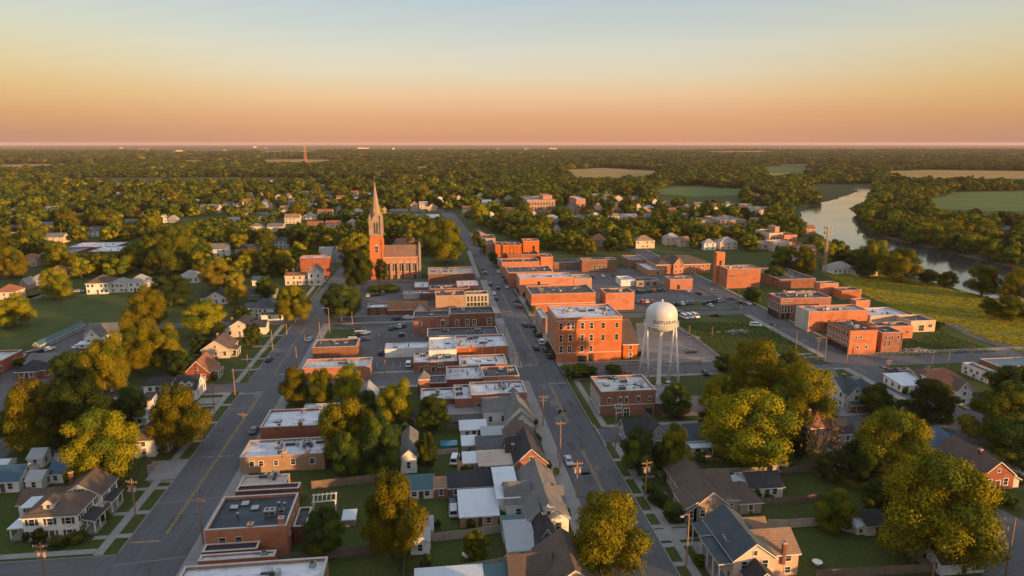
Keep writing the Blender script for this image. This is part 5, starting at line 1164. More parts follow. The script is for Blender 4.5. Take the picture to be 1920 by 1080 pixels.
H('orange-lit house cut by the left edge above the golden tree', -8, 566, 27, 10, 4.6, 7.6, 'h', PE, 'shingle_rust')
H('pale house at the left edge among far trees', -6, 452, 30, 10, 3.6, 6.4, 'x', CR, 'shingle_pale')
H('white gabled house with a broad grey roof beside the yellow cluster', 160, 650, 190, 9, 3.6, 6.8, 'y', WS, 'shingle_grey', ext=[(-3, 7, 15, 9, 3.4, 6.2, 'x'), (-1.5, -2.2, 9, 2.4, 1.6, 2.0, 's-y', WS, 'metal_white')], lm='the white gabled house by the lawn')
H('long low shed with a teal metal roof at the edge of the big lawn', 62, 657, 76, 30, 2.0, 3.2, 'y', 'greygreen', 'metal_teal', rz=-4)
H('small red brick garage with a black hipped roof and white corners', 31, 712, 70, 8, 2.7, 5.2, 'h', 'brick_red', 'shingle_dark', ext=[('-.02', 1.5, 5, 6, 2.6, 4.6, 'h')], lm='the small red brick garage')
H('low grey-roofed building with a white gable end behind the brick garage', 48, 692, 126, 9, 2.2, 4.2, 'x', CR, 'shingle_grey')
H('white shed with a grey metal roof and vent pipe on the lower left lawn', 53, 878, 82, 5.5, 2.6, 3.9, 'x', WS, 'metal_grey')
H('white outbuilding with a steep navy metal roof touching the huge yellow tree', 92, 907, 119, 9, 2.4, 5.4, 'x', WS, 'metal_blue')
H('small white shed with a grey roof in front of the navy-roofed outbuilding', 50, 921, 80, 5, 2.6, 3.8, 'x', WS, 'metal_grey')
H('white low house with a long navy metal roof at the lower left edge', -26, 926, 37, 8, 2.8, 4.8, 'x', WS, 'metal_blue')
H('tiny white-roofed shed at the left edge above the navy roof', -12, 891, 14, 4, 2.2, 3, 'x', WS, 'metal_white')
H('dark-roofed corner of a building at the bottom left corner', (-98, 104), 10, 8, 3, 4.6, 'x', GR, 'shingle_dark')
H('red gabled hall with a white arched window among the parking lots', 728, 592, 800, 8.5, 2.8, 5.4, 'x', 'brick_dark', 'shingle_rust', ext=[(12, -1, 4.5, 4.5, 2.6, 5.2, 'y', WS, 'shingle_rust')], win=False)
H('hipped orange brick hall with a brown roof and a small centre gable', 1230, 514, 1331, 20, 5.6, 9.4, 'h', 'brick_orange', 'shingle_brown', ext=[(10, -1.2, 6, 12, 5.8, 9.6, 'y')], lm='the hipped brick hall')
H('brown sloped-roof wing with an orange base right of the three-storey block', 1168, 673, 1195, 12, 5.4, 11.5, 's-y', 'brick_orange', 'shingle_brown', dens=4)
H('stepped orange gable front of a grey-roofed hall up main street', 884, 452, 913, 14, 4.5, 7.4, 'y', 'brick_orange', 'shingle_grey', lm='the stepped gable')
H('small square brick tower with a grey pyramid roof behind the dark tree', 787, 748, 806, 3.2, 6.2, 8.4, 'h', 'brick_orange', 'shingle_grey', win=False)
H('small white gabled house mid-block beside the golden tree', 672, 768, 706, 8, 3.2, 6.0, 'y', WS, 'metal_grey')
# back yards in the middle
H('narrow white two-storey house with a long grey roof', 752, 888, 782, 14, 4.2, 5.8, 'y', WS, 'shingle_grey', lm='the narrow white two-storey house')
H('tiny white shed with a dark roof in front of the dark round tree', 757, 799, 779, 4.5, 2.2, 3.4, 'y', WS, 'shingle_dark')
H('white cottage with a teal metal roof, left end of the low row', 765, 937, 813, 6.5, 2.4, 4.2, 'x', WS, 'metal_teal', lm='the teal-roofed row cottage')
H('short red brick link with a tan roof in the low row', 814, 935, 841, 5, 2.6, 3.9, 'x', 'brick_red', 'shingle_tan')
H('brown cottage with a dark grey roof, right end of the low row', 842, 934, 925, 7, 2.6, 4.6, 'x', 'brick_brown', 'shingle_dark')
H('tan cottage with a white metal roof between the two tan fences', 864, 990, 934, 8.5, 2.5, 3.6, 's-y', 'brick_tan', 'metal_white', lm='the white-roofed tan cottage')
H('white two-storey back wing with a white sheet roof', 934, 972, 973, 12, 4.6, 5.2, 's-y', WS, 'metal_white')
H('white garage with double doors beside the large golden yard tree', 770, 1041, 806, 5.5, 2.6, 3.8, 'y', WS, 'metal_grey', lm='the white garage')
H('smaller white shed with a light roof behind the white garage', 792, 1014, 812, 5, 2.4, 3.4, 'x', WS, 'metal_grey')
H('low white-topped bench shed beside the dark round tree', 643, 988, 666, 3, 1.6, 2.0, 's-y', TN, 'metal_white', win=False)
H('white metal roof at the bottom edge, left of the navy one', (-4, 97), 11, 8.5, 2.8, 3.6, 's-y', WS, 'metal_white')
H('navy metal roof at the bottom edge beside the big brown-roofed house', (7.3, 97), 10, 8.5, 2.8, 3.5, 's-y', WS, 'metal_teal')
H('shed with a pale blue sloping roof between the grey houses', 954, 1058, 1004, 8.5, 2.8, 3.6, 's-y', WS, 'metal_grey')
H('shed with a teal roof behind the pale blue one', 944, 1018, 984, 4, 2.8, 3.3, 's-y', WS, 'metal_teal')
H('grey-roofed house with a wide front gable and lit right slope on main street', 990, 1006, 1066, 19, 3.8, 7.0, 'y', WS, 'shingle_grey', ext=[(-3.6, 6, 5, 8, 3.8, 6.6, 'x'), ('-4.2', 7, 4.6, 5, 3.2, 5.4, 'x')], lm='the wide grey-roofed house')
H('dark-roofed house with a red chimney and an olive side gable', 1006, 1046, 1046, 9, 3.0, 6.0, 'y', 'greygreen', 'shingle_dark', ext=[(-.6, -2.5, 4.5, 5, 2.8, 5.0, 'y')], ch=[(.45, .35, 4.8, 7.6)])
_a, _b = G(1077, 1067, 7.2)
H('big brown cross-gabled house at the bottom, lit along its ridge', (_a - 5.0, _b), 10.2, 12, 3.6, 7.2, 'y', CR, 'shingle_brown', ext=[(-5, 2.5, 7, 8, 3.4, 6.4, 'x'), ('-4', 6, 5, 4, 3.2, 5.6, 'x')], lm='the big brown cross-gabled house')
H('red brick gable house with a dark roof and white attic window on main street', 966, 894, 1025, 12, 3.4, 6.8, 'y', 'brick_red', 'shingle_dark', ext=[(-8, 1.5, 8, 6, 2.6, 3.3, 's-y', 'brick_red', 'roof_tan'), (-8, 8, 8, 7, 3.2, 3.6, 's-y', 'brick_dark', 'roof_dark'), (-1.5, 6, 4, 5, 3.2, 6.2, 'x')], ch=[(.02, .45, 3.6, 6.0)], lm='the main street brick gable house')
H('white house with a steep grey roof below the long brick building', 950, 814, 1000, 15, 4.0, 7.4, 'y', WS, 'shingle_grey', ext=[(-5.5, 6, 7, 8, 4.0, 6.8, 'x'), (.8, -2.2, 6, 4, 3.4, 6.2, 'y')], lm='the steep grey-roofed white house')
H('house with a mauve-brown rounded roof above the brick gable house', 949, 848, 1004, 7, 3.2, 5.8, 'y', PE, 'shingle_brown')
H('long low grey-roofed shed under the brick wall in the yards', 838, 792, 914, 5, 2.6, 3.1, 's-y', GR, 'roof_grey', win=False)
H('low shed with a bright white strip roof in the yards', 864, 822, 912, 4.6, 2.4, 3.0, 's-y', WS, 'metal_white')
H('low shed with a light grey roof against the mauve-roofed house', 905, 836, 947, 5, 2.4, 3.0, 's-y', GR, 'metal_grey')
H('small white-roofed shed, upper of the pair left of the brick gable house', 867, 852, 895, 4.4, 2.4, 3.0, 's-y', GR, 'metal_white')
H('small white-roofed shed, lower of the pair left of the brick gable house', 869, 886, 901, 4.6, 2.4, 3.0, 's-y', GR, 'metal_white')
H('tiny orange-lit hut at the corner of the yards', 860, 894, 882, 3.2, 1.9, 2.4, 's-y', 'brick_orange', 'shingle_rust', win=False)
# lower right
H('white house with a slate roof and a columned porch beside the slim golden tree', 1287, 850, 1327, 7.5, 3.6, 6.2, 'x', WS, 'shingle_slate', porches=[(.3, -2.6, None, 2.6, 2.7, 'metal_white', True, '-y')], lm='the white porch house')
H('dark-roofed house with a white-trimmed grey gable below the corner brick building', 1212, 843, 1254, 9, 3.2, 6.2, 'y', GR, 'shingle_dark', ext=[(-4.5, 3, 6, 6.5, 3.0, 5.8, 'x')], lm='the white-trimmed grey gable house')
H('long grey-brown bungalow with a cream-trimmed front gable', 1300, 978, 1366, 19, 3.4, 6.4, 'y', TN, 'shingle_brown', ext=[('-1', 9, 5.5, 6, 3.0, 5.0, 'x'), ('-.5', 2, 3.5, 6, 3, 3.5, 's+x'), (-1.8, -.0, 2.4, 7, 3.0, 4.4, 's-x')], dorm=[(.5, .005, 4.2, 1.7, 1.5, 1.2)], lm='the long grey-brown bungalow')
H('white garage with a dark roof and two windows on the right lawns', 1405, 936, 1467, 7, 2.7, 4.6, 'x', WS, 'shingle_dark', ext=[(-2.8, 1.5, 2.8, 5, 1.8, 2.7, 's-x', WS, 'metal_white'), (-5.2, 2, 2.3, 4.5, 1.4, 1.8, 's-x', GR, 'metal_teal')], lm='the two-window white garage')
H('small tan garage with a brown hipped roof beside the grey-brown bungalow', 1386, 964, 1427, 8, 2.5, 4.4, 'h', TN, 'shingle_brown')
_a, _b = G(1418, 1018, 8.4)
H('foreground house with a blue-slate roof, orange-lit gable and white side porch', (_a - 3.7, _b), 7.4, 13, 5.6, 8.4, 'y', PE, 'shingle_slate', ext=[('-2', 2.2, 7.6, 8, 4.6, 7.0, 'x', PE, 'shingle_tan'), ('-1', 9, 4.5, 5, 4.2, 6.2, 'x', PE, 'shingle_tan'), (1.4, -4, 4.6, 5, 3.6, 5.6, 'y', PE, 'shingle_dark')], ch=[(1.36, .16, 2.5, 7.6)], porches=[(-2.4, .5, 2.4, 8, 4.6, 'shingle_slate', True, '-x'), (-2.4, 8.8, 2.4, 4, 4.9, 'shingle_slate', True, '-x')], dorm=[(.08, .4, 5.4, 1.8, 1.8, 2.2, -1.5708)], lm='the blue-roofed foreground house')
H('porch gazebo with a low gabled roof at the right of the brick house', 1870, 916, 1909, 3.5, 2.2, 3.6, 'y', WS, 'shingle_pale')
H('red brick house with a dark brown roof and a side porch at lower right', 1837, 920, 1898, 14, 3.6, 6.8, 'y', 'brick_red', 'shingle_brown', ext=[(-5, .5, 5, 12, 2.4, 3.4, 's-x', 'brick_dark', 'shingle_brown')], ch=[(.42, .35, 6.0, 7.6)], porches=[(-5, -2.2, 4.6, 2.2, 2.4, 'shingle_brown', True, '-y')], lm='the red brick porch house')
H('house with a wide navy roof behind the large golden tree at right', 1746, 866, 1814, 10, 3.2, 6.8, 'h', GR, 'metal_blue')
H('twin-gabled house with slate roof, white siding and a brick porch', 1580, 767, 1630, 11, 5.0, 7.8, 'x', WS, 'shingle_slate', ext=[(.6, -1.4, 4.6, 6, 5.0, 7.6, 'y'), (5.6, -.8, 4.0, 6, 5.0, 7.4, 'y', CR), (.6, -3.2, 8, 2, 2.4, 2.9, 's-y', 'brick_red')], ch=[(.35, .5, 6.8, 9)], lm='the twin-gabled house')
H('teal-roofed house behind the twin-gabled house', 1531, 738, 1573, 9, 3.8, 6.4, 'x', GR, 'shingle_teal')
H('white house with a brown hip roof, front gable and white porch at right', 1779, 755, 1822, 12, 4.6, 8.0, 'h', WS, 'shingle_rust', ext=[(.2, -2.2, 5, 6, 4.6, 7.2, 'y', WS, 'shingle_brown')], porches=[(5.4, -3, 6, 3, 2.6, 'shingle_dark', True, '-y')], lm='the brown-hipped white house')
H('wide low house with a grey-brown roof left of the brown-hipped house', 1724, 727, 1779, 9, 2.8, 4.6, 'x', TN, 'shingle_brown')
H('low building with a pale metal roof at the crossing', 1691, 737, 1741, 9, 2.5, 3.2, 's-y', WS, 'metal_white')
H('white garden shed with a dark roof in the dark lawn', 1623, 1005, 1661, 5.5, 2.4, 3.8, 'x', WS, 'shingle_dark', ext=[(-1.6, .5, 1.6, 4, 1.6, 2.4, 's-x', WS, 'metal_white')], lm='the white garden shed')
H('beige gabled shed under the very large golden tree', 1448, 887, 1478, 8, 2.2, 3.8, 'y', CR, 'shingle_dark')
H('brick house with a rust hip roof and two chimneys behind the bare tree', 1518, 824, 1569, 8, 3.2, 6.4, 'h', 'brick_red', 'shingle_rust', ch=[(.15, .4, 4.8, 7.4), (.6, .6, 5, 7.6)])
H('dark-roofed cottage right of the rust-roofed brick house', 1572, 832, 1604, 8, 2.8, 5, 'x', GR, 'shingle_dark')
H('narrow pale house glimpsed left of the large golden tree at right', 1581, 884, 1600, 7, 3.4, 5.4, 'y', WS, 'shingle_dark')
H('shed with a brown roof at the bottom edge by the fence', (88, 98), 8.5, 5.5, 2.4, 3.6, 'x', WS, 'shingle_brown')
H('white cottage with a grey gable roof, left of the riverside pair', 1562, 514, 1604, 11, 3.0, 6.6, 'h', WS, 'shingle_pale', lm='the riverside cottages')
H('peach-lit cottage, right of the riverside pair', 1609, 519, 1645, 11, 3.2, 6.8, 'h', PE, 'shingle_slate')

# ---- far houses among the trees: pixel extents, ridge, foot, wall, roof, ridge axis
FH = [(84, 112, 387, 403, WS, 'shingle_pale', 'x'), (258, 282, 396, 408, PE, 'shingle_rust', 'h'), (298, 314, 403, 418, WS, 'shingle_pale', 'y'), (316, 332, 404, 418, GR, 'shingle_pale', 'y'), (358, 377, 374, 387, PE, 'shingle_pale', 'h'),
 (374, 410, 384, 399, PE, 'shingle_grey', 'x'), (425, 448, 408, 421, WS, 'shingle_pale', 'x'), (418, 436, 379, 391, WS, 'shingle_slate', 'x'), (438, 452, 380, 392, PE, 'shingle_slate', 'y'), (455, 476, 373, 388, PE, 'shingle_rust', 'x'),
 (479, 510, 399, 416, WS, 'shingle_slate', 'x'), (490, 502, 374, 389, WS, 'shingle_pale', 'y'), (504, 512, 381, 392, PE, 'shingle_rust', 'y'), (525, 541, 386, 398, PE, 'shingle_tan', 'x'), (534, 562, 402, 420, CR, 'shingle_tan', 'x'),
 (540, 560, 376, 388, GR, 'shingle_grey', 'x'), (605, 626, 374, 385, PE, 'shingle_rust', 'x'), (657, 682, 392, 408, WS, 'shingle_pale', 'h'), (684, 700, 362, 372, WS, 'metal_white', 'x'), (631, 640, 385, 398, GR, 'shingle_grey', 'y'),
 (731, 764, 393, 408, WS, 'shingle_slate', 'x'), (716, 726, 388, 400, PE, 'shingle_rust', 'y'), (770, 783, 378, 393, PE, 'shingle_tan', 'h'), (786, 802, 378, 392, PE, 'shingle_pale', 'x'), (802, 820, 382, 396, PE, 'shingle_rust', 'y'),
 (768, 796, 394, 412, 'greygreen', 'shingle_teal', 'x'), (798, 823, 403, 414, WS, 'metal_white', 'x'), (853, 868, 366, 380, PE, 'shingle_rust', 'y'), (901, 922, 375, 386, WS, 'metal_white', 'x'), (867, 886, 387, 400, PE, 'shingle_rust', 'x'),
 (745, 762, 448, 468, PE, 'shingle_rust', 'x'), (764, 784, 447, 469, 'brick_pink', 'shingle_rust', 'y'), (786, 811, 448, 470, PE, 'shingle_pale', 'x'), (737, 748, 449, 466, GR, 'shingle_grey', 'y'),
 (993, 1008, 395, 411, PE, 'shingle_tan', 'y'), (1018, 1054, 404, 422, GR, 'shingle_pale', 'h'), (1040, 1052, 423, 436, WS, 'shingle_pale', 'y'), (1111, 1137, 440, 464, 'brick_pink', 'shingle_rust', 'h'), (1146, 1168, 380, 394, PE, 'shingle_tan', 'h'),
 (1190, 1203, 381, 396, PE, 'shingle_rust', 'y'), (1252, 1268, 390, 404, PE, 'shingle_rust', 'x'), (1166, 1195, 402, 412, PE, 'shingle_pale', 'x'), (1192, 1227, 443, 466, PE, 'shingle_tan', 'h'), (1248, 1274, 438, 460, PE, 'shingle_pale', 'h'),
 (1274, 1292, 444, 463, PE, 'shingle_tan', 'x'), (1320, 1342, 449, 469, WS, 'shingle_pale', 'h'), (1350, 1382, 446, 468, PE, 'shingle_pale', 'h'), (1428, 1442, 452, 468, PE, 'shingle_pale', 'x'), (1502, 1530, 460, 478, PE, 'shingle_rust', 'x'),
 (1116, 1128, 380, 394, PE, 'shingle_rust', 'y'), (1066, 1082, 384, 398, GR, 'shingle_grey', 'x'), (1210, 1226, 400, 412, GR, 'shingle_grey', 'x'), (1880, 1900, 425, 437, GR, 'metal_blue', 'x'), (1410, 1424, 408, 418, PE, 'shingle_tan', 'x'),
 (560, 580, 358, 366, PE, 'shingle_tan', 'x'), (760, 774, 346, 353, PE, 'shingle_tan', 'x'), (1083, 1096, 308, 313, WS, 'metal_white', 'x'), (455, 470, 396, 406, GR, 'shingle_slate', 'x')]
rh = random.Random(12)       # more of the same small houses, scattered where the photograph shows roofs between the crowns
def far_houses(n, x0, x1, y0, y1, gap):
    k = tries = 0
    while k < n and tries < 3000:
        tries += 1
        x = rh.uniform(x0, x1); y = rh.uniform(y0, y1); w = (y - 268) * rh.uniform(.13, .2); h = (y - 268) * rh.uniform(.085, .115)
        q = (round(x - w / 2), round(x + w / 2), y - h, y, rh.choice([WS, WS, PE, PE, CR, GR, 'brick_pink']), rh.choice(['shingle_pale', 'shingle_rust', 'shingle_grey', 'shingle_slate', 'shingle_tan', 'shingle_grey']), rh.choice('xxyh'))
        if any(q[0] < f[1] + gap and q[1] > f[0] - gap and q[2] < f[3] + gap * .4 and q[3] > f[2] - gap * .4 for f in FH) or any(q[0] < f[2] and q[1] > f[0] and q[2] < f[3] and q[3] > f[1] for f in BLOCKED): continue
        FH.append(q); k += 1
BLOCKED = [(680, 330, 800, 530), (815, 385, 910, 520), (120, 445, 250, 485), (300, 400, 440, 445), (0, 475, 130, 525), (500, 435, 660, 520), (976, 360, 1105, 400), (1300, 400, 1405, 430), (1425, 420, 1500, 470), (880, 415, 1440, 520), (1530, 340, 1700, 520), (1220, 345, 1405, 372), (430, 450, 490, 482)]
far_houses(26, 395, 690, 368, 436, 3); far_houses(16, 0, 400, 360, 470, 8); far_houses(10, 700, 830, 360, 440, 3); far_houses(34, 870, 1440, 372, 436, 4); far_houses(10, 400, 520, 430, 500, 5); far_houses(10, 0, 1400, 335, 362, 10); far_houses(8, 1440, 1530, 440, 500, 4)
WALLW = {WS: 'white', PE: 'peach', GR: 'grey', CR: 'cream', 'brick_pink': 'pinkish', 'greygreen': 'grey-green'}
ROOFW = {'shingle_pale': 'pale', 'shingle_rust': 'rust', 'shingle_grey': 'grey', 'shingle_slate': 'slate', 'shingle_tan': 'tan', 'metal_white': 'white', 'shingle_teal': 'teal', 'metal_blue': 'blue'}
AUTO = []      # (object, description, px, py) to be labelled from what stands next to it
for x0, x1, yt, yb, wl, rf, ax in FH:
    a0, b0 = G(x0, yb); z = height_at(a0, b0, yt); a1 = solve(lambda a: P(a, b0)[0] - x1, a0, a0 + 300)
    w = a1 - a0; dep = max(7, min(14, w * .8)); e = z * (.62 if ax != 'y' else .52)
    o = thing('house', None, 'house', a0, b0, 0, 'houses among the far trees')
    hblock(o, 0, 0, w, dep, e, z, ax, wl, rf, 'F', 'w', True, 3.4)
    AUTO.append((o, 'small %s %s-roofed house' % (WALLW[wl], ROOFW[rf]), (x0 + x1) / 2, (yt + yb) / 2))
    OCC.append((x0 - 1, yt - 1, x1 + 1, yb))
for rect_ in ((988, 366, 1042, 398), (1041, 368, 1098, 398), (1312, 405, 1400, 427), (1430, 425, 1495, 470), (690, 440, 790, 524), (560, 480, 640, 518), (595, 455, 645, 490), (516, 440, 548, 467), (440, 455, 485, 480), (126, 455, 243, 482), (37, 480, 90, 500), (88, 502, 126, 520), (1562, 490, 1645, 519), (826, 398, 905, 520), (884, 420, 1040, 520), (1090, 476, 1340, 520), (1340, 472, 1430, 540)): OCC.append((*rect_, .10))
# tiny lit buildings near the horizon
for i, (x, y, w) in enumerate([(224, 277, 5), (127, 284, 3), (258, 279, 16), (330, 282, 10), (380, 285, 38), (418, 281, 6), (436, 283, 20), (475, 275, 5), (495, 277, 5), (670, 277, 20), (736, 278, 4), (795, 279, 14), (932, 279, 4), (984, 279, 7), (1058, 280, 5), (1336, 279, 7), (1321, 292, 5), (1475, 281, 5), (1600, 281, 6), (1757, 284, 6), (1420, 281, 8), (1030, 278, 14), (1300, 280, 4)]):
    a, b = G(x, y + 2); sc_ = b / 1280 * w
    h = max(8, b / 1280 * 1.9)
    mb = MB(); mb.box(0, 0, 0, sc_, sc_ * .5, h); mb.box(sc_ * .1, sc_ * .1, h, sc_ * .5, sc_ * .4, h * 1.25); mb.box(-.3, -.3, h, sc_ + .3, sc_ * .5 + .3, h + .4)
    o = thing('distant_building', None, 'building', a, b, 0, 'tiny lit buildings near the horizon'); mb.build('walls', ['peach', WS, 'brick_pink'][i % 3], o)
    AUTO.append((o, 'tiny sunlit building near the horizon', x, y))
# ------------------------------------------------------------------ poles, masts, fences, cars, wires
PT = {}
def pole_things(h, kind):
    k = (round(h), kind)
    if k in PT: return PT[k]
    out = []
    mb = MB(); mb.tube((0, 0, 0), (0, 0, h), .17, .11, 8); out.append(('pole', mb.mesh('pole_mesh', 'wood_pole')))
    if kind in 'ctd':
        mb = MB(); mb.box(-1.25, -.16, h - .75, 1.25, -.04, h - .58)
        if kind != 'd': mb.box(-1.0, -.16, h - 1.65, 1.0, -.04, h - 1.5)
        mb.bar((-.7, -.1, h - .7), (0, -.1, h - 1.2), .05, .05); mb.bar((.7, -.1, h - .7), (0, -.1, h - 1.2), .05, .05)
        out.append(('crossarm', mb.mesh('crossarm_mesh', 'wood_pole')))
        mb = MB()
        for x in (-1.1, -.55, .55, 1.1): mb.lathe([(.02, h - .58), (.07, h - .55), (.05, h - .45), (.07, h - .4), (.01, h - .33)], 8, 0, (x, -.1))
        out.append(('insulator', mb.mesh('insulator_mesh', 'insulator')))
    if kind == 't':
        for x in (-.5, .5):
            mb = MB(); mb.lathe([(.02, h - 2.8), (.27, h - 2.75), (.27, h - 1.95), (.2, h - 1.86), (.02, h - 1.84)], 12, 0, (x, -.12)); mb.tube((x, -.12, h - 1.86), (x, -.12, h - 1.6), .05, .03, 6)
            out.append(('transformer', mb.mesh('transformer_mesh', 'insulator')))
    if kind == 'l':
        mb = MB(); mb.tube((0, 0, h - .6), (-.7, -.3, h + .1), .05, .05, 6); mb.tube((-.7, -.3, h + .1), (-1.7, -.7, h + .1), .05, .04, 6); out.append(('lamp_arm', mb.mesh('lamp_arm_mesh', 'insulator')))
        mb = MB(); mb.box(-2.2, -.95, h - .02, -1.6, -.6, h + .16); out.append(('lamp_head', mb.mesh('lamp_head_mesh', 'galv')))
    PT[k] = out; return out
def pole(bx, by, ty, kind, label, rz=0):
    a, b = G(bx, by); h = height_at(a, b, ty)
    t = thing('street_lamp' if kind == 'l' else 'utility_pole', label, 'street lamp' if kind == 'l' else 'utility pole', a, b, rz, 'poles along the streets')
    for n, me in pole_things(h, kind): link(n, me, t)
    return (a, b, h)
PL = {}
for k_, row in enumerate([
 (255, 971, 898, 't', 'utility pole with double crossarms on the lawn right of the white corner house'), (381, 1020, 934, 'd', 'utility pole on the pavement beside the navy-roofed building'), (88, 1102, 1016, 't', 'orange-lit utility pole at the bottom edge in front of the white corner house'),
 (460, 828, 773, 'd', 'utility pole left of the red brick shop corner on the side street'), (557, 690, 650, 'p', 'bare utility pole left of the small brick boxes on the side street'), (618, 622, 577, 'l', 'orange street lamp at the bend of the side street'),
 (402, 772, 718, 'p', 'bare pole in front of the dormered white house'), (441, 742, 690, 'p', 'grey pole at the cross street right of the orange-roofed brick house'), (467, 712, 664, 'p', 'bare pole on the lawn below the cream gabled cottage'), (661, 615, 585, 'p', 'dark pole at the parking lot edge by the red gabled hall'),
 (600, 635, 603, 'p', 'thin pole beside the white-parapet brick box'), (511, 655, 618, 'p', 'thin grey pole on the grass by the side street'), (538, 628, 608, 'p', 'short post at the upper lawn corner of the side street'), (573, 655, 628, 'p', 'dark thin pole at the corner of the white-parapet brick box'),
 (380, 832, 815, 'p', 'short whitish post on the verge of the side street'), (283, 515, 497, 'p', 'orange-lit pole between the pale hipped houses'), (333, 512, 490, 'p', 'thin orange pole below the tall green tree'), (722, 705, 672, 'p', 'white post in the parking lot below the long white shed'),
 (1210, 932, 862, 't', 'utility pole with two transformers in front of the grey-brown bungalow'), (1286, 1070, 962, 'l', 'weathered pole with a lamp arm beside the blue-roofed foreground house'), (1153, 852, 772, 'p', 'dark pole on the corner lawn across main street from the brick gable house'),
 (1050, 875, 789, 'd', 'tall utility pole on the left pavement beside the parked silver car'), (1081, 933, 857, 't', 'utility pole with a transformer just below the parked silver car'), (1018, 798, 740, 'c', 'utility pole on main street beside the long white-roofed brick building'), (1046, 860, 825, 'p', 'short dark post beside the tall pole at the parked silver car'),
 (963, 680, 648, 'p', 'orange post at the corner of the orange pilastered block, nearer the shop'), (974, 686, 660, 'l', 'orange lamp post at the main street corner by the pilastered block'), (946, 642, 605, 'p', 'thin dark pole on main street above the pilastered block'),
 (1061, 682, 632, 'p', 'tan pole in front of the three-storey orange block'), (1113, 686, 659, 'p', 'short pole on the cross street below the three-storey block'), (1313, 684, 672, 'p', 'white post at the end of the cross street fence'), (1032, 672, 655, 'p', 'short post at the foot of the three-storey block corner'),
 (1532, 673, 631, 'c', 'orange-lit thick pole at the crossing left of the near east block'), (1546, 678, 634, 'p', 'thin grey pole at the crossing left of the near east block'), (1586, 690, 650, 'p', 'dark thin pole at the corner of the near east block'),
 (1664, 702, 673, 'c', 'utility pole with a tilted arm above the dark parked cars'), (1742, 722, 655, 'p', 'orange-topped pole in front of the low grey-brown house'), (1776, 693, 655, 'p', 'orange-topped pole beside the dark car near the white-walled shop'), (1821, 668, 646, 'c', 'sunlit utility pole with white crossarms on the field edge lawn'), (1889, 672, 660, 'p', 'leaning pale post near the teal-roofed brick building'),
 (1492, 655, 620, 'p', 'thin pole at the green side of the east street'), (1384, 572, 542, 'p', 'grey pole by the east street beyond the town green'), (1338, 560, 540, 'l', 'pale street lamp by the parking rows at the east street'), (1388, 600, 572, 'p', 'pale pole across the lot from the water tower'), (1335, 628, 616, 'p', 'short sunlit post on the town green'), (1292, 630, 614, 'p', 'sunlit post on the left edge of the town green'),
 (1885, 1085, 972, 'p', 'tall bare pole by the curved kerb at lower right'), (1748, 1088, 1040, 'p', 'pale pole at the bottom edge by the fence'), (1060, 418, 405, 'p', 'far thin pole on the right of upper main street') if False else (862, 485, 468, 'p', 'thin pole at the left kerb of upper main street'), (119, 466, 418, 'p', 'tall orange-lit bare pole beside the long low sheds on the left'), (127, 405, 388, 'p', 'white pole among the far trees at left'), (1110, 715, 690, 'p', 'small dark post by the hedge at main street') if False else (1070, 712, 690, 'p', 'thin pole beside the hedge at the main street corner')]):
    PL[k_] = pole(*row, rz=R.uniform(-.3, .3))
def mast(bx, by, ty, label, w0, key, arms=False):
    a, b = G(bx, by); h = height_at(a, b, ty); t = thing('radio_mast', label, 'mast', a, b)
    mb = MB(); n = 10
    for sx, sy in ((-1, -1), (1, -1), (1, 1), (-1, 1)): mb.tube((sx * w0, sy * w0, 0), (sx * w0 * .45, sy * w0 * .45, h), w0 * .22, w0 * .14, 5)
    for i in range(n):
        f0, f1 = i / n, (i + 1) / n; k0, k1 = w0 * (1 - .55 * f0), w0 * (1 - .55 * f1)
        for (p, q) in (((-1, -1), (1, -1)), ((1, -1), (1, 1)), ((1, 1), (-1, 1)), ((-1, 1), (-1, -1))):
            mb.bar((p[0] * k0, p[1] * k0, f0 * h), (q[0] * k1, q[1] * k1, f1 * h), w0 * .12, w0 * .12); mb.bar((p[0] * k1, p[1] * k1, f1 * h), (q[0] * k1, q[1] * k1, f1 * h), w0 * .12, w0 * .12)
    mb.build('lattice', key, t)
    mb = MB()
    if arms:
        for z in (h - .6, h - 3.6):
            for k in range(3):
                t_ = k * 2.09; mb.bar((0, 0, z), (2.0 * math.cos(t_), 2.0 * math.sin(t_), z), .2, .2); mb.box(2.0 * math.cos(t_) - .3, 2.0 * math.sin(t_) - .3, z - .9, 2.0 * math.cos(t_) + .3, 2.0 * math.sin(t_) + .3, z + .9)
    else: mb.tube((0, 0, h), (0, 0, h + 4), .5, .2, 6); mb.box(-w0 * .6, -w0 * .6, h - 6, w0 * .6, w0 * .6, h - 3)
    mb.build('antenna', 'insulator', t)
mast(573, 306, 272, 'slim reddish radio mast standing far off near the horizon', 4.2, 'mast_red'); mast(1545, 513, 425, 'tall tan lattice mast at the edge of the hay field', .85, 'insulator', True)
LANDMARKS.append(('the far radio mast', 573, 290)); LANDMARKS.append(('the tall tan mast', 1545, 470))
def wire(i, j, k=3):
    pa, pb = PL[i], PL[j]; mb = MB()
    for o_ in (-1.0, 0, 1.0)[:k]:
        prev = None
        for q in range(9):
            f = q / 8; c = (pa[0] + (pb[0] - pa[0]) * f + o_, pa[1] + (pb[1] - pa[1]) * f, (pa[2] - .5) * (1 - f) + (pb[2] - .5) * f - 1.3 * 4 * f * (1 - f))
            if prev: mb.tube(prev, c, .028, .028, 4, 0, False)
            prev = c
    return mb
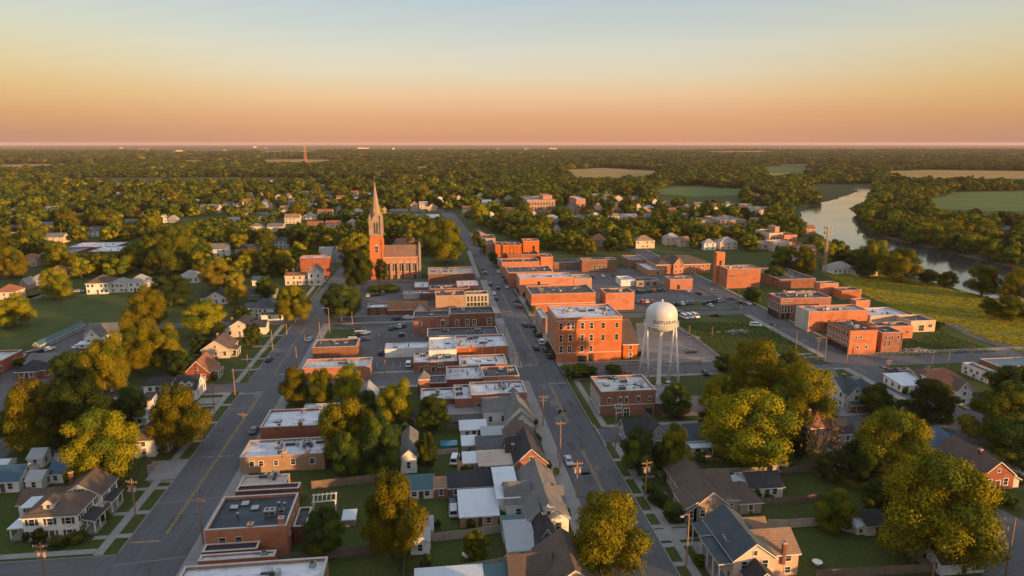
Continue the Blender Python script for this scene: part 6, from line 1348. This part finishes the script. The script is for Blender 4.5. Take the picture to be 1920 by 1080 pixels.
for i, j, lb in ((0, 2, 'thin power lines between the two poles at the white corner house'), (0, 6, 'thin power lines along the left of the side street'), (22, 21, 'thin power lines over the parked silver car'), (21, 23, 'thin power lines along the left of main street'), (18, 19, 'thin power lines in front of the grey-brown bungalow'), (18, 20, 'thin power lines from the two-transformer pole to the corner lawn'), (1, 4, 'thin power lines from the navy-roofed building to the red brick shop') , (4, 13, 'thin power lines along the brick boxes on the side street'), (32, 35, 'thin power lines at the crossing by the near east block'), (35, 38, 'thin power lines along the field edge lawn'), (6, 8, 'thin power lines from the dormered house up the side street'), (23, 27, 'thin power lines along upper main street')):
    tag(wire(i, j).build('power_line', 'wire'), lb, 'power line', 'power lines between poles')

def fence(pts, h, key, label, step=2.4):
    mb = MB(); g = [G(*q) for q in pts]
    for (xa, ya), (xb, yb) in zip(g, g[1:]):
        d = math.hypot(xb - xa, yb - ya); n = max(1, int(d / step))
        for i in range(n):
            p = (xa + (xb - xa) * i / n, ya + (yb - ya) * i / n); q = (xa + (xb - xa) * (i + .96) / n, ya + (yb - ya) * (i + .96) / n)
            mb.bar((*p, h / 2 + R.uniform(-.04, .04)), (*q, h / 2 + R.uniform(-.04, .04)), .06, h)
            mb.box(p[0] - .07, p[1] - .07, 0, p[0] + .07, p[1] + .07, h + .12)
    tag(mb.build('fence', key), label, 'fence')
fence([(585, 917), (720, 902)], 1.9, 'wood_fence', 'long brown board fence behind the navy-roofed building'); fence([(515, 1058), (612, 1048), (712, 1038)], 1.9, 'wood_fence', 'brown board fence in front of the dark round tree, above the bottom shop')
fence([(812, 1016), (880, 1008), (952, 996)], 1.8, 'fence_tan', 'tan fence below the white-roofed tan cottage'); fence([(757, 1095), (759, 1040)], 1.8, 'wood_fence', 'short brown fence running up beside the white garage'); fence([(782, 1085), (860, 1072), (985, 1052)], 1.4, 'fence_tan', 'low pale fence above the metal roofs at the bottom edge')
fence([(1440, 990), (1480, 990), (1545, 985)], 1.9, 'fence_tan', 'pale board fence right of the blue-roofed foreground house'); fence([(1545, 985), (1600, 1000)], 1.9, 'fence_tan', 'pale board fence behind the small round green tree'); fence([(1530, 1085), (1760, 1072)], 1.7, 'wood_fence', 'long grey-brown fence along the bottom of the dark lawn'); fence([(1660, 1000), (1700, 1035), (1740, 1070)], 1.7, 'wood_fence', 'dark fence slanting down from the white garden shed')
fence([(1467, 888), (1580, 880)], 1.6, 'wood_fence', 'dark fence beside the beige gabled shed'); fence([(1325, 888), (1440, 884)], 1.2, 'fence_tan', 'low pale fence behind the two-window white garage'); fence([(1420, 946), (1500, 944), (1545, 935)], 1.5, 'wood_fence', 'dark fence below the two-window white garage')
fence([(822, 853), (860, 850)], 1.5, 'fence_tan', 'short pale fence beside the blue pool tarp'); fence([(1262, 612), (1300, 634), (1360, 680)], 1.1, 'galv', 'low wire fence along the left edge of the town green', 3); fence([(1055, 684), (1312, 681)], .5, 'fence_tan', 'low kerb fence on the grass below the three-storey block'); fence([(838, 806), (862, 806)], 1.6, 'wood_fence', 'dark fence left of the white strip shed')
fence([(620, 1000), (640, 985), (662, 985)], .9, 'fence_tan', 'low whitish garden wall beside the dark round tree')

CARS = {}
def car_parts(kind):
    if kind in CARS: return CARS[kind]
    mb = MB(); van = kind in ('van', 'suv'); L_, w = (5.0, .95) if van else (4.5, .88)
    # side profile of the body (x forward), extruded across with a tucked-in upper edge
    body = [(-L_ / 2, .35), (-L_ / 2 - .02, .72), (-L_ / 2 + .12, .92), (L_ / 2 - .15, .80 if not van else .95), (L_ / 2, .62), (L_ / 2, .35)]
    def ext(prof, hw0, hw1, m):
        n = len(prof)
        zmin, zmax = min(p[1] for p in prof), max(p[1] for p in prof)
        k = len(mb.v)
        for s in (-1, 1):
            for x, z in prof: f = (z - zmin) / (zmax - zmin); mb.v.append((x, s * (hw0 + (hw1 - hw0) * f), z))
        for i in range(n):
            j = (i + 1) % n; mb.f.append((k + i, k + j, k + n + j, k + n + i)); mb.m.append(m)
        mb.f.append(tuple(k + i for i in range(n))); mb.m.append(m); mb.f.append(tuple(k + n + i for i in reversed(range(n)))); mb.m.append(m)
    ext(body, w, w * .96, 0)
    top = 1.95 if kind == 'van' else 1.75 if kind == 'suv' else 1.42
    cab = [(-L_ / 2 + (.12 if van else .55), .9), (-L_ / 2 + (.25 if van else 1.05), top), (.55 if not van else .9, top), (1.25 if not van else 1.65, .86)]
    ext([(x * 1.0, z) for x, z in cab], w * .93, w * .74, 0)
    bm_ = (mb, )
    me = mb.mesh('car_body_mesh', 'car_white')
    gl = MB(); c = cab
    def lerp(p, q, f): return (p[0] + (q[0] - p[0]) * f, p[1] + (q[1] - p[1]) * f)
    def hw(z): return w * .93 + (w * .74 - w * .93) * (z - .86) / (top - .86) + .012
    for s in (-1, 1):
        a, b, c_, d = lerp(c[0], c[1], .2), lerp(c[0], c[1], .86), lerp(c[3], c[2], .86), lerp(c[3], c[2], .2)
        pts = [(a[0] + .18, s * hw(a[1]), a[1]), (d[0] - .2, s * hw(d[1]), d[1]), (c_[0] - .12, s * hw(c_[1]), c_[1]), (b[0] + .15, s * hw(b[1]), b[1])]
        gl.poly(pts if s < 0 else pts[::-1])
    for (p, q, o_) in ((c[3], c[2], .015), (c[0], c[1], -.015)):
        a, b = lerp(p, q, .12), lerp(p, q, .9)
        pts = [(a[0] + o_, -hw(a[1]) + .12, a[1]), (a[0] + o_, hw(a[1]) - .12, a[1]), (b[0] + o_, hw(b[1]) - .12, b[1]), (b[0] + o_, -hw(b[1]) + .12, b[1])]
        gl.poly(pts)
    gme = gl.mesh('car_glass_mesh', 'glass')
    wh = MB(); wh.tube((0, -.11, 0), (0, .11, 0), .33, .33, 14, 0); wh.tube((0, -.12, 0), (0, .12, 0), .19, .19, 10, 1)
    wme = wh.mesh('wheel_mesh', ['rubber', 'galv'])
    lt = MB(); lt.box(L_ / 2 - .05, -.16, .58, L_ / 2 + .015, .16, .74); lme = lt.mesh('headlight_mesh', 'trim')
    CARS[kind] = (me, gme, wme, lme, L_, w); return CARS[kind]
BODY = {}
def car(x, y, rz, color, kind='sedan', label=None, detail=True, desc=None):
    a, b = G(x, y); me, gme, wme, lme, L_, w = car_parts(kind)
    if (kind, color) not in BODY: m2 = me.copy(); m2.materials.clear(); m2.materials.append(MATS[color]); BODY[(kind, color)] = m2
    t = thing('parked_car', label, 'car', a, b, math.radians(rz), 'cars parked around town', .05)
    link('body', BODY[(kind, color)], t); link('window_glass', gme, t)
    if detail:
        for sx in (-1, 1):
            for sy in (-1, 1): link('wheel', wme, t, (sx * L_ * .31, sy * (w - .08), .33))
        for sy in (-1, 1): link('headlight', lme, t, (0, sy * w * .72, 0))
    if label is None: AUTO.append((t, desc, x, y))
    return t
car(1066, 868, -90, 'car_silver', 'sedan', 'silver-blue car parked on the left side of main street')
car(766, 686, 90, 'car_white', 'suv', 'white car parked alone in the lot beside the red brick garage block'); car(714, 664, 90, 'car_black', 'sedan', 'black car in the lot left of the long white shed'); car(671, 617, 0, 'car_navy', 'suv', 'dark navy van above the stacked grey cars by the brick box'); car(934, 542, 80, 'car_black', 'sedan', 'black car driving on upper main street')
for k, x in enumerate((1283, 1293, 1303)): car(x, 597 - k, -80, 'car_white', 'van', ['leftmost', 'middle', 'rightmost'][k] + ' of three white vans parked behind the water tower')
car(1342, 593, 0, 'car_black', 'sedan', 'black car parked right of the three white vans'); car(1417, 612, -20, 'car_white', 'suv', 'white van parked on the corner of the town green'); car(1322, 702, 80, 'car_black', 'sedan', 'black car on the cross street right of the water tower')
for k, x in enumerate((1668, 1684, 1700)): car(x, 698, 70, ('car_black', 'car_navy', 'car_green')[k], 'sedan', ['black car, first', 'navy car, middle', 'dark green car, last'][k] + ' of the three parked at the crossing by the pale metal roof')
car(1742, 695, 10, 'car_black', 'sedan', 'black car parked before the low grey-brown house'); car(1905, 886, 100, 'car_silver', 'sedan', 'silver car at the right edge behind the brick house'); car(1296, 661, 10, 'car_grey', 'sedan', 'grey car on the pink gravel lot'); car(1178, 705, 0, 'car_black', 'sedan', 'black car parked behind the corner brick building')
car(1070, 300, 0, 'car_black', 'sedan', 'x') if False else None
car(853, 866, 80, 'car_white', 'van', 'white camper beside the small white sheds in the yards'); car(848, 948, 90, 'car_navy', 'sedan', 'navy car parked beside the tan cottage, farther back'); car(850, 962, 90, 'car_silver', 'suv', 'silver car parked beside the tan cottage, nearer')
AV = ['car_black', 'car_navy', 'car_grey', 'car_silver', 'car_white', 'car_black', 'car_red', 'car_green']
CD = {'car_black': 'black', 'car_navy': 'navy', 'car_grey': 'grey', 'car_silver': 'silver', 'car_white': 'white', 'car_red': 'red', 'car_green': 'dark green', 'car_blue': 'blue', 'car_tan': 'tan'}
def row(x0, y0, x1, y1, n, rz, skip=.15):
    for i in range(n):
        if R.random() < skip: continue
        c = R.choice(AV); f = i / max(1, n - 1)
        car(x0 + (x1 - x0) * f, y0 + (y1 - y0) * f, rz + R.uniform(-4, 4), c, R.choice(['sedan', 'sedan', 'suv']), None, True, CD[c] + ' car')
row(700, 545, 722, 541, 4, 90); row(690, 556, 718, 552, 4, 90); row(733, 618, 758, 612, 4, 90); row(662, 632, 684, 626, 4, 0, 0); row(664, 640, 682, 638, 2, 0, 0); row(1246, 574, 1305, 569, 8, 80); row(1196, 569, 1222, 567, 4, 80); row(1160, 552, 1245, 545, 10, 85); row(1315, 572, 1350, 566, 5, 30); row(1255, 588, 1275, 588, 2, 0)
row(1372, 562, 1388, 570, 2, -30); row(1100, 522, 1150, 518, 6, 85); row(52, 668, 100, 655, 7, 70); row(148, 652, 160, 646, 2, 60); row(745, 600, 765, 598, 2, 0); row(148, 548, 158, 543, 2, 0)
for x, y, c in ((1005, 655, 0), (985, 612, 1), (968, 575, 2), (950, 540, 3), (935, 512, 4), (926, 490, 2), (1290, 548, 4), (1310, 552, 1), (1332, 575, 3)): car(x, y, 92, AV[c], 'sedan', None, True, CD[AV[c]] + ' car')
for k in range(22):
    a = R.choice((31.2, 40.6)); b = 228 + k * 11 + R.uniform(-3, 3)
    if 280 < b < 298 or 344 < b < 356: continue
    off = 0 if b < 400 else -(b - 400) * .03
    x, y = P(a + off - (b > 300) * .6, b); c = R.choice(AV); car(x, y, 90 + R.uniform(-2, 2), c, R.choice(['sedan', 'sedan', 'suv']), None, True, CD[c] + ' car')
for a, b, c in ((-48, 176, 'car_grey'), (-57.8, 238, 'car_navy'), (-48, 262, 'car_silver'), (144, 186, 'car_red'), (141.5, 262, 'car_grey'), (148.5, 300, 'car_white')):
    x, y = P(a, b); car(x, y, 90, c, 'sedan', None, True, CD[c] + ' car')
# small things in the yards
def slab_thing(name, label, cat, x, y, w, d, h, key, z=0.0):
    a, b = G(x, y); mb = MB(); mb.box(-w / 2, 0, 0, w / 2, d, h * .8); mb.box(-w / 2 - .1, -.1, h * .8, w / 2 + .1, d + .1, h); o = mb.build(name, key); o.location = (a, b, z); tag(o, label, cat)
slab_thing('pool', 'rectangular above-ground pool with teal water in the yards', 'pool', 842, 840, 4, 3, .7, 'pool_water'); slab_thing('dumpster', 'dark dumpster in the lot above the red garage block', 'dumpster', 753, 632, 2.4, 1.6, 1.4, 'car_navy')
def heap(name, label, cat, x, y, w, d, h, keys, n):
    a, b = G(x, y); mb = MB(); r = random.Random(int(x))
    for i in range(n):
        f, g = r.gauss(0, .3), r.gauss(0, .3); z = h * max(0, 1 - (f * f + g * g) * 2) * r.uniform(0, .8); l, q = r.uniform(.3, 1.6), r.uniform(.1, .5); t = r.uniform(0, 3.14)
        c = Vector((f * w, g * d, z + .1)); v = Vector((math.cos(t), math.sin(t), r.uniform(-.3, .3))) * l / 2
        mb.bar(tuple(c - v), tuple(c + v), q, r.uniform(.08, .4), r.randrange(len(keys)))
    mb.prism([(w * .42 * math.cos(k * .7), d * .42 * math.sin(k * .7)) for k in range(9)], -.05, h * .25, 0); o = mb.build(name, keys); o.location = (a, b, 0); tag(o, label, cat)
heap('rubble_pile', 'grey rubble heap on the lawn right of the near east block', 'rubble', 1715, 658, 9, 3, 1.0, ['concrete', 'galv', 'brick_brown'], 150); heap('debris_pile', 'scattered grey timber stack on the town green', 'pile', 1384, 622, 9, 3.5, .8, ['galv', 'wood_fence', 'concrete'], 130)
heap('scrap_pile', 'low scrap pile on the pink gravel lot, beside the town green fence', 'pile', 1300, 634, 4, 2, .6, ['rust_red', 'galv', 'concrete'], 60); heap('junk_pile', 'cluttered junk in the yard below the dark-roofed olive-gabled house', 'pile', 955, 1066, 2.2, 2, .7, ['galv', 'trim', 'rust_red'], 40)
def garden_set(label, x, y):
    a, b = G(x, y); t = thing('garden_table', label, 'garden table', a, b, .3); mb = MB(); mb.lathe([(0.02, .72), (.9, .72), (.9, .78), (.02, .78)], 14); mb.build('table_top', 'trim', t)
    mb = MB(); mb.tube((0, 0, 0), (0, 0, .72), .08, .06, 8); mb.tube((0, 0, 0), (0, 0, .06), .4, .4, 10); mb.build('stem', 'galv', t)
garden_set('pale garden table on the lawn right of the foreground house', 1532, 1060); garden_set('white garden table in the yard behind the tan fence', 875, 1045)
def frame_thing(label, x, y):
    a, b = G(x, y); t = thing('pergola', label, 'pergola', a, b, .1); mb = MB()
    for q in ((0, 0), (4.5, 0), (4.5, 3), (0, 3)): mb.box(q[0] - .12, q[1] - .12, 0, q[0] + .12, q[1] + .12, 2.3)
    mb.build('posts', 'trim', t); mb = MB()
    for y_ in (0, 3): mb.box(-.3, y_ - .1, 2.3, 4.8, y_ + .1, 2.5)
    for i in range(6): mb.box(i * .9 - .05, -.3, 2.5, i * .9 + .05, 3.3, 2.62)
    mb.build('beams', 'trim', t)
frame_thing('white open pergola frame in the yard behind the navy-roofed building', 588, 962)
# ------------------------------------------------------------------ woodland beyond the town
def inside(poly, x, y):
    c = False; j = len(poly) - 1
    for i in range(len(poly)):
        (xi, yi), (xj, yj) = poly[i], poly[j]
        if (yi > y) != (yj > y) and x < (xj - xi) * (y - yi) / (yj - yi) + xi: c = not c
        j = i
    return c
EXCL = [px((1500, 345), (1642, 345), (1638, 372), (1622, 402), (1560, 402)), px((686, 532), (690, 500), (742, 472), (815, 472), (838, 492), (822, 398), (862, 398), (905, 430), (1040, 474), (1090, 480), (1240, 464), (1340, 470), (1435, 486), (1545, 506), (1560, 535), (1100, 560)),
        px((118, 492), (128, 456), (235, 452), (300, 440), (330, 412), (420, 400), (445, 416), (370, 442), (300, 462), (245, 490)), px((540, 424), (640, 420), (700, 424), (640, 432)),
        px((640, 540), (652, 512), (664, 505), (690, 525), (690, 545)), RIVER, px((1500, 378), (1478, 395), (1490, 432), (1545, 470), (1600, 492), (1668, 492), (1640, 450), (1540, 400))] + [f for f, _ in FIELDS.values()] + [px(*[(x, y + (y - 268) * (.17 if y > cy_ else 0)) for x, y in s_]) for s_ in FAR_STRIPS for cy_ in [sum(q[1] for q in s_) / len(s_)]]
for f, _ in list(FIELDS.values())[1:]:
    q = [P(*g_) for g_ in f]; my = sum(t[1] for t in q) / len(q); EXCL.append([G(x, y + ((y - 268) * .19 if y > my else -1)) for x, y in q])
rf = random.Random(21)
cand = []       # (pixel width, a, b, w, h, kind)
def scatter(b0, b1, sp, w0, w1, h0, h1):
    nb = int((b1 - b0) / sp)
    for i in range(nb):
        bb = b0 + i * sp
        ext = bb * .86 + 60
        a_lo = -ext * .80 - 0.0; na = int(ext * 2.05 / sp)
        for k in range(na):
            a = -ext * .85 + k * sp + rf.uniform(-.45, .45) * sp; b = bb + rf.uniform(-.45, .45) * sp
            x, y = P(a, b)
            if x < -60 or x > 1980 or y > 521 or y < 270: continue
            if any(inside(p, a, b) for p in EXCL): continue
            if b < 1500 and (x < 760 or y < 385) and mnoise.noise(Vector((a * .011, b * .009, 3))) > .37: continue
            if b > 1150 and mnoise.noise(Vector((a * .0011 + 7, b * .0034, 1))) > (.37 if b < 1300 else .24): continue
            w = rf.uniform(w0, w1) * (1.25 if rf.random() < .15 else 1); h = w * rf.uniform(h0, h1)
            pxw = w * 1280 / (b * CP + 15); ty = P(a, b, h)[1]
            bad = False
            if b < 1600:
                for x0, y0, x1, y1, *st_ in OCC:
                    if y < y0 - 1: continue
                    ox = min(x1, x + pxw * .45) - max(x0, x - pxw * .45); oy = min(y1, y) - max(y0, ty)
                    if ox > 0 and oy > 0:
                        if y <= y1 + .3 and y > y0 + (y1 - y0) * .6 and ox > 1: bad = True; break
                        if y > y1 and ox * oy > (st_[0] if st_ else .22 if y > 445 else .42) * (x1 - x0) * (y1 - y0): bad = True; break
                if not bad and y > 440:
                    for cx, by_, ty_, w_ in NEAR:
                        if w_ and abs(x - cx) < w_ * .35 and by_ - 14 < y < by_ + 8: bad = True; break
            if bad: continue
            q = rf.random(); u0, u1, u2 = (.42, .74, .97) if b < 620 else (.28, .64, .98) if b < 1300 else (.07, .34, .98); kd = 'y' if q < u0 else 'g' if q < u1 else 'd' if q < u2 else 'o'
            cand.append((pxw, a, b, w, h, kd, x, y, ty))
scatter(330, 620, 9.5, 8.5, 13.5, .82, 1.1); scatter(620, 1250, 11.5, 10, 16, .75, 1.05); scatter(1250, 2600, 15.0, 14, 20, .55, .85); scatter(2600, 6500, 27.0, 24, 38, .32, .55)
cand.sort(key=lambda c: -c[0] * (1 if -20 < c[6] < 1940 and c[8] < 1080 else .01) * (1 if c[2] < 900 else .1))
n_ind = 292 - len([1 for r_ in TB if r_[3]])
KW = {'y': 'golden-green', 'g': 'mid-green', 'd': 'dark green', 'o': 'orange-brown'}
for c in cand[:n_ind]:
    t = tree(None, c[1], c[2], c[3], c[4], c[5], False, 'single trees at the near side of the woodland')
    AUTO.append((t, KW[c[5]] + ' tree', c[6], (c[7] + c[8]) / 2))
rest = [(a, b, w, h, k) for _, a, b, w, h, k, *_q in cand[n_ind:]]
# unseen neighbourhood trees added below and right of the picture for their long shadows
for i in range(34):
    for k in range(40):
        a = -170 + k * 13.5 + rf.uniform(-5, 5); b = -170 + i * 13.5 + rf.uniform(-5, 5)
        if b > 250 or -58 < a < -47 or 29 < a < 43 or 139 < a < 151: continue
        h = rf.uniform(8, 13); x, y = P(a, b, h) if b > 12 else (960, 9e9)
        xb_, yb_ = P(a, b) if b > 12 else (960, 9e9)
        if y < 1100 and -140 < xb_ < 2060: continue
        if y < 1100 and xb_ < 960: continue
        if rf.random() < (.3 if a < 150 else .72): continue
        if a > 165 and b > 70 and rf.random() < .5: continue
        rest.append((a, b, rf.uniform(9, 14), h, rf.choice('yggd')))
for i in range(22):      # unseen tall trees added below the picture to shade the lower left streets
    a = -50 + i * 3.9 + rf.uniform(-2, 2); b = rf.uniform(58, 79)
    if not 28 < a < 44: rest.append((a, b, rf.uniform(10, 13), rf.uniform(12.5, 15.5) - max(0, b - 72) * .2, rf.choice('ygd')))
for i in range(30):  # second unseen row, added to deepen the shade on the white corner house
    a = -34 + i * 2.2 + rf.uniform(-1.5, 1.5); b = rf.uniform(30, 72)
    rest.append((a, b, rf.uniform(11, 14), rf.uniform(15, 18.5) - max(0, b - 48) * .12, rf.choice('ygd')))
for i in range(15): rest.append((-11 + i * 2.7, rf.uniform(73, 78.5), rf.uniform(10, 13), rf.uniform(16.5, 18), rf.choice('ygd')))  # last unseen row, added to shade the white house and brick fronts
FARLIB = []
for kk in 'ygdo':
    for s_ in range(2):
        me, lo = crown_mesh('far_crown_mesh', 300 + s_ * 7 + ord(kk), KINDS[kk], 14, 950, .112, .2, .26, z0=.14, z1=.9, rr=(.15, .24))
        o = bpy.data.objects.new('far_crown', me); FARLIB.append(o)
KI = {k: i for i, k in enumerate('ygdo')}
me = bpy.data.meshes.new('woodland_points'); me.from_pydata([(a, b, 0) for a, b, *_ in rest], [], [])
def set_attr(nm, typ, key, vals): me.attributes.new(nm, typ, 'POINT').data.foreach_set(key, vals)
set_attr('tree_scale', 'FLOAT_VECTOR', 'vector', [v for a, b, w, h, k in rest for v in (w * 1.12, w * 1.12, h)])
set_attr('tree_turn', 'FLOAT_VECTOR', 'vector', [v for r_ in rest for v in (0, 0, rf.random() * 6.28)])
set_attr('tree_kind', 'INT', 'value', [KI[r_[4]] * 2 + rf.randrange(2) for r_ in rest])
wood = link('woodland', me)
gn = bpy.data.node_groups.new('woodland_nodes', 'GeometryNodeTree')
gn.interface.new_socket('Geometry', in_out='INPUT', socket_type='NodeSocketGeometry'); gn.interface.new_socket('Geometry', in_out='OUTPUT', socket_type='NodeSocketGeometry')
gi = gn.nodes.new('NodeGroupInput'); go = gn.nodes.new('NodeGroupOutput'); ip = gn.nodes.new('GeometryNodeInstanceOnPoints'); jn = gn.nodes.new('GeometryNodeJoinGeometry')
infos = []
for o in FARLIB:
    oi = gn.nodes.new('GeometryNodeObjectInfo'); oi.inputs['Object'].default_value = o; oi.inputs['As Instance'].default_value = True; infos.append(oi)
for oi in reversed(infos): gn.links.new(oi.outputs['Geometry'], jn.inputs[0])
def named(nm, typ):
    n = gn.nodes.new('GeometryNodeInputNamedAttribute'); n.data_type = typ; n.inputs['Name'].default_value = nm; return n.outputs['Attribute']
gn.links.new(gi.outputs[0], ip.inputs['Points']); gn.links.new(jn.outputs[0], ip.inputs['Instance']); ip.inputs['Pick Instance'].default_value = True
gn.links.new(named('tree_kind', 'INT'), ip.inputs['Instance Index']); gn.links.new(named('tree_turn', 'FLOAT_VECTOR'), ip.inputs['Rotation']); gn.links.new(named('tree_scale', 'FLOAT_VECTOR'), ip.inputs['Scale'])
gn.links.new(ip.outputs[0], go.inputs[0])
wood.modifiers.new('woodland', 'NODES').node_group = gn
tag(wood, 'endless green and golden woodland stretching to the horizon, and added unseen shade trees', 'woodland', None, 'stuff')

def tufts(name, polys, sp, hh, mats, seed, blades, label, stripe=None):
    r = random.Random(seed); pts = []
    for p in polys:
        xs = [q[0] for q in p]; ys = [q[1] for q in p]
        y = min(ys)
        while y < max(ys):
            x = min(xs)
            while x < max(xs):
                q = (x + r.uniform(-.5, .5) * sp, y + r.uniform(-.5, .5) * sp)
                if inside(p, *q) and (stripe is None or math.sin((q[0] * stripe[0] + q[1] * stripe[1]) * 6.283 / 15 + 2.2 * mnoise.noise(Vector((q[0] * .03, q[1] * .03, 5)))) > r.uniform(-1.05, -.1)): pts.append((*q, .03))
                x += sp
            y += sp
    protos = []
    for k in range(3):
        mb = MB()
        for _ in range(blades):
            a = r.random() * 6.28; d = r.uniform(0, .62) * sp; bx, by = d * math.cos(a), d * math.sin(a); t = r.random() * 6.28; w = r.uniform(.06, .16); h = r.uniform(.5, 1.1) * hh
            lx, ly = r.uniform(-.5, .5) * hh, r.uniform(-.5, .5) * hh
            mb.quad((bx - w * math.cos(t), by - w * math.sin(t), 0), (bx + w * math.cos(t), by + w * math.sin(t), 0), (bx + lx + .3 * w * math.cos(t), by + ly + .3 * w * math.sin(t), h), (bx + lx - .3 * w * math.cos(t), by + ly - .3 * w * math.sin(t), h))
        protos.append(bpy.data.objects.new(name + '_tuft', mb.mesh(name + '_tuft', mats)))
    me = bpy.data.meshes.new(name); me.from_pydata(pts, [], [])
    o = link(name, me); g = bpy.data.node_groups.new(name, 'GeometryNodeTree')
    g.interface.new_socket('Geometry', in_out='INPUT', socket_type='NodeSocketGeometry'); g.interface.new_socket('Geometry', in_out='OUTPUT', socket_type='NodeSocketGeometry')
    gi = g.nodes.new('NodeGroupInput'); go = g.nodes.new('NodeGroupOutput'); ip = g.nodes.new('GeometryNodeInstanceOnPoints'); jn = g.nodes.new('GeometryNodeJoinGeometry'); rv = g.nodes.new('FunctionNodeRandomValue'); rv.data_type = 'FLOAT_VECTOR'; rv.inputs['Max'].default_value = (0, 0, 6.28)
    for q in protos:
        oi = g.nodes.new('GeometryNodeObjectInfo'); oi.inputs['Object'].default_value = q; oi.inputs['As Instance'].default_value = True; g.links.new(oi.outputs['Geometry'], jn.inputs[0])
    g.links.new(gi.outputs[0], ip.inputs['Points']); g.links.new(jn.outputs[0], ip.inputs['Instance']); ip.inputs['Pick Instance'].default_value = True; g.links.new(rv.outputs[0], ip.inputs['Rotation']); g.links.new(ip.outputs[0], go.inputs[0])
    o.modifiers.new(name, 'NODES').node_group = g; tag(o, label, 'grass', None, 'stuff')
_p, _q = G(1615, 546), G(1780, 569); _l = math.hypot(_q[0] - _p[0], _q[1] - _p[1]); STRIPE = (-(_q[1] - _p[1]) / _l, (_q[0] - _p[0]) / _l)  # gaps in the hay imitate the bands of tree shadow across the field
tufts('tall_grass', [FIELDS['hay_field'][0]], 1.0, .4, 'leaf_hay', 4, 22, 'standing yellow-green hay covering the field beside the river trees', STRIPE)
tufts('rough_grass', [px((1266, 605), (1424, 605), (1480, 630), (1560, 684), (1372, 684), (1300, 630)), px((1618, 664), (1765, 622), (1870, 660), (1700, 668))], 1.0, .17, 'leaf_grass', 5, 24, 'rough grass on the town green and the field edge lawn')

rs = random.Random(77)
for o in [q for q in list(COL.objects) if q.name.split('.')[0] == 'house' and q.get('category') == 'house' and q.location.y < 300 and q.location.y > 95]:
    ws = [c for c in o.children if c.name.split('.')[0] == 'wall']
    if not ws: continue
    xs = [v.co.x for v in ws[0].data.vertices]; ys = [v.co.y for v in ws[0].data.vertices]
    for k in range(rs.choice((0, 1, 1, 2))):
        f = rs.random(); side = rs.random() < .5
        p = o.matrix_basis @ (Vector((max(xs) * f, -1.0, 0)) if side else Vector((max(xs) + 1.0, max(ys) * f, 0)))
        x, y = P(p.x, p.y)
        if not (0 < x < 1920 and y < 1075): continue
        t = link('shrub', BUSH[rs.randrange(3)], None, (p.x, p.y, 0), rs.random() * 6); w = rs.uniform(1.3, 2.6); t.scale = (w, w, w * rs.uniform(.8, 1.2))
        tag(t, None, 'shrub', 'shrubs at the house walls'); AUTO.append((t, 'small dark shrub', x, y))

# ------------------------------------------------------------------ labels for look-alikes: said from the landmark next to them
ORD = ['nearest', 'second', 'third', 'fourth', 'fifth', 'sixth', 'seventh', 'eighth', 'ninth', 'tenth', 'eleventh', 'twelfth', 'thirteenth', 'fourteenth', 'fifteenth', 'sixteenth', 'seventeenth', 'eighteenth']
LANDMARKS += [('the river bend', 1560, 395), ('the pasture across the river', 1830, 375), ('the small far paddock', 1310, 360), ('the end of upper main street', 838, 400), ('the left grass clearing', 370, 425), ('the long low sheds', 126, 460), ('the black-roofed field building', 1495, 510)]
buckets = {}
seen = {}
for o, d, x, y in AUTO:
    if d.startswith('tiny'): lm = ('the far radio mast', 573, 285)
    else: lm = None
    ks = [lm] if lm else sorted(LANDMARKS, key=lambda q: math.hypot(q[1] - x, (q[2] - y) * 1.6))[:4]
    best = None
    for q in ks:
        dx, dy = x - q[1], (y - q[2]) * 1.6
        rel = ('right of' if dx > 0 else 'left of') if abs(dx) > abs(dy) else ('beyond' if dy < 0 else 'below')
        n = len(buckets.get((d, q[0], rel), ()))
        sc_ = math.hypot(dx, dy) + n * 30
        if best is None or sc_ < best[0]: best = (sc_, q[0], rel, math.hypot(dx, dy))
    buckets.setdefault((d, best[1], best[2]), []).append((best[3], o))
for (d, q, rel), lst in buckets.items():
    lst.sort(key=lambda t: t[0])
    for i, (_, o) in enumerate(lst):
        o['label'] = (d + ' ' + rel + ' ' + q) if len(lst) == 1 else (ORD[min(i, 17)] + ' ' + d + ' ' + rel + ' ' + q)
